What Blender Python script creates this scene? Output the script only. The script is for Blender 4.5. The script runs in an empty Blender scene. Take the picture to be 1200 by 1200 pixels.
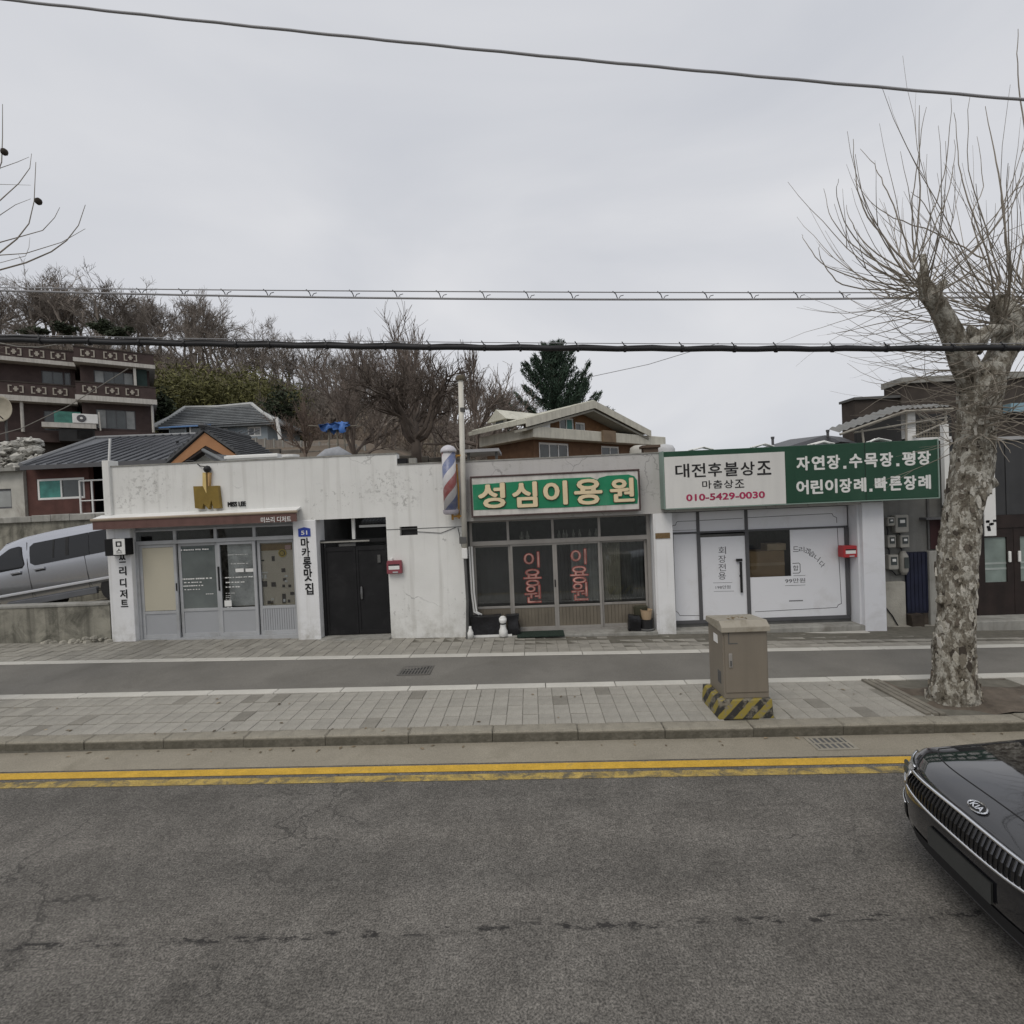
import bpy, math, random
import numpy as np
from mathutils import Vector

# ------------------------------------------------------------------ camera, sky, sun, exposure
SC = bpy.context.scene
COL = SC.collection
CAM_H, HEAD, PITCH, ROLL = 2.8, -0.035, -0.0175, 0.043
def _cross(a, b): return (a[1]*b[2]-a[2]*b[1], a[2]*b[0]-a[0]*b[2], a[0]*b[1]-a[1]*b[0])
CF = (math.sin(HEAD)*math.cos(PITCH), math.cos(HEAD)*math.cos(PITCH), math.sin(PITCH))
_r0 = (math.cos(HEAD), -math.sin(HEAD), 0.0); _u0 = _cross(_r0, CF)
_c, _s = math.cos(ROLL), math.sin(ROLL)
CR = tuple(_c*_r0[i]-_s*_u0[i] for i in range(3)); CU = tuple(_c*_u0[i]+_s*_r0[i] for i in range(3))
cam_data = bpy.data.cameras.new('camera'); cam = bpy.data.objects.new('camera', cam_data); COL.objects.link(cam)
from mathutils import Matrix
cam.matrix_world = Matrix(((CR[0], CU[0], -CF[0], 0), (CR[1], CU[1], -CF[1], 0), (CR[2], CU[2], -CF[2], CAM_H), (0, 0, 0, 1)))
cam_data.sensor_width = 36; cam_data.lens = 18; cam_data.clip_end = 2000; cam_data.clip_start = 0.05
SC.camera = cam

SUN_EL, SUN_AZ = math.radians(52), math.radians(205)      # azimuth from +Y (the view), clockwise: behind the camera
world = bpy.data.worlds.new('World'); SC.world = world; world.use_nodes = True
wn, wl = world.node_tree.nodes, world.node_tree.links
wn.clear()
w_out = wn.new('ShaderNodeOutputWorld'); w_bg = wn.new('ShaderNodeBackground'); w_bg.inputs['Strength'].default_value = 0.1
w_sky = wn.new('ShaderNodeTexSky'); w_sky.sky_type = 'NISHITA'; w_sky.sun_disc = False
w_sky.sun_elevation = SUN_EL; w_sky.sun_rotation = SUN_AZ; w_sky.dust_density = 3.0
w_tc = wn.new('ShaderNodeTexCoord'); w_map = wn.new('ShaderNodeMapping'); w_map.inputs['Scale'].default_value = (1, 1, 2.6)
w_no = wn.new('ShaderNodeTexNoise'); w_no.inputs['Scale'].default_value = 1.5; w_no.inputs['Detail'].default_value = 5
w_no.inputs['Distortion'].default_value = 0.7; w_no.inputs['Roughness'].default_value = 0.45
w_cr = wn.new('ShaderNodeValToRGB')
w_cr.color_ramp.elements[0].position = 0.30; w_cr.color_ramp.elements[0].color = (5.75, 5.95, 6.45, 1)
w_cr.color_ramp.elements[1].position = 0.72; w_cr.color_ramp.elements[1].color = (7.5, 7.55, 7.8, 1)
w_mx = wn.new('ShaderNodeMix'); w_mx.data_type = 'RGBA'; w_mx.inputs[0].default_value = 0.96
wl.new(w_tc.outputs['Generated'], w_map.inputs[0]); wl.new(w_map.outputs[0], w_no.inputs['Vector'])
wl.new(w_no.outputs[0], w_cr.inputs[0]); wl.new(w_sky.outputs[0], w_mx.inputs[6]); wl.new(w_cr.outputs[0], w_mx.inputs[7])
wl.new(w_mx.outputs[2], w_bg.inputs['Color']); wl.new(w_bg.outputs[0], w_out.inputs[0])

sun_d = bpy.data.lights.new('sun', 'SUN'); sun_d.energy = 1.25; sun_d.angle = math.radians(30); sun_d.color = (1, .94, .85)
sun = bpy.data.objects.new('sun', sun_d); COL.objects.link(sun)
_sd = Vector((math.sin(SUN_AZ)*math.cos(SUN_EL), math.cos(SUN_AZ)*math.cos(SUN_EL), math.sin(SUN_EL)))
sun.rotation_euler = _sd.to_track_quat('Z', 'Y').to_euler(); sun.location = (0, -20, 40)
SC.view_settings.view_transform = 'Standard'; SC.view_settings.look = 'None'
SC.view_settings.exposure = 0.0; SC.view_settings.gamma = 1.0; SC.view_settings.use_curve_mapping = False

# ------------------------------------------------------------------ surveying helpers: photo point -> place at a known distance
def ray(px, py):
    u = (px-600)/600; v = (600-py)/600
    return tuple(CF[i]+u*CR[i]+v*CU[i] for i in range(3))
def at(px, py, Y):
    d = ray(px, py); t = Y/d[1]
    return Vector((d[0]*t, Y, CAM_H+d[2]*t))
def xat(px, py, Y): return at(px, py, Y).x
def zat(px, py, Y): return at(px, py, Y).z
def gnd(px, py, z=0.0):
    d = ray(px, py); t = (z-CAM_H)/d[2]
    return Vector((d[0]*t, d[1]*t, z))
def onplane(px, py, A, D):
    """distance along D (from A) and height where the sight line meets the upright plane through A along D"""
    d = ray(px, py); det = d[0]*(-D[1])+D[0]*d[1]
    t = (A[0]*(-D[1])+D[0]*A[1])/det
    s = (d[0]*t-A[0])*D[0]+(d[1]*t-A[1])*D[1]
    return s, CAM_H+d[2]*t

# ------------------------------------------------------------------ mesh and object helpers
ORG = {}
class MB:
    def __init__(s): s.v = []; s.f = []
    def add(s, vs, fs):
        o = len(s.v); s.v.extend([tuple(p) for p in vs]); s.f.extend([tuple(i+o for i in f) for f in fs])
    def box(s, x0, x1, y0, y1, z0, z1):
        s.add([(x0,y0,z0),(x1,y0,z0),(x1,y1,z0),(x0,y1,z0),(x0,y0,z1),(x1,y0,z1),(x1,y1,z1),(x0,y1,z1)],
              [(0,3,2,1),(4,5,6,7),(0,1,5,4),(1,2,6,5),(2,3,7,6),(3,0,4,7)]); return s
    def quad(s, a, b, c, d): s.add([a,b,c,d], [(0,1,2,3)]); return s
    def poly(s, pts): s.add(pts, [tuple(range(len(pts)))]); return s
    def prism(s, pts, y0, y1):
        n = len(pts)
        s.add([(x,y0,z) for x,z in pts]+[(x,y1,z) for x,z in pts],
              [tuple(range(n)), tuple(range(2*n-1,n-1,-1))]+[((i+1)%n, i, n+i, n+(i+1)%n) for i in range(n)]); return s
    def slab(s, pts, t):
        """a closed plate: polygon pts (CCW from above/outside) thickened by vector t"""
        n = len(pts); t = Vector(t)
        s.add([tuple(p) for p in pts]+[tuple(Vector(p)-t) for p in pts],
              [tuple(range(n)), tuple(range(2*n-1,n-1,-1))]+[((i+1)%n, i, n+i, n+(i+1)%n) for i in range(n)]); return s
    def tube(s, pts, rs, n=8, cap=True):
        P = np.array([tuple(p) for p in pts], float); k = len(P)
        if not hasattr(rs, '__len__'): rs = [rs]*k
        T = np.empty_like(P); T[1:-1] = P[2:]-P[:-2]; T[0] = P[1]-P[0]; T[-1] = P[-1]-P[-2]
        T /= np.maximum(np.linalg.norm(T, axis=1), 1e-9)[:,None]
        m = T.mean(axis=0); ref = np.array((0,0,1.)) if abs(m[2]) < .7*np.linalg.norm(m)+1e-9 else np.array((1.,0,0))
        A = np.cross(T, ref); A /= np.maximum(np.linalg.norm(A, axis=1), 1e-9)[:,None]; B = np.cross(T, A)
        an = np.arange(n)*2*math.pi/n; R = np.array(rs, float)[:,None,None]
        V = P[:,None,:]+R*(np.cos(an)[None,:,None]*A[:,None,:]+np.sin(an)[None,:,None]*B[:,None,:])
        o = len(s.v); s.v.extend(map(tuple, V.reshape(-1,3).tolist()))
        for i in range(k-1):
            b = o+i*n
            for j in range(n):
                j2 = (j+1)%n; s.f.append((b+j, b+n+j, b+n+j2, b+j2))
        if cap:
            s.f.append(tuple(o+j for j in range(n))); s.f.append(tuple(o+(k-1)*n+j for j in range(n-1,-1,-1)))
        return s
    def lathe(s, c, prof, n=16, axis='z'):
        o = len(s.v); k = len(prof)
        for r, h in prof:
            for j in range(n):
                a = 2*math.pi*j/n; p = (r*math.cos(a), r*math.sin(a), h)
                if axis == 'y': p = (p[0], p[2], p[1])
                if axis == 'x': p = (p[2], p[0], p[1])
                s.v.append((c[0]+p[0], c[1]+p[1], c[2]+p[2]))
        for i in range(k-1):
            for j in range(n):
                j2 = (j+1)%n; s.f.append((o+i*n+j, o+i*n+j2, o+(i+1)*n+j2, o+(i+1)*n+j))
        s.f.append(tuple(o+j for j in range(n-1,-1,-1))); s.f.append(tuple(o+(k-1)*n+j for j in range(n)))
        return s
    def grid(s, P):
        r, c = len(P), len(P[0]); o = len(s.v)
        for row in P: s.v.extend([tuple(p) for p in row])
        for i in range(r-1):
            for j in range(c-1):
                s.f.append((o+i*c+j, o+i*c+j+1, o+(i+1)*c+j+1, o+(i+1)*c+j))
        return s
    def mesh(s, name, off=(0,0,0)):
        me = bpy.data.meshes.new(name)
        v = [(a-off[0], b-off[1], c-off[2]) for a,b,c in s.v] if any(off) else s.v
        me.from_pydata(v, [], s.f); me.update(); return me
    def build(s, name, m, parent=None, smooth=False, bevel=0, local=False, loc=None):
        if parent is not None:
            off = (0,0,0) if local else ORG[parent.name]
        else:
            if loc is None:
                xs = [p[0] for p in s.v]; ys = [p[1] for p in s.v]; zs = [p[2] for p in s.v]
                loc = ((min(xs)+max(xs))/2, (min(ys)+max(ys))/2, min(zs))
            off = loc
        me = s.mesh(name, off)
        if m: me.materials.append(m)
        if smooth:
            for p in me.polygons: p.use_smooth = True
        o = bpy.data.objects.new(name, me); COL.objects.link(o)
        if parent is not None: o.parent = parent; ORG[o.name] = ORG[parent.name]
        else: o.location = loc; ORG[o.name] = tuple(loc)
        if bevel:
            b = o.modifiers.new('bevel', 'BEVEL'); b.width = bevel; b.segments = 2; b.limit_method = 'ANGLE'
        return o
def tag(o, label=None, cat=None, group=None, kind=None):
    if label: o['label'] = label
    if cat: o['category'] = cat
    if group: o['group'] = group
    if kind: o['kind'] = kind
    return o
def thing(name, label, cat, loc, rz=0.0, group=None):
    o = bpy.data.objects.new(name, None); COL.objects.link(o); o.location = loc; o.rotation_euler = (0,0,rz)
    o.empty_display_size = .2; ORG[o.name] = tuple(loc) if not rz else (0,0,0)
    return tag(o, label, cat, group)
def box(name, m, parent, x0, x1, y0, y1, z0, z1, bevel=0, local=False):
    return MB().box(x0,x1,y0,y1,z0,z1).build(name, m, parent, bevel=bevel, local=local)
def copy_tree(o, parent=None):
    c = o.copy(); COL.objects.link(c)
    if parent is not None: c.parent = parent
    for ch in list(o.children): copy_tree(ch, c)
    return c
_tx = {}
def glyphs(sx, bold=0.0, res=3):
    k = (sx, bold)
    if k not in _tx:
        cu = bpy.data.curves.new('lettering', 'FONT'); cu.body = sx; cu.offset = bold; cu.resolution_u = res; cu.extrude = 0.5
        ob = bpy.data.objects.new('lettering', cu); COL.objects.link(ob)
        me = bpy.data.meshes.new_from_object(ob.evaluated_get(bpy.context.evaluated_depsgraph_get()))
        v = np.array([tuple(q.co) for q in me.vertices]); f = [tuple(p.vertices) for p in me.polygons]
        bpy.data.objects.remove(ob); bpy.data.curves.remove(cu); bpy.data.meshes.remove(me)
        _tx[k] = (v, f)
    return _tx[k]
def letters(mb, sx, x0, x1, z0, z1, y, depth=.004, bold=0.0, rot=0.0):
    """flat or raised lettering facing the street, fitted to the rectangle, back face at y; bold strokes are thickened by close repeats"""
    v, f = glyphs(sx); lo, hi = v.min(0), v.max(0); g = bold*.8
    offs = [(0,0)] if not bold else [(math.cos(a)*g, math.sin(a)*g) for a in np.arange(6)*math.pi/3]
    kx, kz = (x1-x0)/(hi[0]-lo[0]+2*g), (z1-z0)/(hi[1]-lo[1]+2*g)
    for i, (ox, oz) in enumerate(offs):
        X = x0+(v[:,0]-lo[0]+g+ox)*kx; Z = z0+(v[:,1]-lo[1]+g+oz)*kz
        Y = y-(v[:,2]+.5)*(depth+i*.0003)
        if rot:
            cx, cz = (x0+x1)/2, (z0+z1)/2; c, s_ = math.cos(rot), math.sin(rot)
            X, Z = cx+(X-cx)*c-(Z-cz)*s_, cz+(X-cx)*s_+(Z-cz)*c
        mb.add(np.stack([X,Y,Z],1).tolist(), f)
    return mb
def sm(a, b, x):
    t = min(1, max(0, (x-a)/(b-a))); return t*t*(3-2*t)

# ------------------------------------------------------------------ procedural materials
def nd(nt, typ, **kw):
    n = nt.nodes.new(typ)
    for k, v in kw.items():
        if k in n.inputs: n.inputs[k].default_value = v
        else: setattr(n, k, v)
    return n
def mixc(nt, fac, a, b, mode='MIX'):
    m = nt.nodes.new('ShaderNodeMix'); m.data_type = 'RGBA'; m.blend_type = mode
    for sock, val in ((m.inputs[0], fac), (m.inputs[6], a), (m.inputs[7], b)):
        if hasattr(val, 'is_output'): nt.links.new(val, sock)
        elif isinstance(val, (int, float)): sock.default_value = val
        else: sock.default_value = (*val, 1) if len(val) == 3 else val
    return m.outputs[2]
def ramp(nt, src, p0, p1, c0=(0,0,0), c1=(1,1,1)):
    r = nt.nodes.new('ShaderNodeValToRGB'); e = r.color_ramp.elements
    e[0].position = p0; e[1].position = p1; e[0].color = (*c0,1); e[1].color = (*c1,1)
    nt.links.new(src, r.inputs[0]); return r.outputs[0]
def mth(nt, op, a, b=0.0):
    m = nt.nodes.new('ShaderNodeMath'); m.operation = op
    for sock, val in ((m.inputs[0], a), (m.inputs[1], b)):
        if hasattr(val, 'is_output'): nt.links.new(val, sock)
        else: sock.default_value = val
    return m.outputs[0]
def coords(nt, scale=(1,1,1)):
    tc = nt.nodes.new('ShaderNodeTexCoord'); mp = nt.nodes.new('ShaderNodeMapping'); mp.inputs['Scale'].default_value = scale
    nt.links.new(tc.outputs['Object'], mp.inputs[0]); return mp.outputs[0]
def noise(nt, vec, scale, detail=4, rough=.55, dist=0.0):
    n = nd(nt, 'ShaderNodeTexNoise', Scale=scale, Detail=detail, Roughness=rough, Distortion=dist)
    nt.links.new(vec, n.inputs['Vector']); return n.outputs[0]
def mat(name, col, rough=.8, var=.18, scale=2.5, bump=.0, bscale=60, metal=0.0, spec=.35, streak=0.0, dirt=None,
        dirt_lo=.52, dirt_hi=.75, dirt_scale=1.6, island=0.0, objrand=0.0, fine=0.0, coat=0.0):
    m = bpy.data.materials.new(name); m.use_nodes = True; nt = m.node_tree; b = nt.nodes['Principled BSDF']
    b.inputs['Roughness'].default_value = rough; b.inputs['Metallic'].default_value = metal
    b.inputs['Specular IOR Level'].default_value = spec; b.inputs['Coat Weight'].default_value = coat
    vec = coords(nt); lo = tuple(c*(1-var) for c in col); hi = tuple(min(1, c*(1+var)) for c in col)
    out = ramp(nt, noise(nt, vec, scale, 6), .3, .7, lo, hi)
    if streak:
        sv = coords(nt, (5, 5, .35)); sn = ramp(nt, noise(nt, sv, 1.6, 5), .45, .8, (1,1,1), (1-streak,)*3)
        out = mixc(nt, 1.0, out, sn, 'MULTIPLY')
    if dirt is not None:
        dn = ramp(nt, noise(nt, vec, dirt_scale, 8, .7, .6), dirt_lo, dirt_hi)
        out = mixc(nt, dn, out, dirt)
    if fine:
        fn = ramp(nt, noise(nt, vec, 90, 2), .35, .65, (1-fine,)*3, (1+fine,)*3); out = mixc(nt, 1.0, out, fn, 'MULTIPLY')
    if island or objrand:
        if island: g = nt.nodes.new('ShaderNodeNewGeometry'); src = g.outputs['Random Per Island']; k = island
        else: g = nt.nodes.new('ShaderNodeObjectInfo'); src = g.outputs['Random']; k = objrand
        rr = ramp(nt, src, 0, 1, (1-k,)*3, (1+k,)*3); out = mixc(nt, 1.0, out, rr, 'MULTIPLY')
    nt.links.new(out, b.inputs['Base Color'])
    if bump:
        bp = nd(nt, 'ShaderNodeBump', Strength=bump, Distance=.02)
        nt.links.new(noise(nt, vec, bscale, 5, .6), bp.inputs['Height']); nt.links.new(bp.outputs[0], b.inputs['Normal'])
    return m
def glass(name, tint=(.25,.27,.27), refl=.06, rough=.03, body=None, body_fac=0.0):
    m = bpy.data.materials.new(name); m.use_nodes = True; nt = m.node_tree; nt.nodes.clear()
    o = nt.nodes.new('ShaderNodeOutputMaterial'); t = nd(nt, 'ShaderNodeBsdfTransparent'); t.inputs[0].default_value = (*tint,1)
    g = nd(nt, 'ShaderNodeBsdfGlossy', Roughness=rough); g.inputs[0].default_value = (.9,.92,.95,1)
    fr = nd(nt, 'ShaderNodeLayerWeight', Blend=.25); mx = nt.nodes.new('ShaderNodeMixShader')
    f = mth(nt, 'ADD', mth(nt, 'MULTIPLY', fr.outputs['Fresnel'], .8), refl); nt.links.new(f, mx.inputs[0])
    last = t.outputs[0]
    if body is not None:
        d = nt.nodes.new('ShaderNodeBsdfDiffuse')
        nt.links.new(ramp(nt, noise(nt, coords(nt), 1.4, 5), .3, .75, tuple(c*.7 for c in body), tuple(c*1.25 for c in body)), d.inputs[0])
        m2 = nt.nodes.new('ShaderNodeMixShader'); m2.inputs[0].default_value = body_fac
        nt.links.new(t.outputs[0], m2.inputs[1]); nt.links.new(d.outputs[0], m2.inputs[2]); last = m2.outputs[0]
    nt.links.new(last, mx.inputs[1]); nt.links.new(g.outputs[0], mx.inputs[2]); nt.links.new(mx.outputs[0], o.inputs[0])
    return m

M = {}
M['white_metal'] = mat('white painted steel', (.72,.72,.70), .5, .05, dirt=(.45,.42,.36), dirt_lo=.6, dirt_hi=.9)
M['grey_frame'] = mat('grey aluminium frame', (.40,.41,.42), .45, .08, dirt=(.3,.3,.29))
M['alu'] = mat('worn aluminium', (.30,.285,.265), .5, .1, dirt=(.2,.18,.16), metal=.2)
M['black_steel'] = mat('black painted steel', (.014,.014,.015), .65, .2, dirt=(.026,.026,.027), dirt_lo=.5, spec=.2)
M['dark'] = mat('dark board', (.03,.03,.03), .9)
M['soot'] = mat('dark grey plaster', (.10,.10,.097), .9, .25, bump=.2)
M['concrete'] = mat('weathered concrete', (.30,.295,.27), .9, .18, 1.8, .3, 45, streak=.35, dirt=(.16,.15,.13))
M['old_concrete'] = mat('stained retaining concrete', (.25,.24,.20), .95, .3, 1.2, .6, 30, streak=.65, dirt=(.07,.068,.055), dirt_lo=.45, dirt_hi=.7, dirt_scale=2.2)
M['paver'] = mat('grey concrete paver', (.305,.291,.257), .9, .09, 6, .25, 80, objrand=.07, fine=.12, dirt=(.225,.212,.183), dirt_scale=.9)
M['paver_dark'] = mat('dark concrete paver', (.215,.203,.175), .9, .10, 6, .25, 80, objrand=.1, fine=.12)
M['paver_stuff'] = mat('grey concrete paver bed', (.29,.276,.242), .9, .08, 6, .2, 80, island=.13, fine=.1, dirt=(.21,.197,.165), dirt_scale=.8)
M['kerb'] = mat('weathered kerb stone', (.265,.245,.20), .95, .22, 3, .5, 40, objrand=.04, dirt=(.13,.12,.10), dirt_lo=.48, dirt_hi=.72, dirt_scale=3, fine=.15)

def kerb_grime_shade():  # grime plus the front face's shade, painted into the kerb colour below its top
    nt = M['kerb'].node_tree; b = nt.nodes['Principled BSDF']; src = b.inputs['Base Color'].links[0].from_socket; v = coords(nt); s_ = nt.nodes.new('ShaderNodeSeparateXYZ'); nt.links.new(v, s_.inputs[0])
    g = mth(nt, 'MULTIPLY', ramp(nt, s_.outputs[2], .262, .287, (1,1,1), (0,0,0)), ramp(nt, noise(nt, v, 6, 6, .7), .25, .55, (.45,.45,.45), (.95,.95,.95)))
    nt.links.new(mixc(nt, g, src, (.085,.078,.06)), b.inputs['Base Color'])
kerb_grime_shade()
M['edging'] = mat('pale edging stone', (.50,.485,.44), .9, .08, 4, .2, 60, objrand=.05, fine=.08, dirt=(.44,.43,.40))
M['joint'] = mat('sandy joints', (.13,.122,.10), 1, .2, 8, .2)
M['lane'] = mat('smooth grey asphalt lane', (.168,.16,.143), .9, .14, 1.0, .25, 150, fine=.16, dirt=(.13,.123,.108), dirt_scale=.8)
M['gutter'] = mat('dusty gutter concrete', (.27,.245,.195), .95, .10, 1.2, .3, 90, fine=.14, dirt=(.215,.195,.15), dirt_scale=1.2)
M['soil'] = mat('brown soil', (.115,.095,.075), 1, .35, 6, .9, 40)
M['glass'] = glass('shop window glass', (.86,.87,.87), .05)
M['glass_grey'] = glass('grey film glass', (.3,.33,.33), .04, .06, (.19,.215,.21), .75)
M['far_glass'] = mat('dark window glass', (.06,.07,.07), .12, .4, .8, spec=.6)
M['far_pale_glass'] = mat('curtained window glass', (.28,.29,.28), .25, .25, 1.2, spec=.5)
M['green_curtain'] = mat('teal curtained glass', (.06,.22,.19), .4, .35, 3)
M['red_paint'] = mat('red paint', (.38,.035,.04), .4, .12)
M['black'] = mat('black print', (.015,.015,.016), .6, .1)
M['white_print'] = mat('white print', (.72,.72,.70), .6, .05)
M['rubber'] = mat('black rubber', (.02,.02,.021), .75, .15)
M['cable'] = mat('black cable sheath', (.02,.02,.022), .6, .2)
M['grey_cable'] = mat('grey steel strand', (.30,.30,.31), .5, .1)
M['chrome'] = mat('bright chrome', (.75,.76,.78), .12, .02, metal=1.0)
M['cream_roof'] = mat('cream metal roofing', (.56,.55,.47), .6, .1, 1.2, dirt=(.38,.37,.30), streak=.2)
M['cream'] = mat('cream painted fascia', (.55,.53,.45), .7, .1, streak=.25)
M['rust'] = mat('rusty ochre steel', (.42,.23,.06), .8, .3, 8)
M['gold'] = mat('gold painted panel', (.24,.165,.04), .4, .2, 3, metal=.25)
M['cardboard'] = mat('brown cardboard', (.30,.21,.12), .9, .1)

def asphalt():
    m = bpy.data.materials.new('old road asphalt'); m.use_nodes = True; nt = m.node_tree; b = nt.nodes['Principled BSDF']
    b.inputs['Roughness'].default_value = .88; b.inputs['Specular IOR Level'].default_value = .3
    vec = coords(nt)
    base = ramp(nt, noise(nt, vec, .55, 5, .6, .5), .3, .7, (.114,.108,.099), (.152,.145,.134))
    lanew = ramp(nt, noise(nt, coords(nt, (.06,1,1)), 1.1, 4), .35, .65, (.84,.84,.84), (1.14,1.13,1.12)); base = mixc(nt, 1.0, base, lanew, 'MULTIPLY')
    pat = ramp(nt, noise(nt, vec, 2.6, 6, .7, .3), .42, .60, (.88,.88,.88), (1.10,1.10,1.10)); base = mixc(nt, 1.0, base, pat, 'MULTIPLY')
    sp = ramp(nt, noise(nt, vec, 75, 3, .7), .36, .66, (.45,.45,.45), (1.68,1.66,1.62)); base = mixc(nt, 1.0, base, sp, 'MULTIPLY')
    sp2 = ramp(nt, noise(nt, vec, 22, 4, .7), .35, .68, (.72,.72,.72), (1.25,1.25,1.25)); base = mixc(nt, 1.0, base, sp2, 'MULTIPLY')
    vo = nd(nt, 'ShaderNodeTexVoronoi', Scale=85.0); nt.links.new(vec, vo.inputs['Vector'])
    chip = ramp(nt, mth(nt, 'MULTIPLY', vo.outputs['Distance'], 1.0), .10, .2, (1,1,1), (0,0,0))
    cm = nd(nt, 'ShaderNodeSeparateColor'); nt.links.new(vo.outputs['Color'], cm.inputs[0])
    sel = mth(nt, 'GREATER_THAN', cm.outputs[0], .8); chip = mth(nt, 'MULTIPLY', chip, sel)
    base = mixc(nt, mth(nt, 'MULTIPLY', chip, .6), base, (.30,.29,.27))
    # cracks
    nz = nd(nt, 'ShaderNodeTexNoise', Scale=1.6, Detail=6.0, Roughness=.65); nt.links.new(vec, nz.inputs['Vector'])
    dv = nt.nodes.new('ShaderNodeVectorMath'); dv.operation = 'MULTIPLY_ADD'
    nt.links.new(nz.outputs[1], dv.inputs[0]); dv.inputs[1].default_value = (.9,.9,0); nt.links.new(vec, dv.inputs[2])
    def cracks(scale, w, lo, hi, off):
        mp = nt.nodes.new('ShaderNodeMapping'); mp.inputs['Location'].default_value = off; nt.links.new(dv.outputs[0], mp.inputs[0])
        v2 = nd(nt, 'ShaderNodeTexVoronoi', Scale=scale); v2.feature = 'DISTANCE_TO_EDGE'; nt.links.new(mp.outputs[0], v2.inputs['Vector'])
        c = ramp(nt, v2.outputs['Distance'], w*.4, w, (1,1,1), (0,0,0))
        return mth(nt, 'MULTIPLY', c, ramp(nt, noise(nt, vec, .35+scale*.12, 3), lo, hi))
    c1 = cracks(.55, .007, .38, .46, (5.3,2.4,0)); c2 = cracks(1.7, .018, .53, .62, (4.1,2.2,0))
    sxc = nt.nodes.new('ShaderNodeSeparateXYZ'); nt.links.new(vec, sxc.inputs[0]); c1 = mth(nt, 'MULTIPLY', c1, ramp(nt, mth(nt, 'MULTIPLY', mth(nt, 'ADD', sxc.outputs[0], 4.0), .25), .45, .75, (1,1,1), (.16,.16,.16)))
    cr = mth(nt, 'MAXIMUM', c1, c2); base = mixc(nt, mth(nt, 'MULTIPLY', cr, .55), base, (.022,.021,.020))
    # broken row of tar patches along the lane
    sx = nt.nodes.new('ShaderNodeSeparateXYZ'); nt.links.new(vec, sx.inputs[0])
    wob = mth(nt, 'MULTIPLY', mth(nt, 'SUBTRACT', noise(nt, vec, 1.3, 3), .5), .10)
    yy = mth(nt, 'ADD', mth(nt, 'ADD', sx.outputs[1], mth(nt, 'MULTIPLY', sx.outputs[0], -.028)), wob)
    band = mth(nt, 'ABSOLUTE', mth(nt, 'SUBTRACT', yy, TAR_Y))
    bandm = ramp(nt, band, .020, .048, (1,1,1), (0,0,0))
    tar = mth(nt, 'MULTIPLY', bandm, ramp(nt, noise(nt, coords(nt, (1,2.2,1)), 6.5, 6, .7), .51, .57))
    base = mixc(nt, mth(nt, 'MULTIPLY', tar, .85), base, (.018,.017,.017))
    nt.links.new(base, b.inputs['Base Color'])
    bp = nd(nt, 'ShaderNodeBump', Strength=.55, Distance=.008)
    h = mth(nt, 'SUBTRACT', noise(nt, vec, 70, 4, .7), mth(nt, 'MULTIPLY', cr, .8)); nt.links.new(h, bp.inputs['Height'])
    nt.links.new(bp.outputs[0], b.inputs['Normal']); return m
TAR_Y = 3.32
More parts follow.
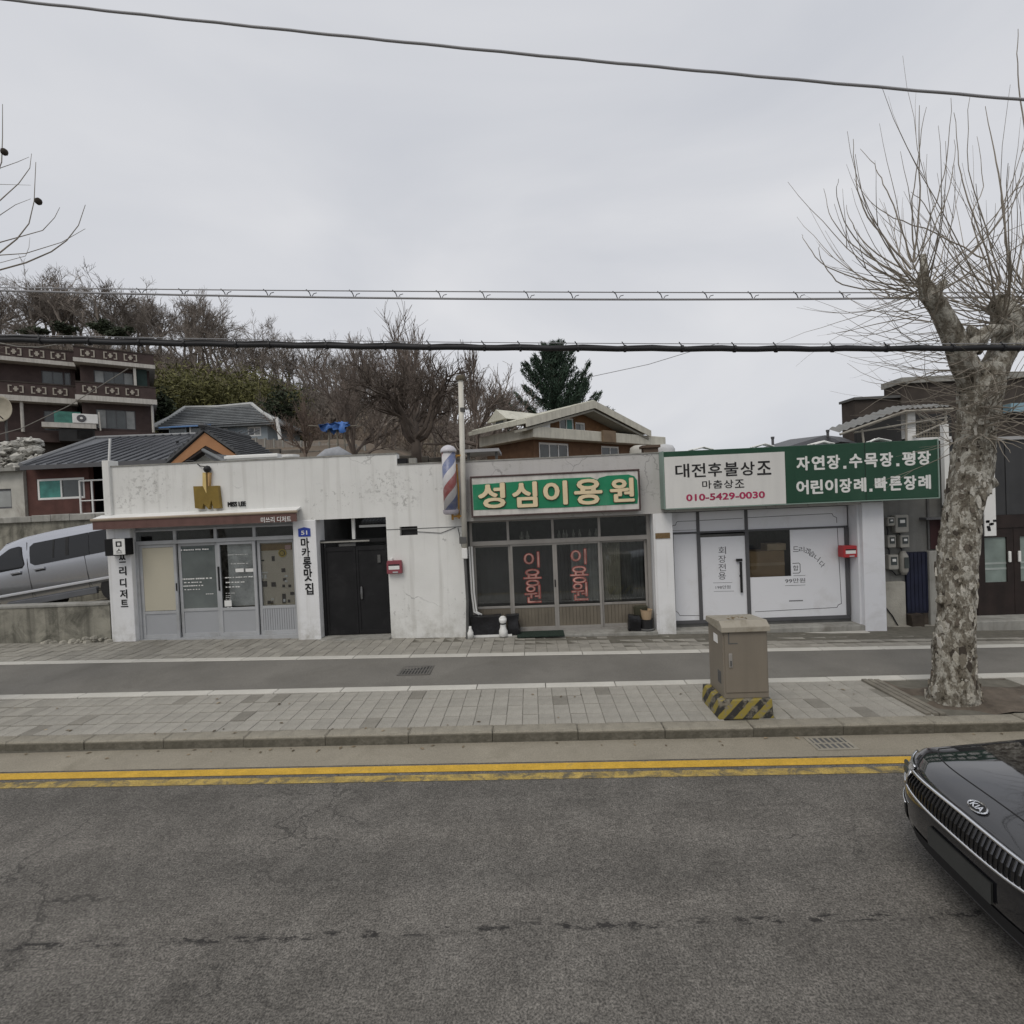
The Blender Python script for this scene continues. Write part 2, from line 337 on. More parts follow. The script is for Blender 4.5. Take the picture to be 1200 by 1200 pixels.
def plaster(name, col, spots=.55, crack=.5, grime=(.42,.41,.38), worn=()):
    m = bpy.data.materials.new(name); m.use_nodes = True; nt = m.node_tree; b = nt.nodes['Principled BSDF']
    b.inputs['Roughness'].default_value = .8; b.inputs['Specular IOR Level'].default_value = .25
    vec = coords(nt)
    base = ramp(nt, noise(nt, vec, 1.1, 6, .6), .3, .7, tuple(c*.93 for c in col), tuple(min(1,c*1.05) for c in col))
    sv = coords(nt, (6,6,.3)); base = mixc(nt, ramp(nt, noise(nt, sv, 1.2, 5), .52, .82, (0,0,0), (.62,.62,.62)), base, grime)
    pe = mth(nt, 'MULTIPLY', ramp(nt, noise(nt, vec, 9, 6, .7), .57, .62), ramp(nt, noise(nt, vec, .9, 2), spots, spots+.1))
    for cx_, cz_, rr_ in worn:
        sp_ = nt.nodes.new('ShaderNodeSeparateXYZ'); nt.links.new(vec, sp_.inputs[0])
        d_ = mth(nt, 'SQRT', mth(nt, 'ADD', mth(nt, 'POWER', mth(nt, 'ABSOLUTE', mth(nt, 'SUBTRACT', sp_.outputs[0], cx_)), 2.0), mth(nt, 'POWER', mth(nt, 'ABSOLUTE', mth(nt, 'MULTIPLY', mth(nt, 'SUBTRACT', sp_.outputs[2], cz_), 1.3)), 2.0)))
        pe = mth(nt, 'MAXIMUM', pe, mth(nt, 'MULTIPLY', ramp(nt, d_, rr_*.3, rr_, (1,1,1), (0,0,0)), ramp(nt, noise(nt, vec, 11, 7, .7), .52, .58)))
    base = mixc(nt, mth(nt, 'MULTIPLY', pe, .6), base, (.29,.285,.27))
    v2 = nd(nt, 'ShaderNodeTexVoronoi', Scale=.8); v2.feature = 'DISTANCE_TO_EDGE'
    nz = nd(nt, 'ShaderNodeTexNoise', Scale=2.2, Detail=6.0); nt.links.new(vec, nz.inputs['Vector'])
    dv = nt.nodes.new('ShaderNodeVectorMath'); dv.operation = 'MULTIPLY_ADD'; dv.inputs[1].default_value = (.5,.5,.5)
    nt.links.new(nz.outputs[1], dv.inputs[0]); nt.links.new(vec, dv.inputs[2]); nt.links.new(dv.outputs[0], v2.inputs['Vector'])
    ck = mth(nt, 'MULTIPLY', ramp(nt, v2.outputs['Distance'], .002, .007, (1,1,1), (0,0,0)), ramp(nt, noise(nt, vec, .7, 2), crack, crack+.08))
    base = mixc(nt, mth(nt, 'MULTIPLY', ck, .6), base, (.16,.155,.15))
    sxyz = nt.nodes.new('ShaderNodeSeparateXYZ'); nt.links.new(vec, sxyz.inputs[0])
    foot = mth(nt, 'MULTIPLY', ramp(nt, sxyz.outputs[2], .05, .75, (1,1,1), (0,0,0)), ramp(nt, noise(nt, vec, 4, 6, .7), .42, .72))
    base = mixc(nt, mth(nt, 'MULTIPLY', foot, .7), base, (.33,.315,.27))
    nt.links.new(base, b.inputs['Base Color'])
    bp = nd(nt, 'ShaderNodeBump', Strength=.3, Distance=.01); nt.links.new(noise(nt, vec, 35, 5), bp.inputs['Height']); nt.links.new(bp.outputs[0], b.inputs['Normal'])
    return m
M['asphalt'] = asphalt()
M['white_wall'] = plaster('white painted plaster', (.71,.71,.685), .54, .60, worn=((-2.78,3.28,.62),(2.10,3.05,.55),(-3.25,2.95,.3),(2.5,2.75,.35)))
M['white_pier'] = plaster('white painted pier', (.74,.745,.75), .7, .68)
M['grey_wall'] = plaster('grey plaster fascia', (.50,.49,.475), .45, .42)
M['clean_white'] = mat('clean white panel', (.70,.71,.74), .4, .03, .8, spec=.4, dirt=(.6,.6,.61))

def bark():
    m = bpy.data.materials.new('flaking plane bark'); m.use_nodes = True; nt = m.node_tree; b = nt.nodes['Principled BSDF']
    b.inputs['Roughness'].default_value = .95; b.inputs['Specular IOR Level'].default_value = .15
    v0 = coords(nt, (1,1,.6)); vh = coords(nt, (1,1,2.4))
    n1 = noise(nt, v0, 12, 8, .66, .22); n2 = noise(nt, v0, 34, 6, .7, .1); n3 = noise(nt, v0, 2.2, 3)
    zz = nt.nodes.new('ShaderNodeSeparateXYZ'); nt.links.new(coords(nt), zz.inputs[0])
    hi = ramp(nt, zz.outputs[2], 1.2, 3.4, (0,0,0), (.10,.10,.10))
    sel = mth(nt, 'SUBTRACT', mth(nt, 'ADD', mth(nt, 'MULTIPLY', n1, .78), mth(nt, 'ADD', mth(nt, 'MULTIPLY', n2, .2), mth(nt, 'MULTIPLY', n3, .12))), hi)
    r = nt.nodes.new('ShaderNodeValToRGB'); e = r.color_ramp.elements
    e[0].position = .40; e[0].color = (.045,.04,.032,1); e[1].position = .74; e[1].color = (.52,.50,.44,1)
    for p, c in ((.455,(.11,.095,.073)), (.47,(.185,.165,.13)), (.535,(.21,.19,.155)), (.543,(.275,.255,.212)), (.575,(.29,.27,.225)), (.582,(.45,.43,.375))):
        q = e.new(p); q.color = (*c,1)
    nt.links.new(sel, r.inputs[0])
    dash = mth(nt, 'MULTIPLY', ramp(nt, noise(nt, vh, 13, 3, .6, .3), .60, .66), ramp(nt, noise(nt, v0, 3.1, 2), .45, .6))
    base = mixc(nt, mth(nt, 'MULTIPLY', dash, .75), r.outputs[0], (.045,.038,.03))
    fine = ramp(nt, noise(nt, v0, 60, 4, .7), .3, .7, (.72,.72,.72), (1.22,1.22,1.22)); base = mixc(nt, 1.0, base, fine, 'MULTIPLY')
    nt.links.new(base, b.inputs['Base Color'])
    bp = nd(nt, 'ShaderNodeBump', Strength=1.0, Distance=.03)
    h = mth(nt, 'ADD', mth(nt, 'MULTIPLY', ramp(nt, sel, .4, .66), .8), mth(nt, 'MULTIPLY', noise(nt, v0, 32, 5, .7), .5))
    nt.links.new(h, bp.inputs['Height']); nt.links.new(bp.outputs[0], b.inputs['Normal']); return m
M['bark'] = bark()
M['shoot'] = mat('young shoot bark', (.27,.24,.20), .9, .2, 5)
M['hill_bark'] = mat('grey brown winter bark', (.185,.16,.138), .95, .25, .8, objrand=.3)
M['twig_brown'] = mat('brown winter twigs', (.17,.13,.105), .95, .3, .5)

# ------------------------------------------------------------------ ground heights
def gz(x, y):
    x = max(-13, min(13, x))
    ks = [(6.1,.125), (7.3,.14-.004*x), (8.85,.17-.012*x), (10.2,.115-.0215*x)]
    if y <= ks[0][0]: return ks[0][1]
    for (a, za), (b, zb) in zip(ks, ks[1:]):
        if y <= b: return za+(zb-za)*(y-a)/(b-a)
    return ks[-1][1]
def sh(x): return -.012*max(-13, min(13, x))          # the street runs a touch askew to the shop fronts
_rx = [-140,-94,-62,-40,-2,14,27,45,120]; _rh = [38,36,31,24,14,11,8,4,3.5]
_rng = np.random.default_rng(5)
from mathutils import noise as mnoise
def terr(x, y):
    base = .115-.0215*max(-13, min(13, x))
    L = sm(-1, -15, x) if False else sm(1, 15, -x)
    town = min(1, max(0, (y-15)/25))*(1.8+6.2*L)
    R = float(np.interp(x, _rx, _rh)); t = sm(44, 92, y)
    h = base+town+(R-town)*t if R > town else base+town
    if y > 100: h *= max(.12, 1-(y-100)/160)
    if y > 18: h += .5*mnoise.noise((x*.12, y*.12, 3.1))*min(1, (y-18)/20)
    return h
# ------------------------------------------------------------------ setting: terrain, road, gutter, kerb, pavement
def strip(mb, ya, yb, zf, x0=-60, x1=60, step=2.0, skew=True):
    n = int((x1-x0)/step); rows = []
    for i in range(n+1):
        x = x0+(x1-x0)*i/n; k = sh(x) if skew else 0
        rows.append([(x, ya+k, zf(x, ya)), (x, yb+k, zf(x, yb))])
    mb.grid([[r[0] for r in rows], [r[1] for r in rows]]); return mb
xs = sorted(set(list(np.linspace(-45, 25, 71))+list(np.linspace(-260, -45, 40))+list(np.linspace(25, 260, 40))))
ys = list(np.linspace(10.15, 50, 60))+list(np.linspace(51, 120, 60))+list(np.linspace(125, 420, 30))
T = MB().grid([[(x, y, terr(x, y)-(.06 if y < 15 else 0)) for x in xs] for y in ys])
M['hillside'] = mat('leaf litter hillside', (.14,.112,.085), 1, .35, .25, .6, 3, dirt=(.10,.095,.06), dirt_scale=.12)
tag(T.build('terrain', M['hillside'], smooth=True, loc=(0,10,0)), kind='structure')
M['earth'] = mat('distant ground', (.13,.13,.115), 1, .2, .05)
tag(MB().grid([[(x, y, -.05) for x in (-300,300)] for y in (-300,10.3)]).build('ground', M['earth'], loc=(0,0,-.05)), kind='structure')
tag(strip(MB(), -9, 5.47, lambda x,y: 0).build('road', M['asphalt'], loc=(0,0,0)), kind='structure')
tag(strip(MB(), 5.47, 5.97, lambda x,y: .003).build('gutter', M['gutter'], loc=(0,0,0)), kind='structure')
M['yellow_a'] = mat('yellow road paint', (.55,.34,.045), .8, .14, 5, .4, 80, dirt=(.30,.22,.09), dirt_lo=.58, dirt_hi=.8, dirt_scale=5, fine=.16)
M['yellow_b'] = mat('worn yellow road paint', (.40,.29,.085), .85, .25, 4, .5, 80, dirt=(.13,.115,.08), dirt_lo=.46, dirt_hi=.62, dirt_scale=6, fine=.22)
tag(strip(MB(), 5.30, 5.435, lambda x,y: .005).build('road_marking', M['yellow_a'], loc=(0,5.4,0)), kind='structure')
tag(strip(MB(), 5.125, 5.245, lambda x,y: .004).build('road_marking', M['yellow_b'], loc=(0,5.2,0)), kind='structure')
bed = MB(); strip(bed, 6.0, 7.4, lambda x,y: gz(x,y)-.012)
strip(bed, 8.85, 10.9, lambda x,y: gz(x,y)-.012)
pave = tag(bed.build('pavement', M['joint'], loc=(0,0,0)), kind='structure')
tag(strip(MB(), 7.44, 8.80, lambda x,y: gz(x,y)).build('lane', M['lane'], loc=(0,0,0)), kind='structure')
R_ = random.Random(3)
kerb = tag(MB().box(-60,60,6.0,6.1,-.1,.02).build('kerb', M['joint'], loc=(0,6,0)), kind='structure')
def stone_mesh(name, m, lx, ly, lz, ch=.012):
    mb = MB(); a, b, c = lx/2, ly/2, lz
    mb.add([(-a,-b,0),(a,-b,0),(a,b,0),(-a,b,0),(-a,-b,c-ch),(a,-b,c-ch),(a,b,c-ch),(-a,b,c-ch),
            (-a+ch,-b+ch,c),(a-ch,-b+ch,c),(a-ch,b-ch,c),(-a+ch,b-ch,c)],
           [(0,1,5,4),(1,2,6,5),(2,3,7,6),(3,0,4,7),(4,5,9,8),(5,6,10,9),(6,7,11,10),(7,4,8,11),(8,9,10,11)])
    me = mb.mesh(name); me.materials.append(m); return me
def put(name, me, parent, loc, rz=0, tilt=(0,0), sc=None):
    o = bpy.data.objects.new(name, me); COL.objects.link(o); o.parent = parent
    g = ORG[parent.name]; o.location = (loc[0]-g[0], loc[1]-g[1], loc[2]-g[2]); o.rotation_euler = (tilt[0], tilt[1], rz)
    if sc: o.scale = sc
    ORG[o.name] = g; return o
ang = math.atan(-.012)
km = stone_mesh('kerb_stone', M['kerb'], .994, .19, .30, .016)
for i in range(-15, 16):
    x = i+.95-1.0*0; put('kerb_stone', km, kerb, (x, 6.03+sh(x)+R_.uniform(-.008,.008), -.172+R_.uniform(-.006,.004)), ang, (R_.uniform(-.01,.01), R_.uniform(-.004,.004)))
em = stone_mesh('edging_stone', M['edging'], .99, .165, .10, .006)
for yy in (7.385, 8.835):
    for i in range(-14, 15):
        x = i+(.3 if yy > 8 else .62); sl = math.atan((gz(x+.5,yy)-gz(x-.5,yy)))
        put('edging_stone', em, pave, (x, yy+sh(x)+R_.uniform(-.006,.006), gz(x,yy)-.094), ang, (0, -sl))
pm = stone_mesh('paver', M['paver'], .196, .284, .05, .006); pmd = stone_mesh('paver', M['paver_dark'], .196, .284, .05, .006)
rest = MB(); npv = 0
for ix in range(-65, 66):
    x = ix*.2+.1
    if 4.5 < x < 6.5: continue
    off = (ix % 2)*.11
    for r in range(4):
        y = 6.125+.145+r*.29
        if r == 3 and R_.random() < 0: continue
        if 2.3 < x < 2.7 and 6.2 < y < 6.6: continue
        z = gz(x, y)-.05+R_.uniform(-.003,.003)
        if abs(x+.1) < 7.0:
            put('paver', pmd if R_.random() < .05 else pm, pave, (x, y+sh(x), z), ang+R_.uniform(-.006,.006), (R_.uniform(-.008,.008), R_.uniform(-.008,.008))); npv += 1
        else: rest.box(x-.098, x+.098, y+sh(x)-.142, y+sh(x)+.142, z, z+.05)
for ix in range(-65, 66):
    x = ix*.2+.1
    for r in range(7):
        y = 8.925+.145+r*.29+(.0 if ix % 2 else .0)
        if y+sh(x) > 10.85: continue
        z = gz(x, y)+R_.uniform(-.004,.003); k = sh(x)
        if R_.random() < .5: rest.box(x-.097, x+.097, y+k-.142, y+k-.003, z-.05, z); rest.box(x-.097, x+.097, y+k+.003, y+k+.142, z-.05, z+R_.uniform(-.003,.003))
        else: rest.box(x-.097, x+.097, y+k-.142, y+k+.142, z-.05, z)
tag(rest.build('paver', M['paver_stuff'], pave), kind='stuff')
# tree pit: soil with a slatted edge
def pit(x0, x1):
    soil = MB(); P = []
    for j in range(13):
        row = []
        for i in range(21):
            x = x0+(x1-x0)*i/20; y = 6.13+(7.29-6.13)*j/12
            row.append((x, y+sh(x), gz(x,y)-.015+.05*mnoise.noise((x*3,y*3,1))+.04*max(0,1-((x-(x0+x1)/2)**2+(y-6.5)**2)/.4)))
        P.append(row)
    soil.grid(P); return tag(soil.build('tree_pit', M['soil'], smooth=True), kind='structure')
pt = pit(4.5, 6.45)
M['old_timber'] = mat('greyed timber edging', (.19,.175,.145), .95, .25, 6)
for k in range(3):
    MB().box(4.50+k*.085, 4.565+k*.085, 6.13+sh(4.5), 7.29+sh(4.5), .11, .152-.004*k).build('edging_slat', M['old_timber'], pt, bevel=.006)
def grate(name, label, x0, x1, y0, y1, z, n, m, sump='soot'):
    t = thing(name, label, 'grate', ((x0+x1)/2, (y0+y1)/2, z))
    fr = MB(); w = .035
    fr.box(x0,x1,y0,y0+w,z-.03,z+.006); fr.box(x0,x1,y1-w,y1,z-.03,z+.006); fr.box(x0,x0+w,y0+w,y1-w,z-.03,z+.006); fr.box(x1-w,x1,y0+w,y1-w,z-.03,z+.006)
    fr.box(x0+w,x1-w,(y0+y1)/2-.012,(y0+y1)/2+.012,z-.03,z+.004); fr.build('frame', m, t)
    MB().box(x0+w,x1-w,y0+w,y1-w,z-.06,z+.0015).build('sump', M[sump], t)
    for i in range(n):
        x = x0+w+(x1-x0-2*w)*(i+.5)/n
        MB().box(x-.012,x+.012,y0+w,y1-w,z-.02,z+.005).build('bar', m, t)
    return t
M['grate'] = mat('dull cast iron', (.115,.11,.10), .7, .2, 8, dirt=(.16,.15,.13))
M['grate_pale'] = mat('dusty cast iron', (.27,.25,.205), .8, .15, 8)
grate('drain_grate', 'square iron drain grate set in the grey lane in front of the gate', -2.20, -1.68, 7.92, 8.36, gz(-1.95,8.1)+.002, 9, M['grate'], 'dark')
grate('drain_grate', 'dusty iron drain grate in the gutter left of the black car', 2.98, 3.42, 5.55, 5.86, .006, 6, M['grate_pale'])

ltr = MB(); r = random.Random(55)
for k in range(90):
    x = r.uniform(-7.5,6.5); y, z = r.choice(((5.9,.006),(5.86,.006),(6.2,.131),(10.0,None),(7.0,None))); y += r.gauss(0,.09)
    if z is None: z = gz(x,y)+.006
    elif y+0 > 5.9 and z < .1: y = 5.88
    a = r.uniform(0,6.28); s = r.uniform(.015,.04); y += sh(x)
    ltr.add([(x-s*math.cos(a),y-s*math.sin(a),z),(x+.5*s*math.sin(a),y-.5*s*math.cos(a),z+.008),(x+s*math.cos(a),y+s*math.sin(a),z+.003),(x-.5*s*math.sin(a),y+.5*s*math.cos(a),z+.006)],[(0,1,2,3)])
tag(ltr.build('litter', mat('dry leaf litter', (.19,.15,.10), .95, .4, 20, island=.6), loc=(0,6,0)), 'scattered dry leaves and scraps along the kerb and shop fronts', 'litter', kind='stuff')
# ------------------------------------------------------------------ helpers for shopfronts
def framed(parent, name, x0, x1, z0, z1, y, w, mf, panes, d=.04, pname='pane', local=False, parts=True):
    """a frame of four members with glass; panes = list of (x0,x1,z0,z1,mat)"""
    f = MB(); f.box(x0,x1,y,y+d,z1-w,z1); f.box(x0,x1,y,y+d,z0,z0+w); f.box(x0,x0+w,y,y+d,z0+w,z1-w); f.box(x1-w,x1,y,y+d,z0+w,z1-w)
    o = f.build(name, mf, parent, local=local)
    for (a,b,c,e,pm_) in panes:
        MB().box(a,b,y+d*.45,y+d*.6,c,e).build(pname, pm_, o if parts else parent, local=local)
    return o

# ------------------------------------------------------------------ white dessert shop with the black gate
SY = 10.2; X0, X1 = -8.66, -1.335
shopA = thing('dessert_shop', 'long white plastered single-storey shop with brown awning and a black gate', 'building', (-5, 10.2, .2))
# street wall pieces, butted
mb = MB()
mb.box(-8.52,-2.62,SY,SY+.2,2.63,3.885); mb.box(-2.62,X1,SY,SY+.2,2.63,3.66)
mb.box(-2.9,-2.63,SY,SY+.2,0,2.63); mb.box(-2.63,-2.27,SY,SY+.2,0,2.24); mb.box(-2.63,-2.27,SY,SY+.2,2.42,2.63); mb.box(-2.27,X1,SY,SY+.2,0,2.63)
mb.build('wall', M['white_wall'], shopA)
MB().box(X0,-8.52,SY-.06,SY+.2,2.72,4.02).build('pilaster', M['white_wall'], shopA, bevel=.01)
MB().box(-8.70,-8.20,SY,SY+.3,0,2.72).build('pier', M['white_pier'], shopA, bevel=.012)
MB().box(-4.80,-4.33,SY-.02,SY+.42,0,2.63).build('pier', M['white_pier'], shopA, bevel=.012)
MB().box(-2.63,-2.27,SY+.12,SY+.16,2.24,2.42).build('vent_recess', M['dark'], shopA)
MB().box(-2.9,X1-.01,SY-.006,SY,2.365,2.378).build('wall_seam', M['soot'], shopA)
coping = MB(); coping.box(-8.52,-2.62,SY-.015,SY+.215,3.885,3.91); coping.box(-2.62,X1,SY-.015,SY+.215,3.66,3.683); coping.build('coping', M['concrete'], shopA)
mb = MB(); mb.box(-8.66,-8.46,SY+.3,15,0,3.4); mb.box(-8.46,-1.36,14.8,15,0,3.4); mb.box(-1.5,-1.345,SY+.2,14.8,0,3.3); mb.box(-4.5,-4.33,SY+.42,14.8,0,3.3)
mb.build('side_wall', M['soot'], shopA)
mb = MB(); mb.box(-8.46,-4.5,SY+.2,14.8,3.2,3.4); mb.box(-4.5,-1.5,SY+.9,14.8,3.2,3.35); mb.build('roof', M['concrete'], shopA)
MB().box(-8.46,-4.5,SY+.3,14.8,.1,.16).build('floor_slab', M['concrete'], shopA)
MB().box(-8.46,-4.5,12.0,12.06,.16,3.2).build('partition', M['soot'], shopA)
MB().box(-8.2,-4.80,SY+.16,SY+.2,2.56,2.63).build('lintel', M['grey_frame'], shopA)
# shop front bay
FY = 10.34
bx = [xat(p, 690, FY) for p in (159.5, 208.5, 256, 301.5, 349)]; bx[0] = -8.2; bx[4] = -4.8
mb = MB(); mb.box(-8.2,-4.80,FY-.03,FY+.06,2.26,2.335); mb.box(-8.2,-4.80,FY-.03,FY+.06,2.53,2.56); mb.box(-8.2,-4.8,FY-.05,FY+.08,.17,.30)
for x in bx[1:4]: mb.box(x-.03,x+.03,FY-.02,FY+.05,2.335,2.53)
mb.box(-8.2,-8.14,FY-.03,FY+.06,.30,2.26); mb.box(-4.86,-4.80,FY-.03,FY+.06,.30,2.26)
mb.build('shopfront_frame', M['grey_frame'], shopA)
for i in range(4):
    MB().box(bx[i]+.03 if i else -8.2, bx[i+1]-.03 if i < 3 else -4.8, FY+.01, FY+.018, 2.335, 2.53).build('transom_pane', M['glass'], shopA)
M['beige_blind'] = mat('beige roller blind', (.47,.44,.35), .8, .05, 1)
M['grey_vinyl'] = mat('grey vinyl panel', (.36,.37,.385), .5, .04, 1)
M['pinboard'] = mat('beige display board', (.60,.54,.44), .8, .07, 2)
def leaf(parent, x0, x1, z0, zr, z1, y, mf, mglass, mlow, w=.055, ribs=0, zt=None):
    f = MB(); f.box(x0,x0+w,y,y+.045,z0,z1); f.box(x1-w,x1,y,y+.045,z0,z1)
    f.box(x0+w,x1-w,y,y+.045,z1-w,z1); f.box(x0+w,x1-w,y,y+.045,zr-w*.5,zr+w*.5); f.box(x0+w,x1-w,y,y+.045,z0,z0+w*1.3)
    o = f.build('door_panel', mf, parent, bevel=.004)
    MB().box(x0+w,x1-w,y+.018,y+.024,zr+w*.5,z1-w).build('pane', mglass, o)
    l = MB()
    if ribs:
        for k in range(ribs):
            a = x0+w+(x1-x0-2*w)*k/ribs; b = x0+w+(x1-x0-2*w)*(k+1)/ribs
            l.box(a+.004,b-.004,y+.008,y+.03,z0+w*1.3,zr-w*.5); l.box(b-.004,b+.004 if k < ribs-1 else b,y+.022,y+.03,z0+w*1.3,zr-w*.5)
    else: l.box(x0+w,x1-w,y+.015,y+.03,z0+w*1.3,zr-w*.5)
    l.build('lower_panel', mlow, o); return o
edges = [(-8.14,bx[1]),(bx[1],bx[2]),(bx[2],bx[3]),(bx[3],-4.86)]
leaves = []
for i, (a, b) in enumerate(edges):
    y = FY+(.0 if i in (0,2) else .05)
    leaves.append(leaf(shopA, a+(.0 if i==0 else .005), b-.005, .30, .86 if i else .84, 2.255, y, M['grey_frame'], M['glass_grey'] if i == 1 else M['glass'], M['grey_vinyl'], .06, 14 if i == 3 else 0))
y0 = FY+.05
box('roller_blind', M['beige_blind'], shopA, edges[0][0]+.05, edges[0][1]-.07, FY+.01, FY+.016, .88, 2.19)
pb = box('display_board', M['pinboard'], shopA, edges[3][0]+.05, edges[3][1]-.05, FY+.11, FY+.13, .86, 2.2)
box('display_band', mat('golden brown print', (.27,.17,.06), .7, .3, 9), pb, edges[3][0]+.06, edges[3][1]-.10, FY+.104, FY+.1095, 2.03, 2.17)
box('curtain', mat('pale printed curtain', (.62,.63,.61), .8, .3, 5), shopA, edges[2][0]+.16, edges[2][1]-.06, FY+.12, FY+.13, .9, 2.19)
# stickers on the display board (small dark and bright pictures, flat print)
def px2(px, py, Y): q = at(px, py, Y); return q.x, q.z
Z_ = lambda X, Y: (150+X/5.714, 600+Y/5.714)
st_d, st_w = MB(), MB()
for X, Y, w, h in ((972,312,20,34),(890,368,14,36),(910,482,44,38),(975,485,30,30),(1040,390,26,26),(1048,452,22,18),(1042,495,18,18),(1083,495,18,18),(1045,580,24,66),(1078,596,16,20),(945,605,22,22),(965,608,16,20),(1100,545,28,20),(895,325,36,10)):
    x, z = px2(*Z_(X,Y), FY+.1); st_d.box(x-w/5.714*.0088, x+w/5.714*.0088, FY+.098, FY+.1035, z-h/5.714*.0088, z+h/5.714*.0088)
for X, Y, w, h in ((915,405,46,8),(900,432,14,26),(922,432,14,26),(970,582,20,10),(1048,592,14,20),(1060,428,22,12),(1060,462,18,14)):
    x, z = px2(*Z_(X,Y), FY+.1); st_w.box(x-w/5.714*.0088, x+w/5.714*.0088, FY+.090, FY+.0965, z-h/5.714*.0088, z+h/5.714*.0088)
st_d.build('picture', mat('dark sticker print', (.055,.045,.038), .6, .5, 14), pb); st_w.build('picture', M['white_print'], pb)
x, z = px2(*Z_(1035,275), FY+.1); sm_ = MB(); sm_.lathe((x, FY+.088, z), [(.085,0),(.085,.006)], 20, 'y'); sm_.build('round_sticker', mat('yellow sticker', (.55,.40,.05), .5), pb)
sm_ = MB(); sm_.lathe((x, FY+.084, z), [(.06,0),(.06,.003)], 16, 'y'); sm_.build('round_sticker', M['black'], pb)
sm_ = MB(); sm_.lathe((x, FY+.080, z), [(.045,0),(.045,.003)], 16, 'y'); sm_.build('round_sticker', mat('yellow sticker face', (.5,.37,.06), .5), pb)
x, z = px2(*Z_(1072,235), FY+.1); MB().box(x-.06,x+.06,FY+.085,FY+.092,z-.045,z+.045).build('picture', mat('pink print', (.55,.36,.33), .6), pb)
# printed lettering on the panes: short unreadable lines of small print
def lines(parent, rows, y, m, seed):
    mb = MB(); r = random.Random(seed)
    for X0_, X1_, Y_, h in rows:
        (xa, za), (xb, zb) = px2(*Z_(X0_,Y_), y), px2(*Z_(X1_,Y_), y); x = xa
        while x < xb-.01:
            w = r.uniform(.025,.05); hh = h*.0088/5.714
            mb.box(x, min(x+w, xb), y-.003, y-.0005, (za+zb)/2-hh*r.uniform(.7,1), (za+zb)/2+hh*r.uniform(.7,1)); x += w+r.choice((.008,.010,.03))
    mb.build('lettering', m, parent)
lines(leaves[1], [(362,562,446,10),(376,502,471,7),(362,505,494,8),(378,482,519,6),(522,580,548,5)], FY+.066, M['white_print'], 1)
lines(leaves[2], [(650,838,436,7),(655,780,470,8),(655,760,501,8),(655,720,543,4),(655,690,560,3),(655,690,572,3),(655,690,584,3),(668,800,285,3),(690,805,345,4),(665,700,640,6)], FY+.016, M['white_print'], 2)
b_ = MB(); (x,z),(xb,zb) = px2(*Z_(345,268),FY), px2(*Z_(550,235),FY); b_.box(x,xb,FY+.062,FY+.0655,z,zb); b_.build('sign_strip', mat('dark window strip', (.07,.085,.085), .6), leaves[1])
lines(leaves[1], [(350,540,252,10)], FY+.061, M['white_print'], 5)
b_ = MB()
for X0_,X1_,Y0_,Y1_ in ((718,772,404,378),(785,838,402,378),(645,690,634,592)):
    (x,z),(xb,zb) = px2(*Z_(X0_,Y0_),FY), px2(*Z_(X1_,Y1_),FY); b_.box(x,xb,FY+.012,FY+.0155,z,zb)
b_.build('notice', M['white_print'], leaves[2])
MB().box(edges[0][1]-.028,edges[0][1]-.012,FY-.02,FY-.0005,1.28,1.44).build('door_pull', M['black'], leaves[0])
MB().box(edges[2][0]+.012,edges[2][0]+.04,FY-.02,FY-.0005,1.25,1.75).build('door_pull', M['black'], leaves[2])
# awning, rolled up
xa, xb = -8.78, -4.62
M['awning'] = mat('brown awning cloth', (.135,.075,.065), .8, .12, 4, streak=.2)
a_o = MB(); a_o.add([(xa,9.98,2.62),(xb,9.98,2.62),(xb,9.98,2.80),(xa,9.98,2.80),(xa,10.0,2.62),(xb,10.0,2.62),(xb,10.0,2.80),(xa,10.0,2.80)],[(0,1,2,3),(7,6,5,4),(0,4,5,1),(3,2,6,7),(0,3,7,4),(1,5,6,2)])
awn = a_o.build('awning', M['awning'], shopA)
MB().tube([(xa-.03,9.98,2.815),(xb+.02,9.98,2.815)], .028, 8).build('front_bar', mat('tan awning bar', (.33,.27,.20), .5), awn)
cs = MB(); cs.add([(xa,9.98,2.845),(xb,9.98,2.845),(xb,10.2,2.91),(xa,10.2,2.91),(xa,9.98,2.825),(xb,9.98,2.825),(xb,10.2,2.86),(xa,10.2,2.86)],[(0,1,2,3),(7,6,5,4),(4,5,1,0),(3,2,6,7),(0,3,7,4),(1,5,6,2)])
cs.build('cassette', M['white_metal'], awn)
for x in (-8.4,-6.6,-4.9): MB().box(x-.02,x+.02,10.0,10.2,2.70,2.74).build('arm', M['grey_frame'], awn)
lm = MB(); (xl,zl),(xr,zr) = px2(306,612.5,9.98), px2(341,605.5,9.98)
letters(lm, '미쓰리 디저트', xl, xr, zl-.005, zr+.015, 9.979, .003, .015); lm.build('lettering', M['white_print'], awn)
# inside the yard behind the gate: dark passage, eaves of tiles
gt = box('passage_wall', M['soot'], shopA, -4.33, -2.9, 12.2, 12.3, 0.1, 3.2)
MB().box(-4.33,-2.9,SY+.4,12.2,.06,.12).build('passage_floor', M['concrete'], shopA)
el = MB()
for k in range(9): el.tube([(-3.55+k*.075,10.72,2.52),(-3.55+k*.075,11.3,2.70)], .034, 6)
M['roof_tile'] = mat('dark grey roof tile', (.085,.088,.092), .8, .25, 4, objrand=.15)
el.build('eaves_tiles', M['roof_tile'], shopA); MB().box(-3.62,-2.9,10.70,10.73,2.42,2.47).build('eaves_board', M['white_metal'], shopA)
MB().box(-3.68,-3.62,10.42,10.47,2.12,2.63).build('passage_post', M['white_metal'], shopA)
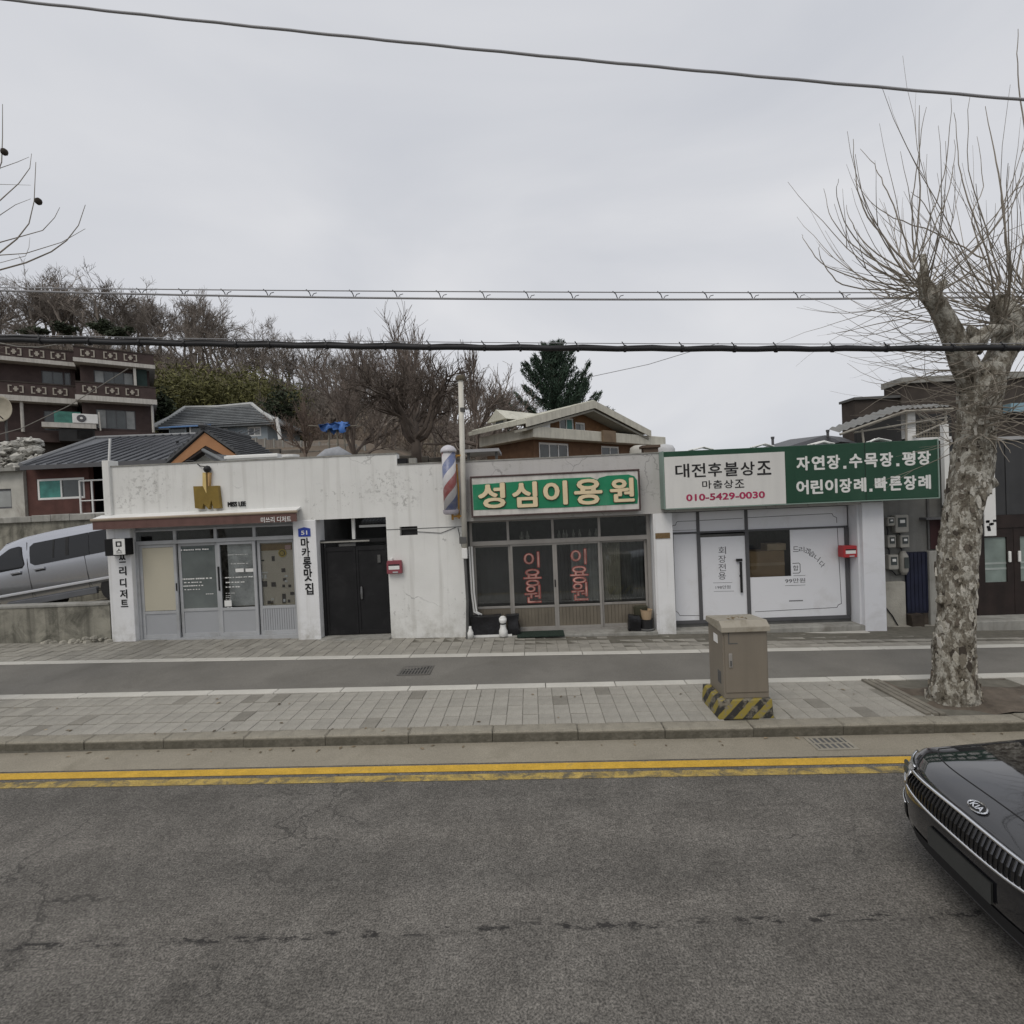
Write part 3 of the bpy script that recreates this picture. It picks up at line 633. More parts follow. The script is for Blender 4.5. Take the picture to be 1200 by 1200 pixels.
# the gate
gate = thing('steel_gate', 'black steel double gate with small pull handle between white piers', 'gate', (-3.6, 10.36, .2))
mb = MB(); mb.box(-4.33,-4.27,10.36,10.44,.2,2.2); mb.box(-2.95,-2.9,10.36,10.44,.2,2.2); mb.box(-4.27,-2.95,10.36,10.44,2.13,2.2); mb.build('gate_frame', M['black_steel'], gate)
for (a,b) in ((-4.265,-3.613),(-3.607,-2.955)):
    l = MB(); l.box(a,b,10.385,10.42,.24,2.05); l.box(a+.0,a+.05,10.372,10.385,.24,2.05); l.box(b-.05,b,10.372,10.385,.24,2.05); l.box(a+.05,b-.05,10.372,10.385,.24,.33); l.box(a+.05,b-.05,10.372,10.385,1.96,2.05)
    lo = l.build('gate_leaf', M['black_steel'], gate, bevel=.004)
    if a > -4: MB().lathe((a+.09,10.36,1.09),[(.0,-.14),(.022,-.12),(.03,0),(.022,.12),(.0,.14)],10).build('pull_handle', mat('dull steel handle', (.2,.2,.2), .4, metal=.8), lo); MB().box(b-.2,b-.14,10.355,10.371,1.7,1.86).build('lock_plate', M['soot'], lo)
MB().box(-4.33,-3.3,10.335,10.355,2.145,2.175).build('lintel_strip', M['concrete'], gate)
MB().box(-3.95,-3.60,10.375,10.378,2.06,2.12).build('gap_plate', M['soot'], gate)
# threshold
tag(MB().box(-4.33,-2.9,10.05,10.5,gz(-3.6,10.2)-.1,gz(-3.6,10.2)+.035).build('threshold', M['concrete'], shopA, bevel=.01))

# signs and fittings on the white shop
def sign_thing(name, label, cat, loc): return thing(name, label, cat, loc)
sg = sign_thing('letter_sign', 'gold letter M sign with a pencil-like brass lamp above the awning', 'sign', (xat(246,580,SY), SY, zat(246,597,SY)))
Lx = lambda X: xat(200+X/10, 580, SY); Lz = lambda X, Y: zat(200+X/10, 530+Y/10, SY)
def P2(X, Y, y=SY): return (Lx(X), Lz(X, Y))
body = [P2(*q) for q in ((310,655),(303,400),(412,398),(448,490),(478,398),(588,392),(603,655),(525,660),(505,560),(470,668),(410,600),(390,665))]
mb = MB(); n = len(body)
mb.prism(body[::-1] if False else [body[0],body[11],body[10],body[9],body[8],body[7],body[6],body[5],body[4],body[3],body[2],body[1]], SY-.09, SY-.002)
mb.build('letter', M['gold'], sg)
for q_, nm_, cc_ in ((((450,490),(452,240),(416,240),(408,396)),'stem',(.66,.50,.20)),(((453,490),(470,420),(474,240),(454,240)),'stem',(.16,.10,.03)),(((472,425),(480,396),(496,240),(476,240)),'stem',(.52,.33,.14))):
    MB().prism([P2(*q) for q in q_], SY-.08, SY-.002).build(nm_, mat('brass stem strip', cc_, .4, .1), sg)
kb = MB(); c0 = at(245,550,SY); kb.lathe((c0.x, SY-.06, c0.z), [(.0,-.075),(.05,-.055),(.075,0),(.05,.055),(0,.075)], 14); kb.build('lamp_head', M['black'], sg, smooth=True)
kw = MB(); kw.tube([c0+Vector((0,-.06,.05)), at(236,548,SY)+Vector((0,-.04,.03)), at(226,541,SY+.1)+Vector((0,0,.02)), at(218,540,SY+.5)], .010, 6); kw.build('lamp_cable', M['black'], sg)
ml = MB(); (xl,zl),(xr,zr) = px2(267.5,594,SY), px2(288,588.5,SY); letters(ml, 'MISS LEE', xl, xr, zl, zr+.02, SY-.0005, .02, .03)
tag(ml.build('shop_name_sign', M['black']), 'small black raised letters MISS LEE beside the gold letter sign', 'sign')
bs = thing('box_sign', 'small black framed box sign with a pale face on the left white pier', 'sign', (-8.45, SY-.12, 2.05))
(xl,zl),(xr,zr) = px2(130,651,SY-.1), px2(151.5,630.5,SY-.1)
MB().box(xl-.02,xr,SY-.22,SY-.002,zl,zr).build('case', M['black_steel'], bs, bevel=.008)
(xl2,zl2),(xr2,zr2) = px2(134.5,650,SY-.2), px2(147,631,SY-.2)
fb = MB().box(xl2,xr2,SY-.232,SY-.22,zl2,zr2).build('face', M['white_print'], bs)
lt = MB(); letters(lt, 'ㅁ', xl2+.06, xr2-.06, (zl2+zr2)/2-.0, zr2-.05, SY-.2325, .003, .03); letters(lt, '스', xl2+.06, xr2-.06, zl2+.03, (zl2+zr2)/2-.04, SY-.2325, .003, .01); lt.build('lettering', M['black'], fb)
def vertical(sx, pts, y, name, label, m, bold=.03, depth=.006):
    mb = MB()
    for ch, (cx, cy, w, h) in zip(sx, pts):
        q = at(cx, cy, y); k = y/600
        letters(mb, ch, q.x-w*k/2, q.x+w*k/2, q.z-h*k/2, q.z+h*k/2, y, depth, bold)
    return tag(mb.build(name, m), label, 'sign')
vertical('쓰리디저트', [(143.5,655,8,9),(144,669,9,11),(144.5,683,8,11),(145,696,9,11),(146,707,9,9)], SY-.0005, 'pier_lettering', 'black Korean lettering running down the left white pier', M['black'])
vertical('마카롱맛집', [(357.5,636,10,12),(358.5,647,10,11),(360,659.5,10,14),(361,673.5,10,15),(362.5,690,10,14)], SY-.0205, 'pier_lettering', 'black Korean lettering running down the white pier beside the gate', M['black'])
ap = thing('address_plate', 'blue house-shaped number plate on the white pier beside the gate', 'sign', (xat(357,628,SY), SY-.03, zat(357,629,SY)))
(xl,zl),(xr,zr) = px2(350,629,SY-.02), px2(363.5,617.5,SY-.02)
MB().prism([(xl,zl),(xr,zl),(xr,zr-.03),((xl+xr)/2,zr),(xl,zr-.03)],SY-.032,SY-.0205).build('plate', mat('blue enamel', (.03,.06,.33), .35, .05), ap)
lt = MB(); letters(lt,'51',xl+.06,xr-.06,zl+.035,zl+.12,SY-.0325,.003,.03); lt.build('lettering', M['white_print'], ap)
def mailbox(name, label, x, z, w, h, y, d, m, rz=0):
    t = thing(name, label, 'mailbox', (x, y, z)); a = w/2
    mb = MB(); mb.prism([(x-a,z),(x+a,z),(x+a,z+h*.8),(x+a*.9,z+h),(x-a*.9,z+h),(x-a,z+h*.8)], y-d, y-.002); mb.build('body', m, t, bevel=.008)
    MB().box(x-a*.72,x+a*.72,y-d-.006,y-d,z+h*.62,z+h*.72).build('slot', M['black'], t)
    MB().box(x-a*.72,x+a*.72,y-d-.005,y-d,z+h*.32,z+h*.6).build('label_plate', M['white_print'], t)
    MB().box(x-a*.2,x+a*.5,y-d-.008,y-d,z+h*.06,z+h*.16).build('latch', M['grey_frame'], t); return t
(xm,zm) = px2(462.5,671.5,SY)
mailbox('mailbox', 'faded maroon mailbox on the white wall right of the black gate', xm+.02, zm, .30, .26, SY, .1, mat('faded maroon paint', (.24,.06,.075), .5, .15))
MB2 = MB().box(-2.85,-2.79,SY-.06,SY-.002,1.72,1.80)
tag(MB2.build('door_bell', M['white_metal'], bevel=.006), 'small pale doorbell beside the top of the black gate', 'doorbell')
# things on the roof of the white shop
rb = thing('roof_box', 'long white plastic planter box on the flat roof of the dessert shop', 'planter', (xat(295,545,12.5), 12.5, 3.4))
xl, xr = xat(265,540,12.5), xat(325,540,12.5); zt = zat(295,532.5,12.5)
mb = MB(); mb.box(xl,xr,12.5,12.56,3.4,zt); mb.box(xl,xr,12.9,12.96,3.4,zt); mb.box(xl,xl+.06,12.56,12.9,3.4,zt); mb.box(xr-.06,xr,12.56,12.9,3.4,zt); mb.box(xl+.06,xr-.06,12.56,12.9,3.4,3.5)
mb.build('box', M['white_metal'], rb, bevel=.012); MB().box(xl-.03,xr+.03,12.46,12.497,zt-.09,zt-.02).build('rim', M['white_metal'], rb, bevel=.008)
xp = xat(341,540,12.3); zt = zat(341,533,12.3)
pot = MB().lathe((xp,12.3,0),[(.13,3.4),(.17,zt-.06),(.2,zt-.06),(.2,zt),(.17,zt),(.15,zt-.08)],14)
tag(pot.build('plant_pot', M['white_metal'], smooth=False), 'small white flower pot on the flat roof above the awning end', 'pot')
bl = thing('roof_bundle', 'grey wrapped bundle lying on the roof above the black gate', 'bundle', (xat(392,530,12.2),12.2,3.35))
xb_ = xat(392,530,12.2); zb_ = zat(392,535,12.2); mb = MB()
mb.tube([(xb_-.42,12.2,zb_-.05),(xb_-.2,12.22,zb_+.02),(xb_+.1,12.2,zb_+.04),(xb_+.4,12.2,zb_-.06)], [.08,.17,.2,.1], 9); mb.build('cloth', mat('grey tarpaulin', (.27,.28,.30), .8, .3, 4), bl, smooth=True)
for k in (-.4,0,.4): MB().box(xb_+k-.03,xb_+k+.03,12.17,12.23,3.3,zb_-.02).build('support', M['old_timber'], bl)
vb = MB().box(xat(467,540,SY+.1),xat(477,540,SY+.1),SY+.02,SY+.18,3.684,3.79)
tag(vb.build('roof_vent', M['black_steel']), 'small black vent box on the parapet step of the white shop', 'vent')
vb = MB().box(xat(480,540,SY+.1),xat(488,540,SY+.1),SY+.03,SY+.17,3.684,3.79)
tag(vb.build('roof_brick', M['concrete']), 'pale concrete block beside the black vent box on the parapet', 'block')
# low yard wall left of the shop
yw = thing('yard_wall', 'low stained concrete wall in front of the silver van', 'wall', (-11.5, 10.2, .2))
MB().box(-17,-8.72,SY,SY+.22,0,1.06).build('wall_body', M['old_concrete'], yw); MB().box(-17,-8.72,SY-.02,SY+.24,1.06,1.12).build('wall_cap', M['concrete'], yw, bevel=.015)
rub = MB(); r = random.Random(9)
for k in range(46):
    x = r.uniform(-10.3,-8.75); s = r.uniform(.03,.09); z = .28+r.uniform(0,.18)*(x+10.6)/1.8; 
    rub.lathe((x,SY-.01,z),[(s*.3,-s*.7),(s,-s*.1),(s*.8,s*.5),(s*.2,s*.7)],5)
tag(rub.build('rubble', mat('broken pale plaster', (.33,.315,.27), 1, .3, 6, island=.3), yw), kind='stuff')
# ------------------------------------------------------------------ barber shop
shopB = thing('barber_shop', 'small grey barber shop with sliding glass doors under a green signboard', 'building', (.6, 10.2, .1))
BX0, BX1 = -1.33, 2.42
mb = MB(); mb.box(BX0,2.64,SY+.003,SY+.25,2.47,3.655); mb.build('fascia', M['grey_wall'], shopB)
MB().box(BX0,2.64,SY-.01,SY+.27,3.655,3.68).build('coping', M['concrete'], shopB)
MB().box(2.42,2.80,SY,SY+.4,-.1,2.47).build('pier', M['white_pier'], shopB, bevel=.01)
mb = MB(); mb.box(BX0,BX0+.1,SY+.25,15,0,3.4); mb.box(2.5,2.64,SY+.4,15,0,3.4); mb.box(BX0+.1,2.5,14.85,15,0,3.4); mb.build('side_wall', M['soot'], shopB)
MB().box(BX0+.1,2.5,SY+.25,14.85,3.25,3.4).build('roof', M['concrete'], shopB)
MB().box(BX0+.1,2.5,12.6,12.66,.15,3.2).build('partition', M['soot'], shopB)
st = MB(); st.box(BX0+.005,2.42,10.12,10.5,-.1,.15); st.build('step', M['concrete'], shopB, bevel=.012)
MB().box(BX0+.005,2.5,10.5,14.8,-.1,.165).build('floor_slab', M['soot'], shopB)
DY = 10.46
bd = [xat(p, 660, DY) for p in (556.5, 598.5, 650.5, 704)]+[xat(757, 660, DY)]
td = [xat(p, 620, DY) for p in (558.5, 595, 647.5, 702, 754)]
fr = MB(); fr.box(bd[0]-.03,bd[4]+.03,DY-.03,DY+.09,1.955,2.04); fr.box(bd[0]-.03,bd[4]+.03,DY-.03,DY+.09,2.43,2.47); fr.box(bd[0]-.03,bd[4]+.03,DY-.04,DY+.09,.15,.19)
fr.box(bd[0]-.08,bd[0]-.03,DY-.03,DY+.09,.15,2.47); fr.box(bd[4]+.03,bd[4]+.10,DY-.03,DY+.09,.15,2.47)
for x in td[1:4]: fr.box(x-.025,x+.025,DY-.01,DY+.05,2.04,2.43)
fr.build('shopfront_frame', M['alu'], shopB)
sl = MB(); sl.box(BX0+.1,bd[0]-.08,DY+.02,DY+.05,.15,2.47); sl.build('side_panel', M['soot'], shopB)
MB().box(bd[4]+.10,2.42,DY-.1,DY+.05,.15,2.47).build('side_panel', M['grey_frame'], shopB)
for i in range(4): MB().box(bd[0]-.03 if i == 0 else td[i]+.025, bd[4]+.03 if i == 3 else td[i+1]-.025, DY+.015, DY+.022, 2.04, 2.43).build('transom_pane', M['glass'], shopB)
M['brown_panel'] = mat('brown ribbed door panel', (.155,.135,.105), .6, .12, 3, streak=.25)
bl = []
for i in range(4):
    bl.append(leaf(shopB, bd[i]+(.0 if i else -.03), bd[i+1]+(.0 if i < 3 else .03), .19, .66, 1.955, DY+(.0 if i in (1,2) else .05), M['alu'], M['glass'], M['brown_panel'], .045, 12))
cur = mat('yellowed lace curtain', (.30,.29,.23), .9, .35, 2.5)
def curtain(x0, x1, z0, z1, y, m, amp=.02, nw=9):
    P = [[(x0+(x1-x0)*i/40, y+amp*math.sin(i/40*nw*2*math.pi)+.3*amp*math.sin(i*1.7), z) for i in range(41)] for z in (z0, z1)]
    return MB().grid(P).build('curtain', m, shopB, smooth=True)
curtain(bd[3]+.02, bd[3]+.42, .7, 1.95, DY+.16, cur); curtain(bd[2]+.34, bd[3]-.02, .7, 1.95, DY+.20, mat('grey net curtain', (.30,.31,.29), .9, .3, 3), .02, 4)
curtain(bd[3]+.42, bd[4], .7, 1.95, DY+.26, mat('dim net curtain', (.12,.125,.12), .9, .3, 2), .015, 7)
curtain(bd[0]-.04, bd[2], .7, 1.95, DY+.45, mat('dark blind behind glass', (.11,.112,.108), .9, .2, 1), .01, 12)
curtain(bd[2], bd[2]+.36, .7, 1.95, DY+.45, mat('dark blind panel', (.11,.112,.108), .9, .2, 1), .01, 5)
# small things on the transom shelf inside
shf = MB()
r = random.Random(4)
for k in range(11):
    x = bd[2]+r.uniform(.05,.95) if k < 7 else bd[1]+r.uniform(.2,.4); s = r.uniform(.03,.05); shf.lathe((x,DY+.10,2.045),[(s*.7,0),(s,.05),(s*.5,.1),(s*.25,.16)],7)
shf.build('shelf_jars', mat('dim glass jars', (.20,.20,.17), .6, .3, 6, island=.5), shopB)
# window lettering
for i, cx in ((1, (623,624,624.5)), (2, (678,679,679.5))):
    lm, lw = MB(), MB()
    for ch, px, py, w, h in zip('이용원', cx, (656,677,696) if i == 1 else (652.5,673.5,693), (19,22,20), (19,21,22)):
        q = at(px, py, DY); k = DY/600; a, c = w*k/2, h*k/2
        letters(lm, ch, q.x-a, q.x+a, q.z-c, q.z+c, DY+.0165, .002, .03); letters(lw, ch, q.x-a*.93, q.x+a*.93, q.z-c*.93, q.z+c*.93, DY+.0135, .002, .0)
    lm.build('lettering', mat('red window paint', (.27,.04,.035), .6, .2), bl[i]); lw.build('lettering', mat('faded pink window paint', (.36,.21,.18), .6, .5, 6), bl[i])
for x in (bd[2]-.015,): MB().box(x-.012,x+.012,DY-.02,DY,1.05,1.2).build('door_pull', M['black'], bl[1])
# signboard
sb = thing('signboard', 'long weathered green signboard with cream raised Korean letters above the glass doors', 'sign', (.5, 10.1, 2.55))
BSY = 9.98; A_, B_ = at(552,560,BSY), at(750,597,BSY)
sx0, sx1, sz0, sz1 = xat(551.5,585,BSY), xat(750.5,573,BSY), 2.545, 3.355
fr = MB(); w = .035
fr.box(sx0,sx1,BSY,SY+.002,sz0+.001,sz0+w); fr.box(sx0,sx1,BSY,SY+.002,sz1-w,sz1); fr.box(sx0,sx0+w,BSY,SY+.002,sz0+w,sz1-w); fr.box(sx1-w,sx1,BSY,SY+.002,sz0+w,sz1-w)
fr.build('frame', mat('dark red brown sign frame', (.07,.045,.042), .6, .2), sb, bevel=.01)
MB().box(sx0+w,sx1-w,BSY+.02,BSY+.06,sz0+w,sz1-w).build('face', mat('white sign face', (.60,.585,.55), .6, .06, 2, dirt=(.42,.40,.35), streak=.25), sb)
gzr = [(sx0+w+.012,sz0+.15),(sx1-w-.06,sz0+.115)]
# torn green film: curled upper right corner
top = [(sx1-w-.03,sz0+.14)]+[(sx1-w-.01,sz0+.3),(sx1-w-.02,sz1-.22),(sx1-w-.07,sz1-.14),(sx1-w-.18,sz1-.10),(sx1-.62,sz1-.105),(sx1-.78,sz1-.14),(sx1-.82,sz1-.175),(sx1-.95,sz1-.12),(sx0+1.6,sz1-.12),(sx0+.5,sz1-.155),(sx0+w+.012,sz1-.165)]
MB().prism([(sx0+w+.012,sz0+.15),(sx0+1.8,sz0+.125)]+top,BSY+.012,BSY+.0195).build('green_film', mat('green sign film', (.012,.20,.095), .5, .12, 3, dirt=(.06,.26,.15)), sb)
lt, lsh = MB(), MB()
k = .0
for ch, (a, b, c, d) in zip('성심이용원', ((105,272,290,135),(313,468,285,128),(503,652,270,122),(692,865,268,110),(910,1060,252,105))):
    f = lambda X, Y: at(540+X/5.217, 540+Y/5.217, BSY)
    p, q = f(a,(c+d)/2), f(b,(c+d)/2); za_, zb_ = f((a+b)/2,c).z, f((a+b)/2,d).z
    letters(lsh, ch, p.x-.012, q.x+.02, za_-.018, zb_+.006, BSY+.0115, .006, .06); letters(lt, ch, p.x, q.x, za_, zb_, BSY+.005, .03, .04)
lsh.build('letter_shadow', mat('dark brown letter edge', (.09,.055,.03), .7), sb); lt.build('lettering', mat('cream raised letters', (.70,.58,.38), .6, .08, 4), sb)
# barber pole
bp = thing('barber_pole', 'faded red white and blue striped barber pole on a bracket', 'barber pole', (xat(527,565,9.98), 9.98, 2.5))
cx, cy, r = xat(527,565,9.98), 9.98, .135; z0, z1 = zat(528,601,9.98), zat(524,528,9.98)
def stripes():
    m = bpy.data.materials.new('barber stripes'); m.use_nodes = True; nt = m.node_tree; b = nt.nodes['Principled BSDF']; b.inputs['Roughness'].default_value = .35
    sx_ = nt.nodes.new('ShaderNodeSeparateXYZ'); nt.links.new(coords(nt), sx_.inputs[0])
    an = mth(nt, 'DIVIDE', mth(nt, 'ARCTAN2', sx_.outputs[1], sx_.outputs[0]), 2*math.pi)
    t = mth(nt, 'FRACT', mth(nt, 'ADD', mth(nt, 'SUBTRACT', mth(nt, 'MULTIPLY', sx_.outputs[2], 1.12), an), STRIPE_PH))
    r_ = nt.nodes.new('ShaderNodeValToRGB'); r_.color_ramp.interpolation = 'CONSTANT'; e = r_.color_ramp.elements
    e[0].position = 0; e[0].color = (.30,.09,.09,1); e[1].position = .27; e[1].color = (.55,.54,.55,1)
    for p_, c_ in ((.5,(.13,.16,.29)), (.77,(.55,.54,.55))): q = e.new(p_); q.color = (*c_,1)
    nt.links.new(t, r_.inputs[0]); out = mixc(nt, ramp(nt, noise(nt, coords(nt), 9, 6, .7), .45, .75, (0,0,0), (.5,.5,.5)), r_.outputs[0], (.42,.40,.38))
    nt.links.new(out, b.inputs['Base Color']); return m
STRIPE_PH = .15
MB().lathe((cx,cy,0),[(r,z0+.06),(r,z1-.04)],28).build('striped_cylinder', stripes(), bp, smooth=False)
for p in bp.children[0].data.polygons: p.use_smooth = len(p.vertices) == 4
MB().lathe((cx,cy,0),[(r+.02,z1-.04),(r+.025,z1-.01),(r+.01,z1+.03),(r*.75,z1+.075),(r*.35,z1+.1),(.0,z1+.108)],24).build('domed_cap', mat('silvery painted cap', (.50,.49,.52), .35, .1), bp, smooth=True)
MB().lathe((cx,cy,0),[(r*.8,z0-.03),(r+.012,z0-.015),(r+.02,z0+.02),(r+.02,z0+.06)],24).build('base_ring', mat('grey lilac ring', (.33,.31,.34), .4, .15), bp)
br = MB(); br.box(cx+.0,-1.27,cy+.03,cy+.06,z0-.09,z0-.055); br.tube([(cx+.02,cy+.04,z0-.03),(cx+.02,cy+.04,z0-.14)],.025,6); br.box(-1.44,-1.40,cy+.02,SY-.002,z0-.1,z0-.04); br.box(cx+.12,-1.25,cy-.0,cy+.03,z1-.12,z1-.09); br.box(-1.445,-1.41,cy+.02,SY-.002,z1-.13,z1-.08)
br.tube([(-1.40,cy+.06,z0-.12),(-1.385,cy+.06,z0+.4),(-1.40,cy+.06,z0+.95)],.017,6)
br.build('bracket', M['rust'], bp)
# white steel service pole
pl = thing('service_pole', 'slim white steel pole with cap standing between the white shop and the barber shop', 'pole', (-1.29,10.02,.1))
xp0, xp1 = xat(547,700,10.02), xat(540,450,10.02); ztop = zat(540,441,10.02)
MB().tube([(xp0,10.02,1.75),(xp1,10.02,ztop-.06)],[.055,.05],12).build('shaft', mat('yellowed white steel', (.56,.54,.48), .5, .1, 4, dirt=(.4,.3,.18), dirt_lo=.6), pl, smooth=True)
MB().lathe((xp1,10.02,0),[(.075,ztop-.08),(.085,ztop-.05),(.085,ztop),(.05,ztop+.02)],12).build('cap', mat('brown cap', (.14,.12,.085), .8), pl)
jz = zat(545,632,10.02); MB().box(xp0-.09,xp0+.05,9.95,10.09,jz-.08,jz+.05).build('junction_box', M['soot'], pl, bevel=.01)
MB().box(xp0-.055,xp0+.055,9.96,10.08,jz-.38,jz-.17).build('meter_box', M['white_metal'], pl, bevel=.015)
MB().lathe((xp1+.005,10.02,0),[(.06,4.62),(.06,4.70)],12).build('clamp_band', M['soot'], pl)
tb = MB(); tb.tube([(xp0,10.02,1.76),(xp0+.01,10.03,.9),(xp0-.03,10.04,.12)],[.03,.03,.03],8); tb.build('lower_tube', M['soot'], pl)
cdt = MB()
for k, off in enumerate((0,.05)):
    cdt.tube([(xp0+.05+off,10.36,1.95),(xp0+.06+off,10.36,1.0),(xp0+.09+off,10.36,.62),(xp0+.2+off,10.33,.56)],.02,7)
cdt.build('conduit', M['white_metal'], pl, smooth=True)
ws = MB(); ws.tube([(-1.5,SY-.01,2.36),(-1.8,SY-.012,2.26),(-2.3,SY-.012,2.31)],.006,5); ws.tube([(-1.45,SY-.01,2.35),(-1.36,SY-.02,1.8),(-1.35,SY-.02,1.5)],.006,5)
ws.build('loose_wire', M['cable'], pl)
# things on the barber's step
def cloth_block(mb, x0,x1,y0,y1,z0,z1,seed,amp=.03,nx=10,ny=5,nz=6):
    n = lambda x,y,z: Vector((mnoise.noise((x*4+seed,y*4,z*4)), mnoise.noise((x*4,y*4+seed,z*4)), mnoise.noise((x*4,y*4,z*4+seed))))*amp
    def face(f, a, b): mb.grid([[tuple(Vector(f(i/a,j/b))+n(*f(i/a,j/b))) for i in range(a+1)] for j in range(b+1)])
    L = lambda a,b,t: a+(b-a)*t
    face(lambda u,v:(L(x0,x1,u),y0,L(z0,z1,v)),nx,nz); face(lambda u,v:(L(x1,x0,u),y1,L(z0,z1,v)),nx,nz)
    face(lambda u,v:(x0,L(y1,y0,u),L(z0,z1,v)),ny,nz); face(lambda u,v:(x1,L(y0,y1,u),L(z0,z1,v)),ny,nz); face(lambda u,v:(L(x0,x1,u),L(y0,y1,v),z1),nx,ny)
    return mb
cb = thing('covered_box', 'low box under a crumpled black cover on the barber step', 'covered box', (xat(572,735,10.25),10.25,.15))
M['black_plastic'] = mat('crumpled black plastic', (.014,.014,.016), .38, .2, 8, .6, 14)
cloth_block(MB(), xat(553,735,10.2), xat(588,735,10.2), 10.17, 10.4, .155, .55, 3.3, .035).build('cover', M['black_plastic'], cb, smooth=True)
MB().box(xat(553,745,10.15),xat(600,745,10.15),10.14,10.165,.151,.19).build('white_edge', M['white_metal'], cb)
tag(cloth_block(MB(), xat(594,735,10.25), xat(608.5,740,10.25), 10.2, 10.38, .155, .56, 8.1, .05).build('rubbish_bag', M['black_plastic'], smooth=True), 'upright black plastic bag next to the white plastic bottle on the barber step', 'bag')
bx_ = xat(589.5,735,10.12); bt = thing('plastic_bottle', 'tall white plastic bottle standing on the barber step', 'bottle', (bx_,10.14,.155))
MB().lathe((bx_,10.14,0),[(.06,.152),(.085,.17),(.085,.27),(.06,.33),(.055,.42),(.075,.46),(.075,.52)],14).build('body', M['white_metal'], bt, smooth=True)
MB().lathe((bx_,10.14,0),[(.06,.52),(.06,.54),(.03,.56)],12).build('cap', M['white_metal'], bt); MB().lathe((bx_,10.14,0),[(.062,.40),(.062,.425)],12).build('band', M['black'], bt)
b2x = xat(551,742,10.05); tag(MB().lathe((b2x,10.05,0),[(.05,gz(-1.3,10.05)),(.065,.13),(.065,.28),(.03,.36),(.03,.4)],12).build('plastic_bottle', M['white_metal'], smooth=True), 'small white plastic bottle at the foot of the white steel pole', 'bottle')
mt = MB(); xl, xr = xat(606,742,10.2), xat(661,742,10.2); mt.box(xl,xr,10.0,10.42,.152,.172)
tag(mt.build('door_mat', mat('dark green mat', (.022,.038,.028), .95, .3, 30, .8, 200), bevel=.004), 'dark green door mat on the step before the glass doors', 'mat')
px_, py_ = xat(757.5,722,10.28), 10.28
fp = thing('bucket', 'tan flower pot set in a dark bucket beside the white pier', 'bucket', (px_,py_,.15))
MB().lathe((px_,py_,0),[(.09,.152),(.115,.17),(.125,.36),(.13,.37),(.115,.37)],14).build('bucket_body', M['rubber'], fp); MB().lathe((px_,py_,0),[(.09,.36),(.115,.55),(.12,.56),(.10,.56),(.09,.52)],14).build('flower_pot', mat('tan plastic pot', (.42,.31,.20), .7, .1), fp)
MB().lathe((px_,py_,0),[(.145,.152),(.155,.18),(.14,.19)],14).build('saucer', M['soot'], fp)
tag(cloth_block(MB(), xat(737,728,10.22), xat(750,728,10.22), 10.2, 10.36, .152, .47, 5.7, .07).build('rubbish_bag', M['black_plastic'], smooth=True), 'crumpled black rubbish bag in front of the tan flower pot', 'bag')
bk2 = xat(751,712,10.38); tag(MB().lathe((bk2,10.42,0),[(.1,.152),(.14,.5),(.145,.60),(.12,.60)],12).build('plant_tub', mat('dark olive tub', (.05,.048,.03), .8, .3)), 'dark olive tub behind the rubbish bag beside the white pier', 'tub')
tag(MB().box(xat(768,628,SY),xat(785,628,SY),SY-.014,SY-.001,zat(776,631,SY),zat(776,624.5,SY)).build('address_plate', mat('brown number plate', (.16,.105,.05), .5, .3, 30)), 'small brown address plate on the white pier beside the funeral shop', 'sign')

# ------------------------------------------------------------------ funeral service shop
shopC = thing('funeral_shop', 'white-panelled funeral service shop recessed between two white piers', 'building', (4.7, 10.2, 0))
RY = 10.58; CX1 = 6.87
MB().box(6.46,CX1,SY,SY+.5,-.15,2.52).build('pier', M['clean_white'], shopC, bevel=.008)
mb = MB(); mb.box(2.65,6.88,SY+.02,SY+.3,2.48,3.60); mb.build('fascia', M['grey_wall'], shopC)
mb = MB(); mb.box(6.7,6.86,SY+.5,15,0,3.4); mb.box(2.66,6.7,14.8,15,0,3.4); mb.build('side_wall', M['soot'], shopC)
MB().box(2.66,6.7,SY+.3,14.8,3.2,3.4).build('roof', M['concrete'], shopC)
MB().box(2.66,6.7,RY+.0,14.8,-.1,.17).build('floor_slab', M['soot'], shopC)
stp = MB(); stp.box(2.80,6.46,10.2,RY-.03,-.12,.115); stp.build('step', M['concrete'], shopC, bevel=.015)
stp = MB(); stp.box(4.3,6.45,10.03,10.195,-.12,.02); stp.build('step', M['edging'], shopC, bevel=.02)
# return wall on the right inside the porch
MB().box(6.42,6.46,SY+.1,RY,.115,2.48).build('return_panel', M['clean_white'], shopC)
cxs = [xat(p, 665, RY) for p in (787.5, 819.5, 876, 990)]
cx0, cx1_, cx2_, cx3 = cxs; cx0 = 2.81; cx3 = 6.40
M['dark_frame'] = mat('dark grey frame', (.09,.09,.095), .45, .1)
fr = MB(); fr.box(cx0,cx3,RY-.02,RY+.05,2.015,2.055); fr.box(cx0,cx3,RY-.02,RY+.05,2.455,2.48); fr.box(cx0,cx3,RY-.02,RY+.05,.172,.24)
for x in (cx1_, cx2_): fr.box(x-.035,x+.035,RY-.025,RY+.055,.24,2.015); fr.box(x-.03,x+.03,RY-.02,RY+.05,2.055,2.455)
fr.box(cx3-.07,cx3,RY-.03,RY+.055,.24,2.015)
fr.build('shopfront_frame', M['dark_frame'], shopC)
panels = []
for a, b in ((cx0,cx1_-.03),(cx1_+.03,cx2_-.03),(cx2_+.03,cx3)): panels.append(MB().box(a,b,RY,RY+.02,2.055,2.455).build('transom_panel', M['clean_white'], shopC))
pl_ = MB().box(cx0,cx1_-.035,RY,RY+.02,.24,2.015).build('wall_panel', M['clean_white'], shopC)
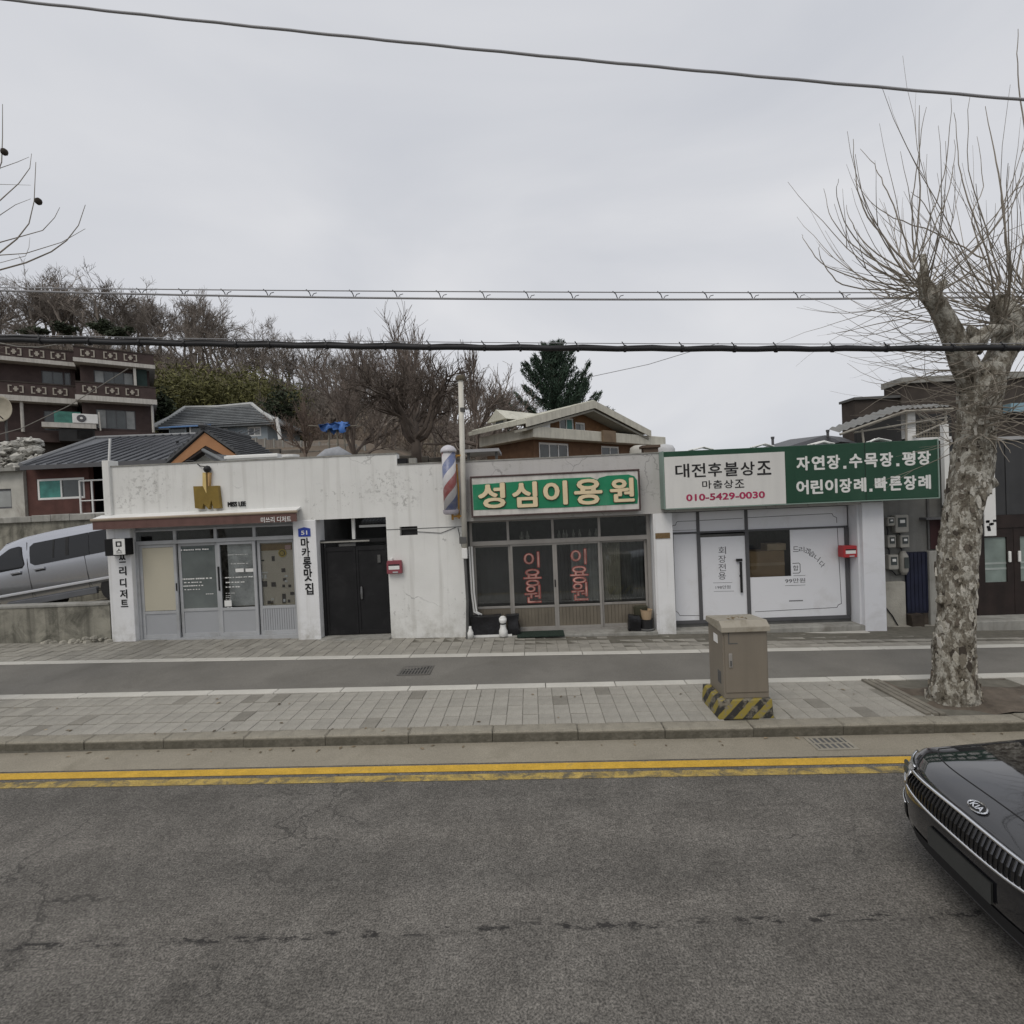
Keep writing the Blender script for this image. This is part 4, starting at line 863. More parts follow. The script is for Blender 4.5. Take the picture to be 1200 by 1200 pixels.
# window wall with a bare glass patch
gx0, gx1 = xat(877,640,RY)+.01, xat(926.5,650,RY); gz0, gz1 = zat(900,676,RY), zat(900,622,RY)+.02
wp = MB(); wp.box(gx1,cx3-.07,RY,RY+.02,.24,2.015); wp.box(cx2_+.035,gx1,RY,RY+.02,.24,gz0)
wpo = wp.build('wall_panel', M['clean_white'], shopC)
MB().box(cx2_+.035,gx1,RY+.005,RY+.013,gz0,2.015).build('pane', M['glass'], shopC)
MB().box(2.66,6.7,12.9,12.95,.17,3.2).build('partition', M['soot'], shopC)
cbx = thing('cardboard_box', 'large cardboard box stacked behind the bare shop window', 'box', (gx0+.5,10.8,.17))
xr_ = xat(919,660,RY+.1); zt_ = zat(890,646,RY+.1)
MB().box(gx0-.05,xr_,10.66,11.1,gz0-.5,zt_).build('carton', M['cardboard'], cbx, bevel=.008); MB().box(gx0-.05,xr_,10.655,10.659,zt_-.30,zt_-.24).build('packing_tape', mat('brown tape', (.36,.27,.17), .3), cbx)
MB().box(gx0-.04,xr_-.01,10.68,11.08,.171,gz0-.5).build('carton', M['cardboard'], cbx)
c2 = MB().box(xat(899,640,10.7),xat(921,640,10.7),10.7,11.0,zt_+.002,zt_+.14); tag(c2.build('cardboard_box', mat('pale cardboard', (.42,.33,.22), .9, .1), bevel=.006), 'small pale carton lying on the large cardboard box in the window', 'box')
# door
dr = MB().box(cx1_+.035,cx2_-.035,RY+.0,RY+.025,.24,1.93).build('door', M['clean_white'], shopC)
MB().box(cx1_+.035,cx2_-.035,RY+.002,RY+.03,1.93,1.985).build('door_head', M['soot'], dr)
hx = xat(867.5,670,RY); hd = MB(); hd.box(hx-.022,hx+.022,RY-.05,RY-.03,zat(869,694,RY),zat(867,658,RY)); hd.box(hx-.02,hx+.02,RY-.03,RY,1.1,1.14); hd.box(hx-.02,hx+.02,RY-.03,RY,1.42,1.46); hd.box(hx-.09,hx+.03,RY-.055,RY-.028,1.42,1.47)
hd.build('door_handle', M['black'], dr)
# printed lines and lettering
def fline(mb, a, b, y, t=.009):
    a, b = Vector((a[0],0,a[1])), Vector((b[0],0,b[1])); d = (b-a).normalized(); n = Vector((-d.z,0,d.x))*t/2; a = a-d*t/2; b = b+d*t/2
    mb.add([(p.x,y,p.z) for p in (a-n,b-n,b+n,a+n)]+[(p.x,y-.002,p.z) for p in (a-n,b-n,b+n,a+n)],[(4,5,6,7),(0,4,7,3),(5,1,2,6),(0,1,5,4),(7,6,2,3)])
def pxl(mb, pts, y, t=.009):
    Q = [px2(p, q, y) for p, q in pts]
    for a, b in zip(Q, Q[1:]): fline(mb, a, b, y, t)
ly = RY-.0005
f1 = MB(); W7 = lambda X, Y: (780+X/7.5, 590+Y/7.5); W8 = lambda X, Y: (880+X/8, 600+Y/8)
pxl(f1, [W7(58,210),W7(62,195),W7(88,190),W7(95,165),W7(108,158),W7(272,152)], ly); pxl(f1, [W7(300,150),W7(675,130)], ly)
pxl(f1, [W7(705,125),W8(0,52),W8(760,14),W8(772,38),W8(802,52),W8(805,100)], ly); f1.build('printed_border', M['black'], panels[0])
f2 = MB(); pxl(f2, [W7(66,262),W7(88,945),W7(108,958),W7(125,985),W7(295,985)], ly); pxl(f2, [W7(62,238),W7(272,232)], ly+.0, .006); f2.build('printed_border', M['black'], pl_)
f3 = MB(); pxl(f3, [W8(808,132),W8(848,858),W8(820,870),W8(805,895),W8(40,935)], ly); f3.build('printed_border', M['black'], wpo)
l = MB()
for ch, py in zip('회장전용', (412,488,562,636)): 
    q = at(*W7(497,py), ly); letters(l, ch, q.x-.075, q.x+.075, q.z-.075, q.z+.075, ly, .002, .0)
q, q2 = at(*W7(440,748),ly), at(*W7(570,720),ly); letters(l, '198만원', q.x, q2.x, q.z-.01, q2.z+.005, ly, .002)
pxl(l, [W7(418,698),W7(585,694)], ly, .006); pxl(l, [W7(425,772),W7(600,770)], ly, .006)
l.build('lettering', mat('grey print', (.10,.10,.11), .6), dr)
l = MB()
for ch, X, Y, rot in (('드',420,348,0),('리',475,352,.0),('겠',533,365,-.35),('습',572,392,-.5),('니',618,432,-.65),('다',665,490,-.8)):
    q = at(*W8(X,Y), ly); letters(l, ch, q.x-.055, q.x+.055, q.z-.055, q.z+.055, ly, .002, .0, rot)
q, q2 = at(*W8(322,672),ly), at(*W8(508,618),ly); letters(l, '99만원', q.x, q2.x, q.z+.01, q2.z, ly, .002)
pxl(l, [W8(400,597),W8(508,594)], ly, .007); pxl(l, [W8(322,690),W8(508,684)], ly, .007)
pxl(l, [W8(392,482),W8(448,478),W8(460,490),W8(462,560),W8(450,572),W8(395,574)], ly, .012)
q, q2 = at(*W8(395,550),ly), at(*W8(445,500),ly); letters(l, '합', q.x, q2.x, q.z, q2.z, ly, .002)
q, q2 = at(*W8(358,840),ly), at(*W8(488,824),ly); 
x_ = q.x
while x_ < q2.x: l.box(x_, x_+.014, ly-.002, ly, (q.z+q2.z)/2-.012, (q.z+q2.z)/2+.012); x_ += .02
l.build('lettering', mat('dark grey print', (.06,.06,.065), .6), wpo)
(xm,zm) = px2(996.5,653.5,10.3)
mailbox('mailbox', 'bright red mailbox in the porch of the funeral shop', 6.30, zm, .27, .23, RY-.05, .2, M['red_paint'])
# funeral signboard
fs = thing('signboard', 'long dark green and white funeral signboard with Korean lettering and phone number', 'sign', (5.3, 10.0, 2.5))
QY = 9.92; fx0, fx1, fz0, fz1 = 2.60, xat(1099,550,QY), 2.565, 3.655
MB().box(fx0,fx1,QY,SY+.0195,fz0,fz1).build('case', mat('dark green sign panel', (.016,.062,.035), .5, .08, 1, dirt=(.03,.08,.05), streak=.12), fs, bevel=.01)
px0, px1, pz0, pz1 = xat(779,565,QY), xat(920,560,QY), zat(850,592.5,QY)-.01, zat(850,532.5,QY)
MB().box(px0,px1,QY-.012,QY-.001,pz0,pz1).build('white_panel', mat('white sign panel', (.66,.655,.63), .5, .03, 1, streak=.08), fs)
edge = MB(); edge.box(fx0-.02,fx0-.001,QY-.01,SY,fz0-.01,fz1+.01); edge.box(fx0,fx1+.02,QY-.01,QY+.02,fz0-.02,fz0-.001); edge.box(fx1+.001,fx1+.022,QY-.01,SY,fz0,fz1+.01); edge.build('edge_trim', mat('pale green trim', (.22,.30,.26), .5, .1), fs)
fr_ = MB(); fr_.box(xat(1014,550,QY)-.004,xat(1014,550,QY)+.004,QY-.003,QY,fz0,fz1); fr_.build('panel_seam', M['black'], fs)
def rowtext(sx, pxa, pya, pxb, pyb, h, m, bold, y=QY-.0125):
    mb = MB(); n = len(sx); k = y/600
    a, b = at(pxa,pya,y), at(pxb,pyb,y); wtot = b.x-a.x
    wts = [.45 if c in '.' else (.62 if c in '0123456789-' else 1) for c in sx]; tot = sum(wts); x = a.x
    for c, w in zip(sx, wts):
        cw = wtot*w/tot; zc = a.z+(b.z-a.z)*((x+cw/2-a.x)/wtot)
        if c == '.': mb.box(x+cw*.3,x+cw*.3+.055,y-.003,y,zc-h*k/2,zc-h*k/2+.055)
        elif c == '-': mb.box(x+cw*.12,x+cw*.88,y-.003,y,zc-.014,zc+.014)
        elif c != ' ': letters(mb, c, x+cw*.07, x+cw*.93, zc-h*k/2, zc+h*k/2, y, .003, bold)
        x += cw
    return mb
rowtext('대전후불상조', 790, 552, 905, 548, 16, M['black'], .02).build('lettering', M['black'], fs)
rowtext('마춤상조', 822, 568, 873, 566.5, 9.5, M['black'], .012).build('lettering', M['black'], fs)
ph_ = MB(); a_, b_ = at(804,587.5,QY), at(896,576,QY); letters(ph_, '010-5429-0030', a_.x, b_.x, a_.z, b_.z+.01, QY-.0125, .003, .035); ph_.build('lettering', mat('crimson print', (.36,.03,.09), .5), fs)
rowtext('자연장.수목장.평장', 932, 543.5, 1092, 536, 16.5, None, .045, QY-.0005).build('lettering', M['white_print'], fs)
rowtext('어린이장례.빠른장례', 932, 571.5, 1092, 564.5, 16.5, None, .045, QY-.0005).build('lettering', M['white_print'], fs)
# cable bundles and lamp stubs along the sign top
r = random.Random(6)
for px in (822,895,963,1030):
    x = xat(px, 528, 10.05); z = fz1
    c = MB(); 
    for k in range(4): c.tube([(x-.2+r.uniform(-.05,.05),10.0+.03*k,z+.015),(x+r.uniform(-.05,.05),10.0+.03*k,z+.05+r.uniform(0,.03)),(x+.2+r.uniform(-.05,.05),10.0+.03*k,z+.015)],.013,5)
    c.build('cable_bundle', M['white_metal'], fs)
# ------------------------------------------------------------------ narrow passage with meters, and the dark timber shop on the right
AY = 10.8
al = thing('passage_building', 'narrow grey building part with meters and a blue door beside the funeral shop', 'building', (7.7, AY, 0))
X = lambda p, y=AY, py=650: xat(p, py, y)
Zp = lambda px, py, y=AY: zat(px, py, y)
M['grey_render'] = mat('dull grey render', (.17,.17,.16), .9, .2, 2, .3, 30, streak=.3)
xl, xr = 6.88, X(1104)
MB().box(xl,xr,AY,AY+.2,Zp(1050,681),3.5).build('wall', M['grey_render'], al)
MB().box(xl,X(1058.5,AY,700),AY-.08,AY+.2,-.2,Zp(1050,681)).build('lower_wall', mat('pale patched concrete', (.37,.355,.31), .95, .15, 3, .5, 30, dirt=(.2,.19,.16)), al, bevel=.02)
MB().box(X(1085.5,AY,690),X(1098.5,AY,690),AY-.1,AY+.2,-.2,Zp(1090,645)).build('column', M['concrete'], al, bevel=.015)
bd_ = MB().box(X(1059.5),X(1085),AY-.04,AY-.002,Zp(1072,718),Zp(1072,646.5)).build('door', mat('dark navy door', (.010,.012,.028), .6, .3, 5, streak=.3), al)
rd = MB(); 
for k in range(6): rd.box(X(1059.5)+.005+k*.078, X(1059.5)+.068+k*.078, AY-.05, AY-.0405, Zp(1072,716), Zp(1072,648))
rd.build('door_board', mat('navy board', (.011,.014,.034), .6, .3, 6), bd_)
MB().box(X(1059.5),X(1085),AY-.035,AY-.0,-.2,Zp(1072,718)-.003).build('door_foot', mat('burnt rusty door foot', (.055,.045,.036), .95, .6, 9), bd_)
MB().box(X(1088,AY,628),X(1100,AY,628),AY-.05,AY-.002,Zp(1094,643),Zp(1094,609)).build('shutter', mat('dark maroon shutter', (.035,.012,.013), .6, .2), al)
MB().box(X(1077,AY,610),X(1100,AY,610),AY-.2,AY-.01,Zp(1088,608.5),Zp(1088,606)).build('small_canopy', M['dark_frame'], al)
MB().box(X(1086,AY,590)-.02,X(1086,AY,590)+.02,AY-.04,AY-.002,Zp(1086,644),2.6).build('downpipe', M['soot'], al)
def meter(label, px, py, w, h, rnd=.02, dark=True):
    k = AY/600; q = at(px, py, AY); a, b = w*k/2, h*k/2
    t = thing('electricity_meter', label, 'meter', (q.x, AY, q.z-b))
    MB().box(q.x-a,q.x+a,AY-.14,AY-.002,q.z-b,q.z+b).build('case', M['meter'], t, bevel=rnd)
    MB().box(q.x-a*.6,q.x+a*.6,AY-.148,AY-.1405,q.z-b*.35,q.z+b*.7).build('window', M['far_glass'], t)
    MB().box(q.x-a*.35,q.x+a*.35,AY-.153,AY-.1485,q.z+b*.1,q.z+b*.45).build('dial', M['white_print'], t)
    return t
M['meter'] = mat('yellowed white plastic', (.31,.30,.27), .5, .1)
meter('largest pale meter box, highest on the passage wall', 1051.5, 613.5, 15, 20)
meter('small pale meter beside the white pier, under the green sign', 1039, 611, 8, 10)
meter('pale square meter in the middle row nearest the white pier', 1040, 634, 9, 14)
meter('pale square meter in the middle row away from the white pier', 1055, 634, 10, 14)
meter('pale meter in the lowest row nearest the white pier', 1042, 658, 11, 17)
cvm = thing('meter_cover', 'tall rounded pale meter cover beside the blue door', 'meter', (X(1056), AY, Zp(1056,672)))
q = at(1056, 659, AY); MB().tube([(q.x,AY-.06,q.z-.24),(q.x,AY-.07,q.z-.16),(q.x,AY-.07,q.z+.14),(q.x,AY-.06,q.z+.24)],[.05,.085,.085,.04],10).build('case', M['meter'], cvm, smooth=True)
MB().box(q.x-.045,q.x+.045,AY-.165,AY-.155,q.z-.1,q.z+.12).build('window', M['far_glass'], cvm)
wl_ = MB()
for (a,b,c,d) in ((1051,624,1055,627),(1039,617,1040,627),(1040,641,1042,650),(1055,641,1056,648),(1042,667,1050,674),(1050,674,1056,672)): wl_.tube([at(a,b,AY-.05),at((a+c)/2+1,(b+d)/2,AY-.05),at(c,d,AY-.05)],.014,5)
wl_.tube([at(1038,712,AY-.1),at(1046,722,AY-.1),at(1055,738,AY-.1)],.012,5); wl_.build('meter_wiring', M['cable'], al)
MB().box(xl,xr,AY+.2,15,3.2,3.4).build('roof', M['concrete'], al)
tag(cloth_block(MB(), X(1060,AY,735), X(1073,AY,735), AY-.22, AY-.06, gz(7.6,10.2), gz(7.6,10.2)+.24, 4.4, .04).build('rubbish_bag', mat('brown sacking', (.045,.036,.028), .95, .3, 6), smooth=True), 'small dark sack at the foot of the blue door', 'bag')

ts = thing('timber_shop', 'dark shop front of maroon timber doors under charcoal metal cladding behind the tree', 'building', (10.5, AY-.2, -.1))
TY = 10.6
M['cladding'] = mat('charcoal metal cladding', (.042,.043,.045), .55, .15, 2, streak=.2)
M['maroon_wood'] = mat('dark maroon wood', (.022,.014,.012), .6, .3, 4, streak=.3)
M['faded_pane'] = mat('faded green glass with paper', (.20,.245,.225), .3, .2, 3, spec=.5)
tx0 = X(1104); ztop_ = Zp(1180,516,TY); zmid = Zp(1180,603,TY)
for k in range(14):
    a = tx0+.02+k*.36; MB().box(a,a+.352,TY-.02-.012*(k%2),TY+.02,zmid,ztop_).build('cladding_panel', M['cladding'], ts)
MB().box(tx0,15,TY-.08,TY+.05,ztop_+.002,ztop_+.07).build('roof_trim', mat('pale metal trim', (.35,.35,.35), .4, .1), ts)
MB().box(tx0,15,TY-.06,TY+.02,zmid-.26,zmid-.003).build('lintel_beam', M['maroon_wood'], ts)
MB().box(tx0,15,TY+.03,15,-.2,ztop_).build('body', M['soot'], ts)
zb = zat(1170,720,TY)
pn = [xat(p,650,TY) for p in (1152,1178,1193.5,1222,1236,1262)]
xs_ = [pn[0]-.16, (pn[1]+pn[2])/2, (pn[3]+pn[4])/2, pn[5]+.1]
for k in range(3):
    a, b = xs_[k]+.004, xs_[k+1]-.004; g0, g1 = pn[2*k], pn[2*k+1]; zz0, zz1 = zat(1165,682,TY), zat(1165,629.5,TY)
    d = MB(); d.box(a,g0,TY-.04,TY+.02,zb,zmid-.263); d.box(g1,b,TY-.04,TY+.02,zb,zmid-.263); d.box(g0,g1,TY-.04,TY+.02,zz1,zmid-.263); d.box(g0,g1,TY-.04,TY+.02,zb,zz0)
    do = d.build('door_panel', M['maroon_wood'], ts); MB().box(g0,g1,TY-.01,TY+.0,zz0,zz1).build('pane', M['faded_pane'], do)
    st = MB(); z3 = zat(1165,660,TY)
    for dz in (0,.11): st.box(g0,g1,TY-.0165,TY-.0105,z3-dz-.02,z3-dz+.02)
    st.build('pane_stripe', mat('pale stripe', (.33,.37,.35), .5), do)
    hx = b-.09 if k == 0 else a+.09; hz = zat(1182,652,TY); MB().box(hx-.025,hx+.025,TY-.075,TY-.041,hz-.11,hz+.11).build('handle', M['white_metal'], do, bevel=.012)
MB().box(pn[5]+.1,15,TY-.03,TY+.02,zb,zmid-.263).build('side_boarding', M['maroon_wood'], ts)
MB().box(tx0,xs_[0],TY-.03,TY+.02,zb,zmid-.263).build('side_boarding', M['maroon_wood'], ts)
tstep = MB().box(tx0,15,TY-.5,TY+.03,-.35,zb-.002); tstep.build('step', M['concrete'], ts, bevel=.015)
bn = MB(); xa_, xb_ = xat(1153,600,TY-.3), xat(1166.5,600,TY-.3); bn.box(xa_,xb_,TY-.31,TY-.29,zat(1160,628,TY-.3),zat(1160,520,TY-.3))
bnt = thing('banner_sign', 'narrow white hanging banner partly hidden behind the plane tree trunk', 'sign', (xb_,TY-.3,2)); bn.build('panel', M['white_print'], bnt)
r = random.Random(8); spk = MB()
for k in range(9): x = r.uniform(xa_+.05,xb_-.03); z = zat(1160,r.uniform(608,622),TY-.3); spk.box(x-.03,x+.03,TY-.315,TY-.3105,z-.012,z+.03)
spk.build('dark_print', M['black'], bnt); MB().box(xb_-.06,xb_-.02,TY-.29,TY-.03,zmid+.8,zmid+.84).build('bracket', M['dark_frame'], bnt)
MB().box(xat(1104,560,TY-.05),xat(1110,560,TY-.05),TY-.12,TY-.03,zat(1107,592,TY),zat(1107,498,TY)).build('white_post', M['white_metal'], ts)
# upper clutter: open steel porch roof, dark block, tarpaulin roof
pr = thing('porch_roof', 'open steel framed lean-to roof with pale corrugated edge behind the green signboard', 'roof', (7.6, 11.2, 3.4))
PY = 11.2
def P3(px, py, y=PY): return at(px, py, y)
a, b, c = P3(984,507), P3(1060,480), P3(1116,477)
pls = MB(); t = Vector((.12,.6,.15))
for p, q in ((a,b),(b,c)):
    n = 9
    for k in range(n):
        u, v = p.lerp(q,k/n), p.lerp(q,(k+1)/n); m_ = (u+v)/2+Vector((0,0,.035)); pls.quad(u,m_,m_+t,u+t); pls.quad(m_,v,v+t,m_+t)
pls.build('corrugated_sheet', mat('pale corrugated sheet', (.17,.17,.16), .5, .15, 2), pr)
be = MB(); be.tube([a+Vector((0,-.01,-.04)),b+Vector((0,-.01,-.04)),c+Vector((0,-.01,-.04))],.028,6); be.build('edge_beam', mat('greyed timber', (.30,.28,.24), .9, .15, 5), pr)
fm = MB()
for p, q in (((1000,507),(1110,489)),((1070,512),(1110,494)),((1062,482),(1062,520)),((1010,503),(1013,525)),((1108,480),(1108,512)),((1075,484),(1095,496))): fm.tube([P3(*p,PY+.1),P3(*q,PY+.1)],.022,6)
fm.build('frame_bars', mat('pale steel tubes', (.33,.31,.27), .7, .2), pr)
MB().box(xat(1060,500,PY+.2),xat(1071,500,PY+.2),PY+.15,PY+.3,3.2,zat(1065,483,PY+.2)).build('white_post', M['white_metal'], pr)
MB().box(xat(1060,500,PY+.2),xat(1112,500,PY+.2),PY+.14,PY+.3,zat(1085,517,PY+.2),zat(1085,513,PY+.2)).build('sill', M['white_metal'], pr)
la = MB(); r = random.Random(12)
for k in range(11):
    x = xat(1072+k*3.4,505,PY+.3); la.box(x-.012,x+.012,PY+.28,PY+.3,zat(1085,513,PY+.2),zat(1085,493,PY+.2))
for k in range(5): la.box(xat(1072,505,PY+.3),xat(1108,505,PY+.3),PY+.26,PY+.275,zat(1090,511-k*4,PY+.3)-.008,zat(1090,511-k*4,PY+.3)+.008)
la.build('lattice', mat('weathered lattice', (.24,.215,.17), .9, .2, 4), pr)
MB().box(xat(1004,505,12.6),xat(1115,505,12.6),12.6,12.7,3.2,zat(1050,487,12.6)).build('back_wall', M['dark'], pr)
for px in (990, 1090): MB().box(xat(px,520,12.3)-.06,xat(px,520,12.3)+.06,12.3,12.42,0,3.6).build('post', M['soot'], pr)
ub = thing('dark_house', 'dark brown flat-roofed house rising in steps behind the lean-to roof', 'building', (11, 15, 0))
UY = 15; xa = xat(1004,480,UY); xb = xat(1056,460,UY)
M['dark_brick'] = mat('dark brown brick wall', (.055,.045,.038), .9, .25, 3)
MB().box(xa,xb,UY+.1,15.7,0,zat(1030,467,UY)).build('wall', M['dark_brick'], ub); MB().box(xb,18,UY,15.7,0,zat(1080,449,UY)).build('wall', M['dark_brick'], ub)
MB().box(xa-.05,xb,UY+.02,15.75,zat(1030,467,UY)+.003,zat(1030,466,UY)+.05).build('parapet_cap', M['soot'], ub); MB().box(xb-.05,18,UY-.1,15.75,zat(1080,449,UY)+.003,zat(1080,442,UY)).build('parapet_cap', M['concrete'], ub)
MB().box(xat(1175,480,UY),18,UY-.25,UY-.01,zat(1188,484,UY),zat(1188,474,UY)).build('blue_gutter', mat('sky blue gutter', (.22,.34,.40), .5, .1), ub)
wd = MB(); wd.box(xat(1120,460,UY),xat(1150,460,UY),UY-.02,UY-.001,zat(1135,475,UY),zat(1135,455,UY)); wd.build('window', M['far_glass'], ub)
tr = thing('tarpaulin_roof', 'black tarpaulin roof with two short posts behind the funeral signboard', 'roof', (5.6, 12, 3.3))
TPY = 12.2
pp = [at(*q,TPY) for q in ((900,530),(967,510),(986,512),(1004,526))]
tz = MB()
tz.grid([[tuple(p+Vector((0,dy,dz))) for p in pp] for dy, dz in ((-.6,-.22),(0,0),(1.6,.1),(1.61,-.5))])
tz.build('tarpaulin', M['black_plastic'], tr)
for px, py in ((903,514),(967,506)):
    q = at(px,py,TPY); MB().tube([(q.x,TPY-.1,2.9),(q.x,TPY-.1,q.z)],.028,6).build('post', M['dark_frame'], tr); MB().lathe((q.x,TPY-.1,0),[(.04,q.z-.02),(.045,q.z+.03)],6).build('post_cap', M['dark_frame'], tr)
MB().box(pp[0].x,pp[3].x,TPY-.2,TPY+1.6,0,2.9).build('shed_body', M['soot'], tr)

# ------------------------------------------------------------------ silver van in the alley
rampm = MB(); rows = []
for j in range(4):
    rows.append([(x, 10.42+j*1.36, max(.43, .62+.135*(x+11.9))) for x in np.linspace(-24,-8.7,24)])
tag(rampm.grid(rows).build('alley', M['gutter'], loc=(-12,12,.5)), kind='structure')
VY = 11.5; slope = math.atan(.135); xB = xat(39, 660, VY); vx0 = xB-2.02*math.cos(slope)
vz0 = .62+.135*(vx0+11.9)
van = thing('van', 'silver van with dark side windows parked uphill behind the low wall', 'van', (vx0, VY+.93, vz0)); van.rotation_euler = (0,-slope,0); ORG[van.name] = (0,0,0)
silver = mat('silver car paint', (.50,.51,.54), .24, .03, 1, metal=.9, coat=.8)
M['tyre'] = mat('tyre rubber', (.022,.022,.023), .85, .15); M['alloy'] = mat('alloy wheel', (.45,.46,.47), .35, .05, metal=.8)
VS = [(0.0,.42,.66,.80),(.06,.34,.74,.93),(.30,.30,.90,1.05),(.72,.30,1.05,1.20),(1.05,.30,1.12,1.52),(1.45,.30,1.15,1.80),(1.9,.30,1.17,1.88),(2.6,.30,1.2,1.91),(3.6,.30,1.22,1.91),(4.6,.30,1.24,1.89),(4.95,.32,1.24,1.83),(5.08,.42,1.22,1.70),(5.11,.5,1.2,1.5)]
def vring(x, zb, zl, zr):
    half = [(0,zb),(.80,zb),(.88,zb+.06),(.915,zb+.22),(.93,(zb+zl)/2+.08),(.925,zl),(.895,zl+(zr-zl)*.35),(.835,zl+(zr-zl)*.78),(.77,zr-.035),(.62,zr),(0,zr+.035)]
    return [(x,-a,z) for a,z in half]+[(x,a,z) for a,z in half[::-1][1:]]
vb_ = MB(); vb_.grid([vring(*s) for s in VS]); vb_.poly(vring(*VS[0])[::-1]); vb_.poly(vring(*VS[-1]))
vbody = vb_.build('body', silver, van, smooth=True, local=True)
def vside(x, z, zl=1.2, zr=1.9): 
    t = (z-zl)/(zr-zl)
    pts = [(-1,.93),(0,.925),(.35,.895),(.78,.835),(1,.77)]
    return -float(np.interp(t,[p[0] for p in pts],[p[1] for p in pts]))
def vpanel(name, pts, m, parent=van, off=.012):
    xs_ = [p[0] for p in pts]; n = len(pts); P = []
    for i in range(15):
        x = min(xs_)+1e-4+(max(xs_)-min(xs_)-2e-4)*i/14; zz_ = []
        for a in range(n):
            (xa_,za_),(xb_,zb_) = pts[a], pts[(a+1)%n]
            if (xa_-x)*(xb_-x) <= 0 and xa_ != xb_: zz_.append(za_+(zb_-za_)*(x-xa_)/(xb_-xa_))
        lo_, hi_ = min(zz_), max(zz_); P.append([(x, vside(x,lo_+(hi_-lo_)*k/8)-off, lo_+(hi_-lo_)*k/8) for k in range(9)])
    mb = MB(); mb.grid([list(c) for c in zip(*P)]); return mb.build(name, m, parent, smooth=True, local=True)
M['van_glass'] = mat('tinted van glass', (.010,.011,.013), .08, .1, spec=.45)
vpanel('window', [(1.12,1.13),(1.93,1.14),(1.95,1.22),(1.93,1.62),(1.86,1.66),(1.62,1.64),(1.36,1.5)], M['van_glass'])
vpanel('window', [(2.16,1.15),(3.55,1.17),(3.55,1.69),(2.16,1.67),(2.11,1.6),(2.11,1.22)], M['van_glass'])
vpanel('window', [(3.565,1.17),(4.92,1.19),(4.92,1.58),(4.84,1.69),(3.565,1.69)], M['van_glass'])
vpanel('window_pillar', [(2.98,1.25),(3.06,1.25),(3.08,1.67),(3.0,1.67)], M['black'], off=.016); vpanel('window_pillar', [(2.66,1.25),(2.70,1.25),(2.73,1.67),(2.69,1.67)], M['black'], off=.016)
def gline(pts, w=.012, off=.003, name='panel_gap', m=None):
    mb = MB()
    for (x0,z0),(x1,z1) in zip(pts,pts[1:]):
        d = Vector((x1-x0,0,z1-z0)).normalized(); n = Vector((-d.z,0,d.x))*w/2
        q = [(x0-n.x,z0-n.z),(x1-n.x,z1-n.z),(x1+n.x,z1+n.z),(x0+n.x,z0+n.z)]; mb.poly([(x,vside(x,z)-off,z) for x,z in q])
    return mb.build(name, m or M['black'], van, local=True)
gline([(2.03,.42),(2.03,1.2),(2.03,1.72)]); gline([(3.42,.42),(3.42,1.2)]); gline([(1.02,.75),(1.04,1.15)])
hb = MB(); hb.box(1.62,1.86,-.965,-.925,1.03,1.085); hb.box(2.2,2.44,-.965,-.925,1.03,1.085); hb.build('door_handle', silver, van, local=True, bevel=.012)
hb = MB(); hb.box(1.63,1.85,-.945,-.928,1.0,1.028); hb.box(2.21,2.43,-.945,-.928,1.0,1.028); hb.build('handle_recess', M['black'], van, local=True)
tr_ = MB(); tr_.box(.5,4.95,-.952,-.915,.54,.60); tr_.build('side_moulding', mat('silver moulding', (.55,.56,.58), .35, .03, metal=.3), van, local=True, bevel=.012)
tr_ = MB(); tr_.box(1.35,3.55,-.925,-.86,.26,.40); tr_.build('sill_cladding', mat('grey sill cladding', (.11,.115,.125), .5, .1), van, local=True, bevel=.015)
def wheel(parent, x, y, z, r, w, local=True):
    t = MB(); t.lathe((x,y,z),[(r*.66,-w/2),(r*.93,-w/2),(r,-w*.35),(r,w*.35),(r*.93,w/2),(r*.66,w/2)],24,'y'); o = t.build('wheel', M['tyre'], parent, local=local)
    h = MB(); h.lathe((x,y,z),[(r*.64,-w*.46),(r*.55,-w*.38),(r*.15,-w*.42),(r*.15,w*.42),(r*.55,w*.38),(r*.64,w*.46)],20,'y'); h.build('rim', M['alloy'], o, local=local); return o
for x in (.85, 3.95):
    for y in (-.80,.80): wheel(van, x, y, .33, .33, .22)
hl = MB(); hl.box(.03,.22,-.86,-.55,.72,.90); hl.box(.03,.22,.55,.86,.72,.90); hl.build('headlight', M['far_pale_glass'], van, local=True, bevel=.03)
ws_ = MB(); ws_.add([(.74,-.78,1.215),(.74,.78,1.215),(1.42,.70,1.80),(1.42,-.70,1.80)],[(0,1,2,3)]); ws_.build('windscreen', M['van_glass'], van, local=True)

# ------------------------------------------------------------------ retaining wall and houses up the slope
RWY = 14.6
rw = thing('retaining_wall', 'tall dark stained concrete retaining wall behind the silver van', 'wall', (-13,RWY,.3))
zrt = zat(60,604,RWY); MB().box(-26,-9.2,RWY,RWY+.4,-.2,zrt-.18).build('wall_body', M['old_concrete'], rw)
r = random.Random(21); x = -26
while x < -9.3:
    w = r.uniform(.5,1.1); MB().box(x,min(x+w-.012,-9.2),RWY-.08,RWY+.45,zrt-.178,zrt+r.uniform(-.02,.03)).build('cap_stone', M['concrete'], rw, bevel=.02); x += w
MB().box(-26,-8.0,RWY+.4,17.3,-.2,zrt-.15).build('backfill', M['concrete'], rw)
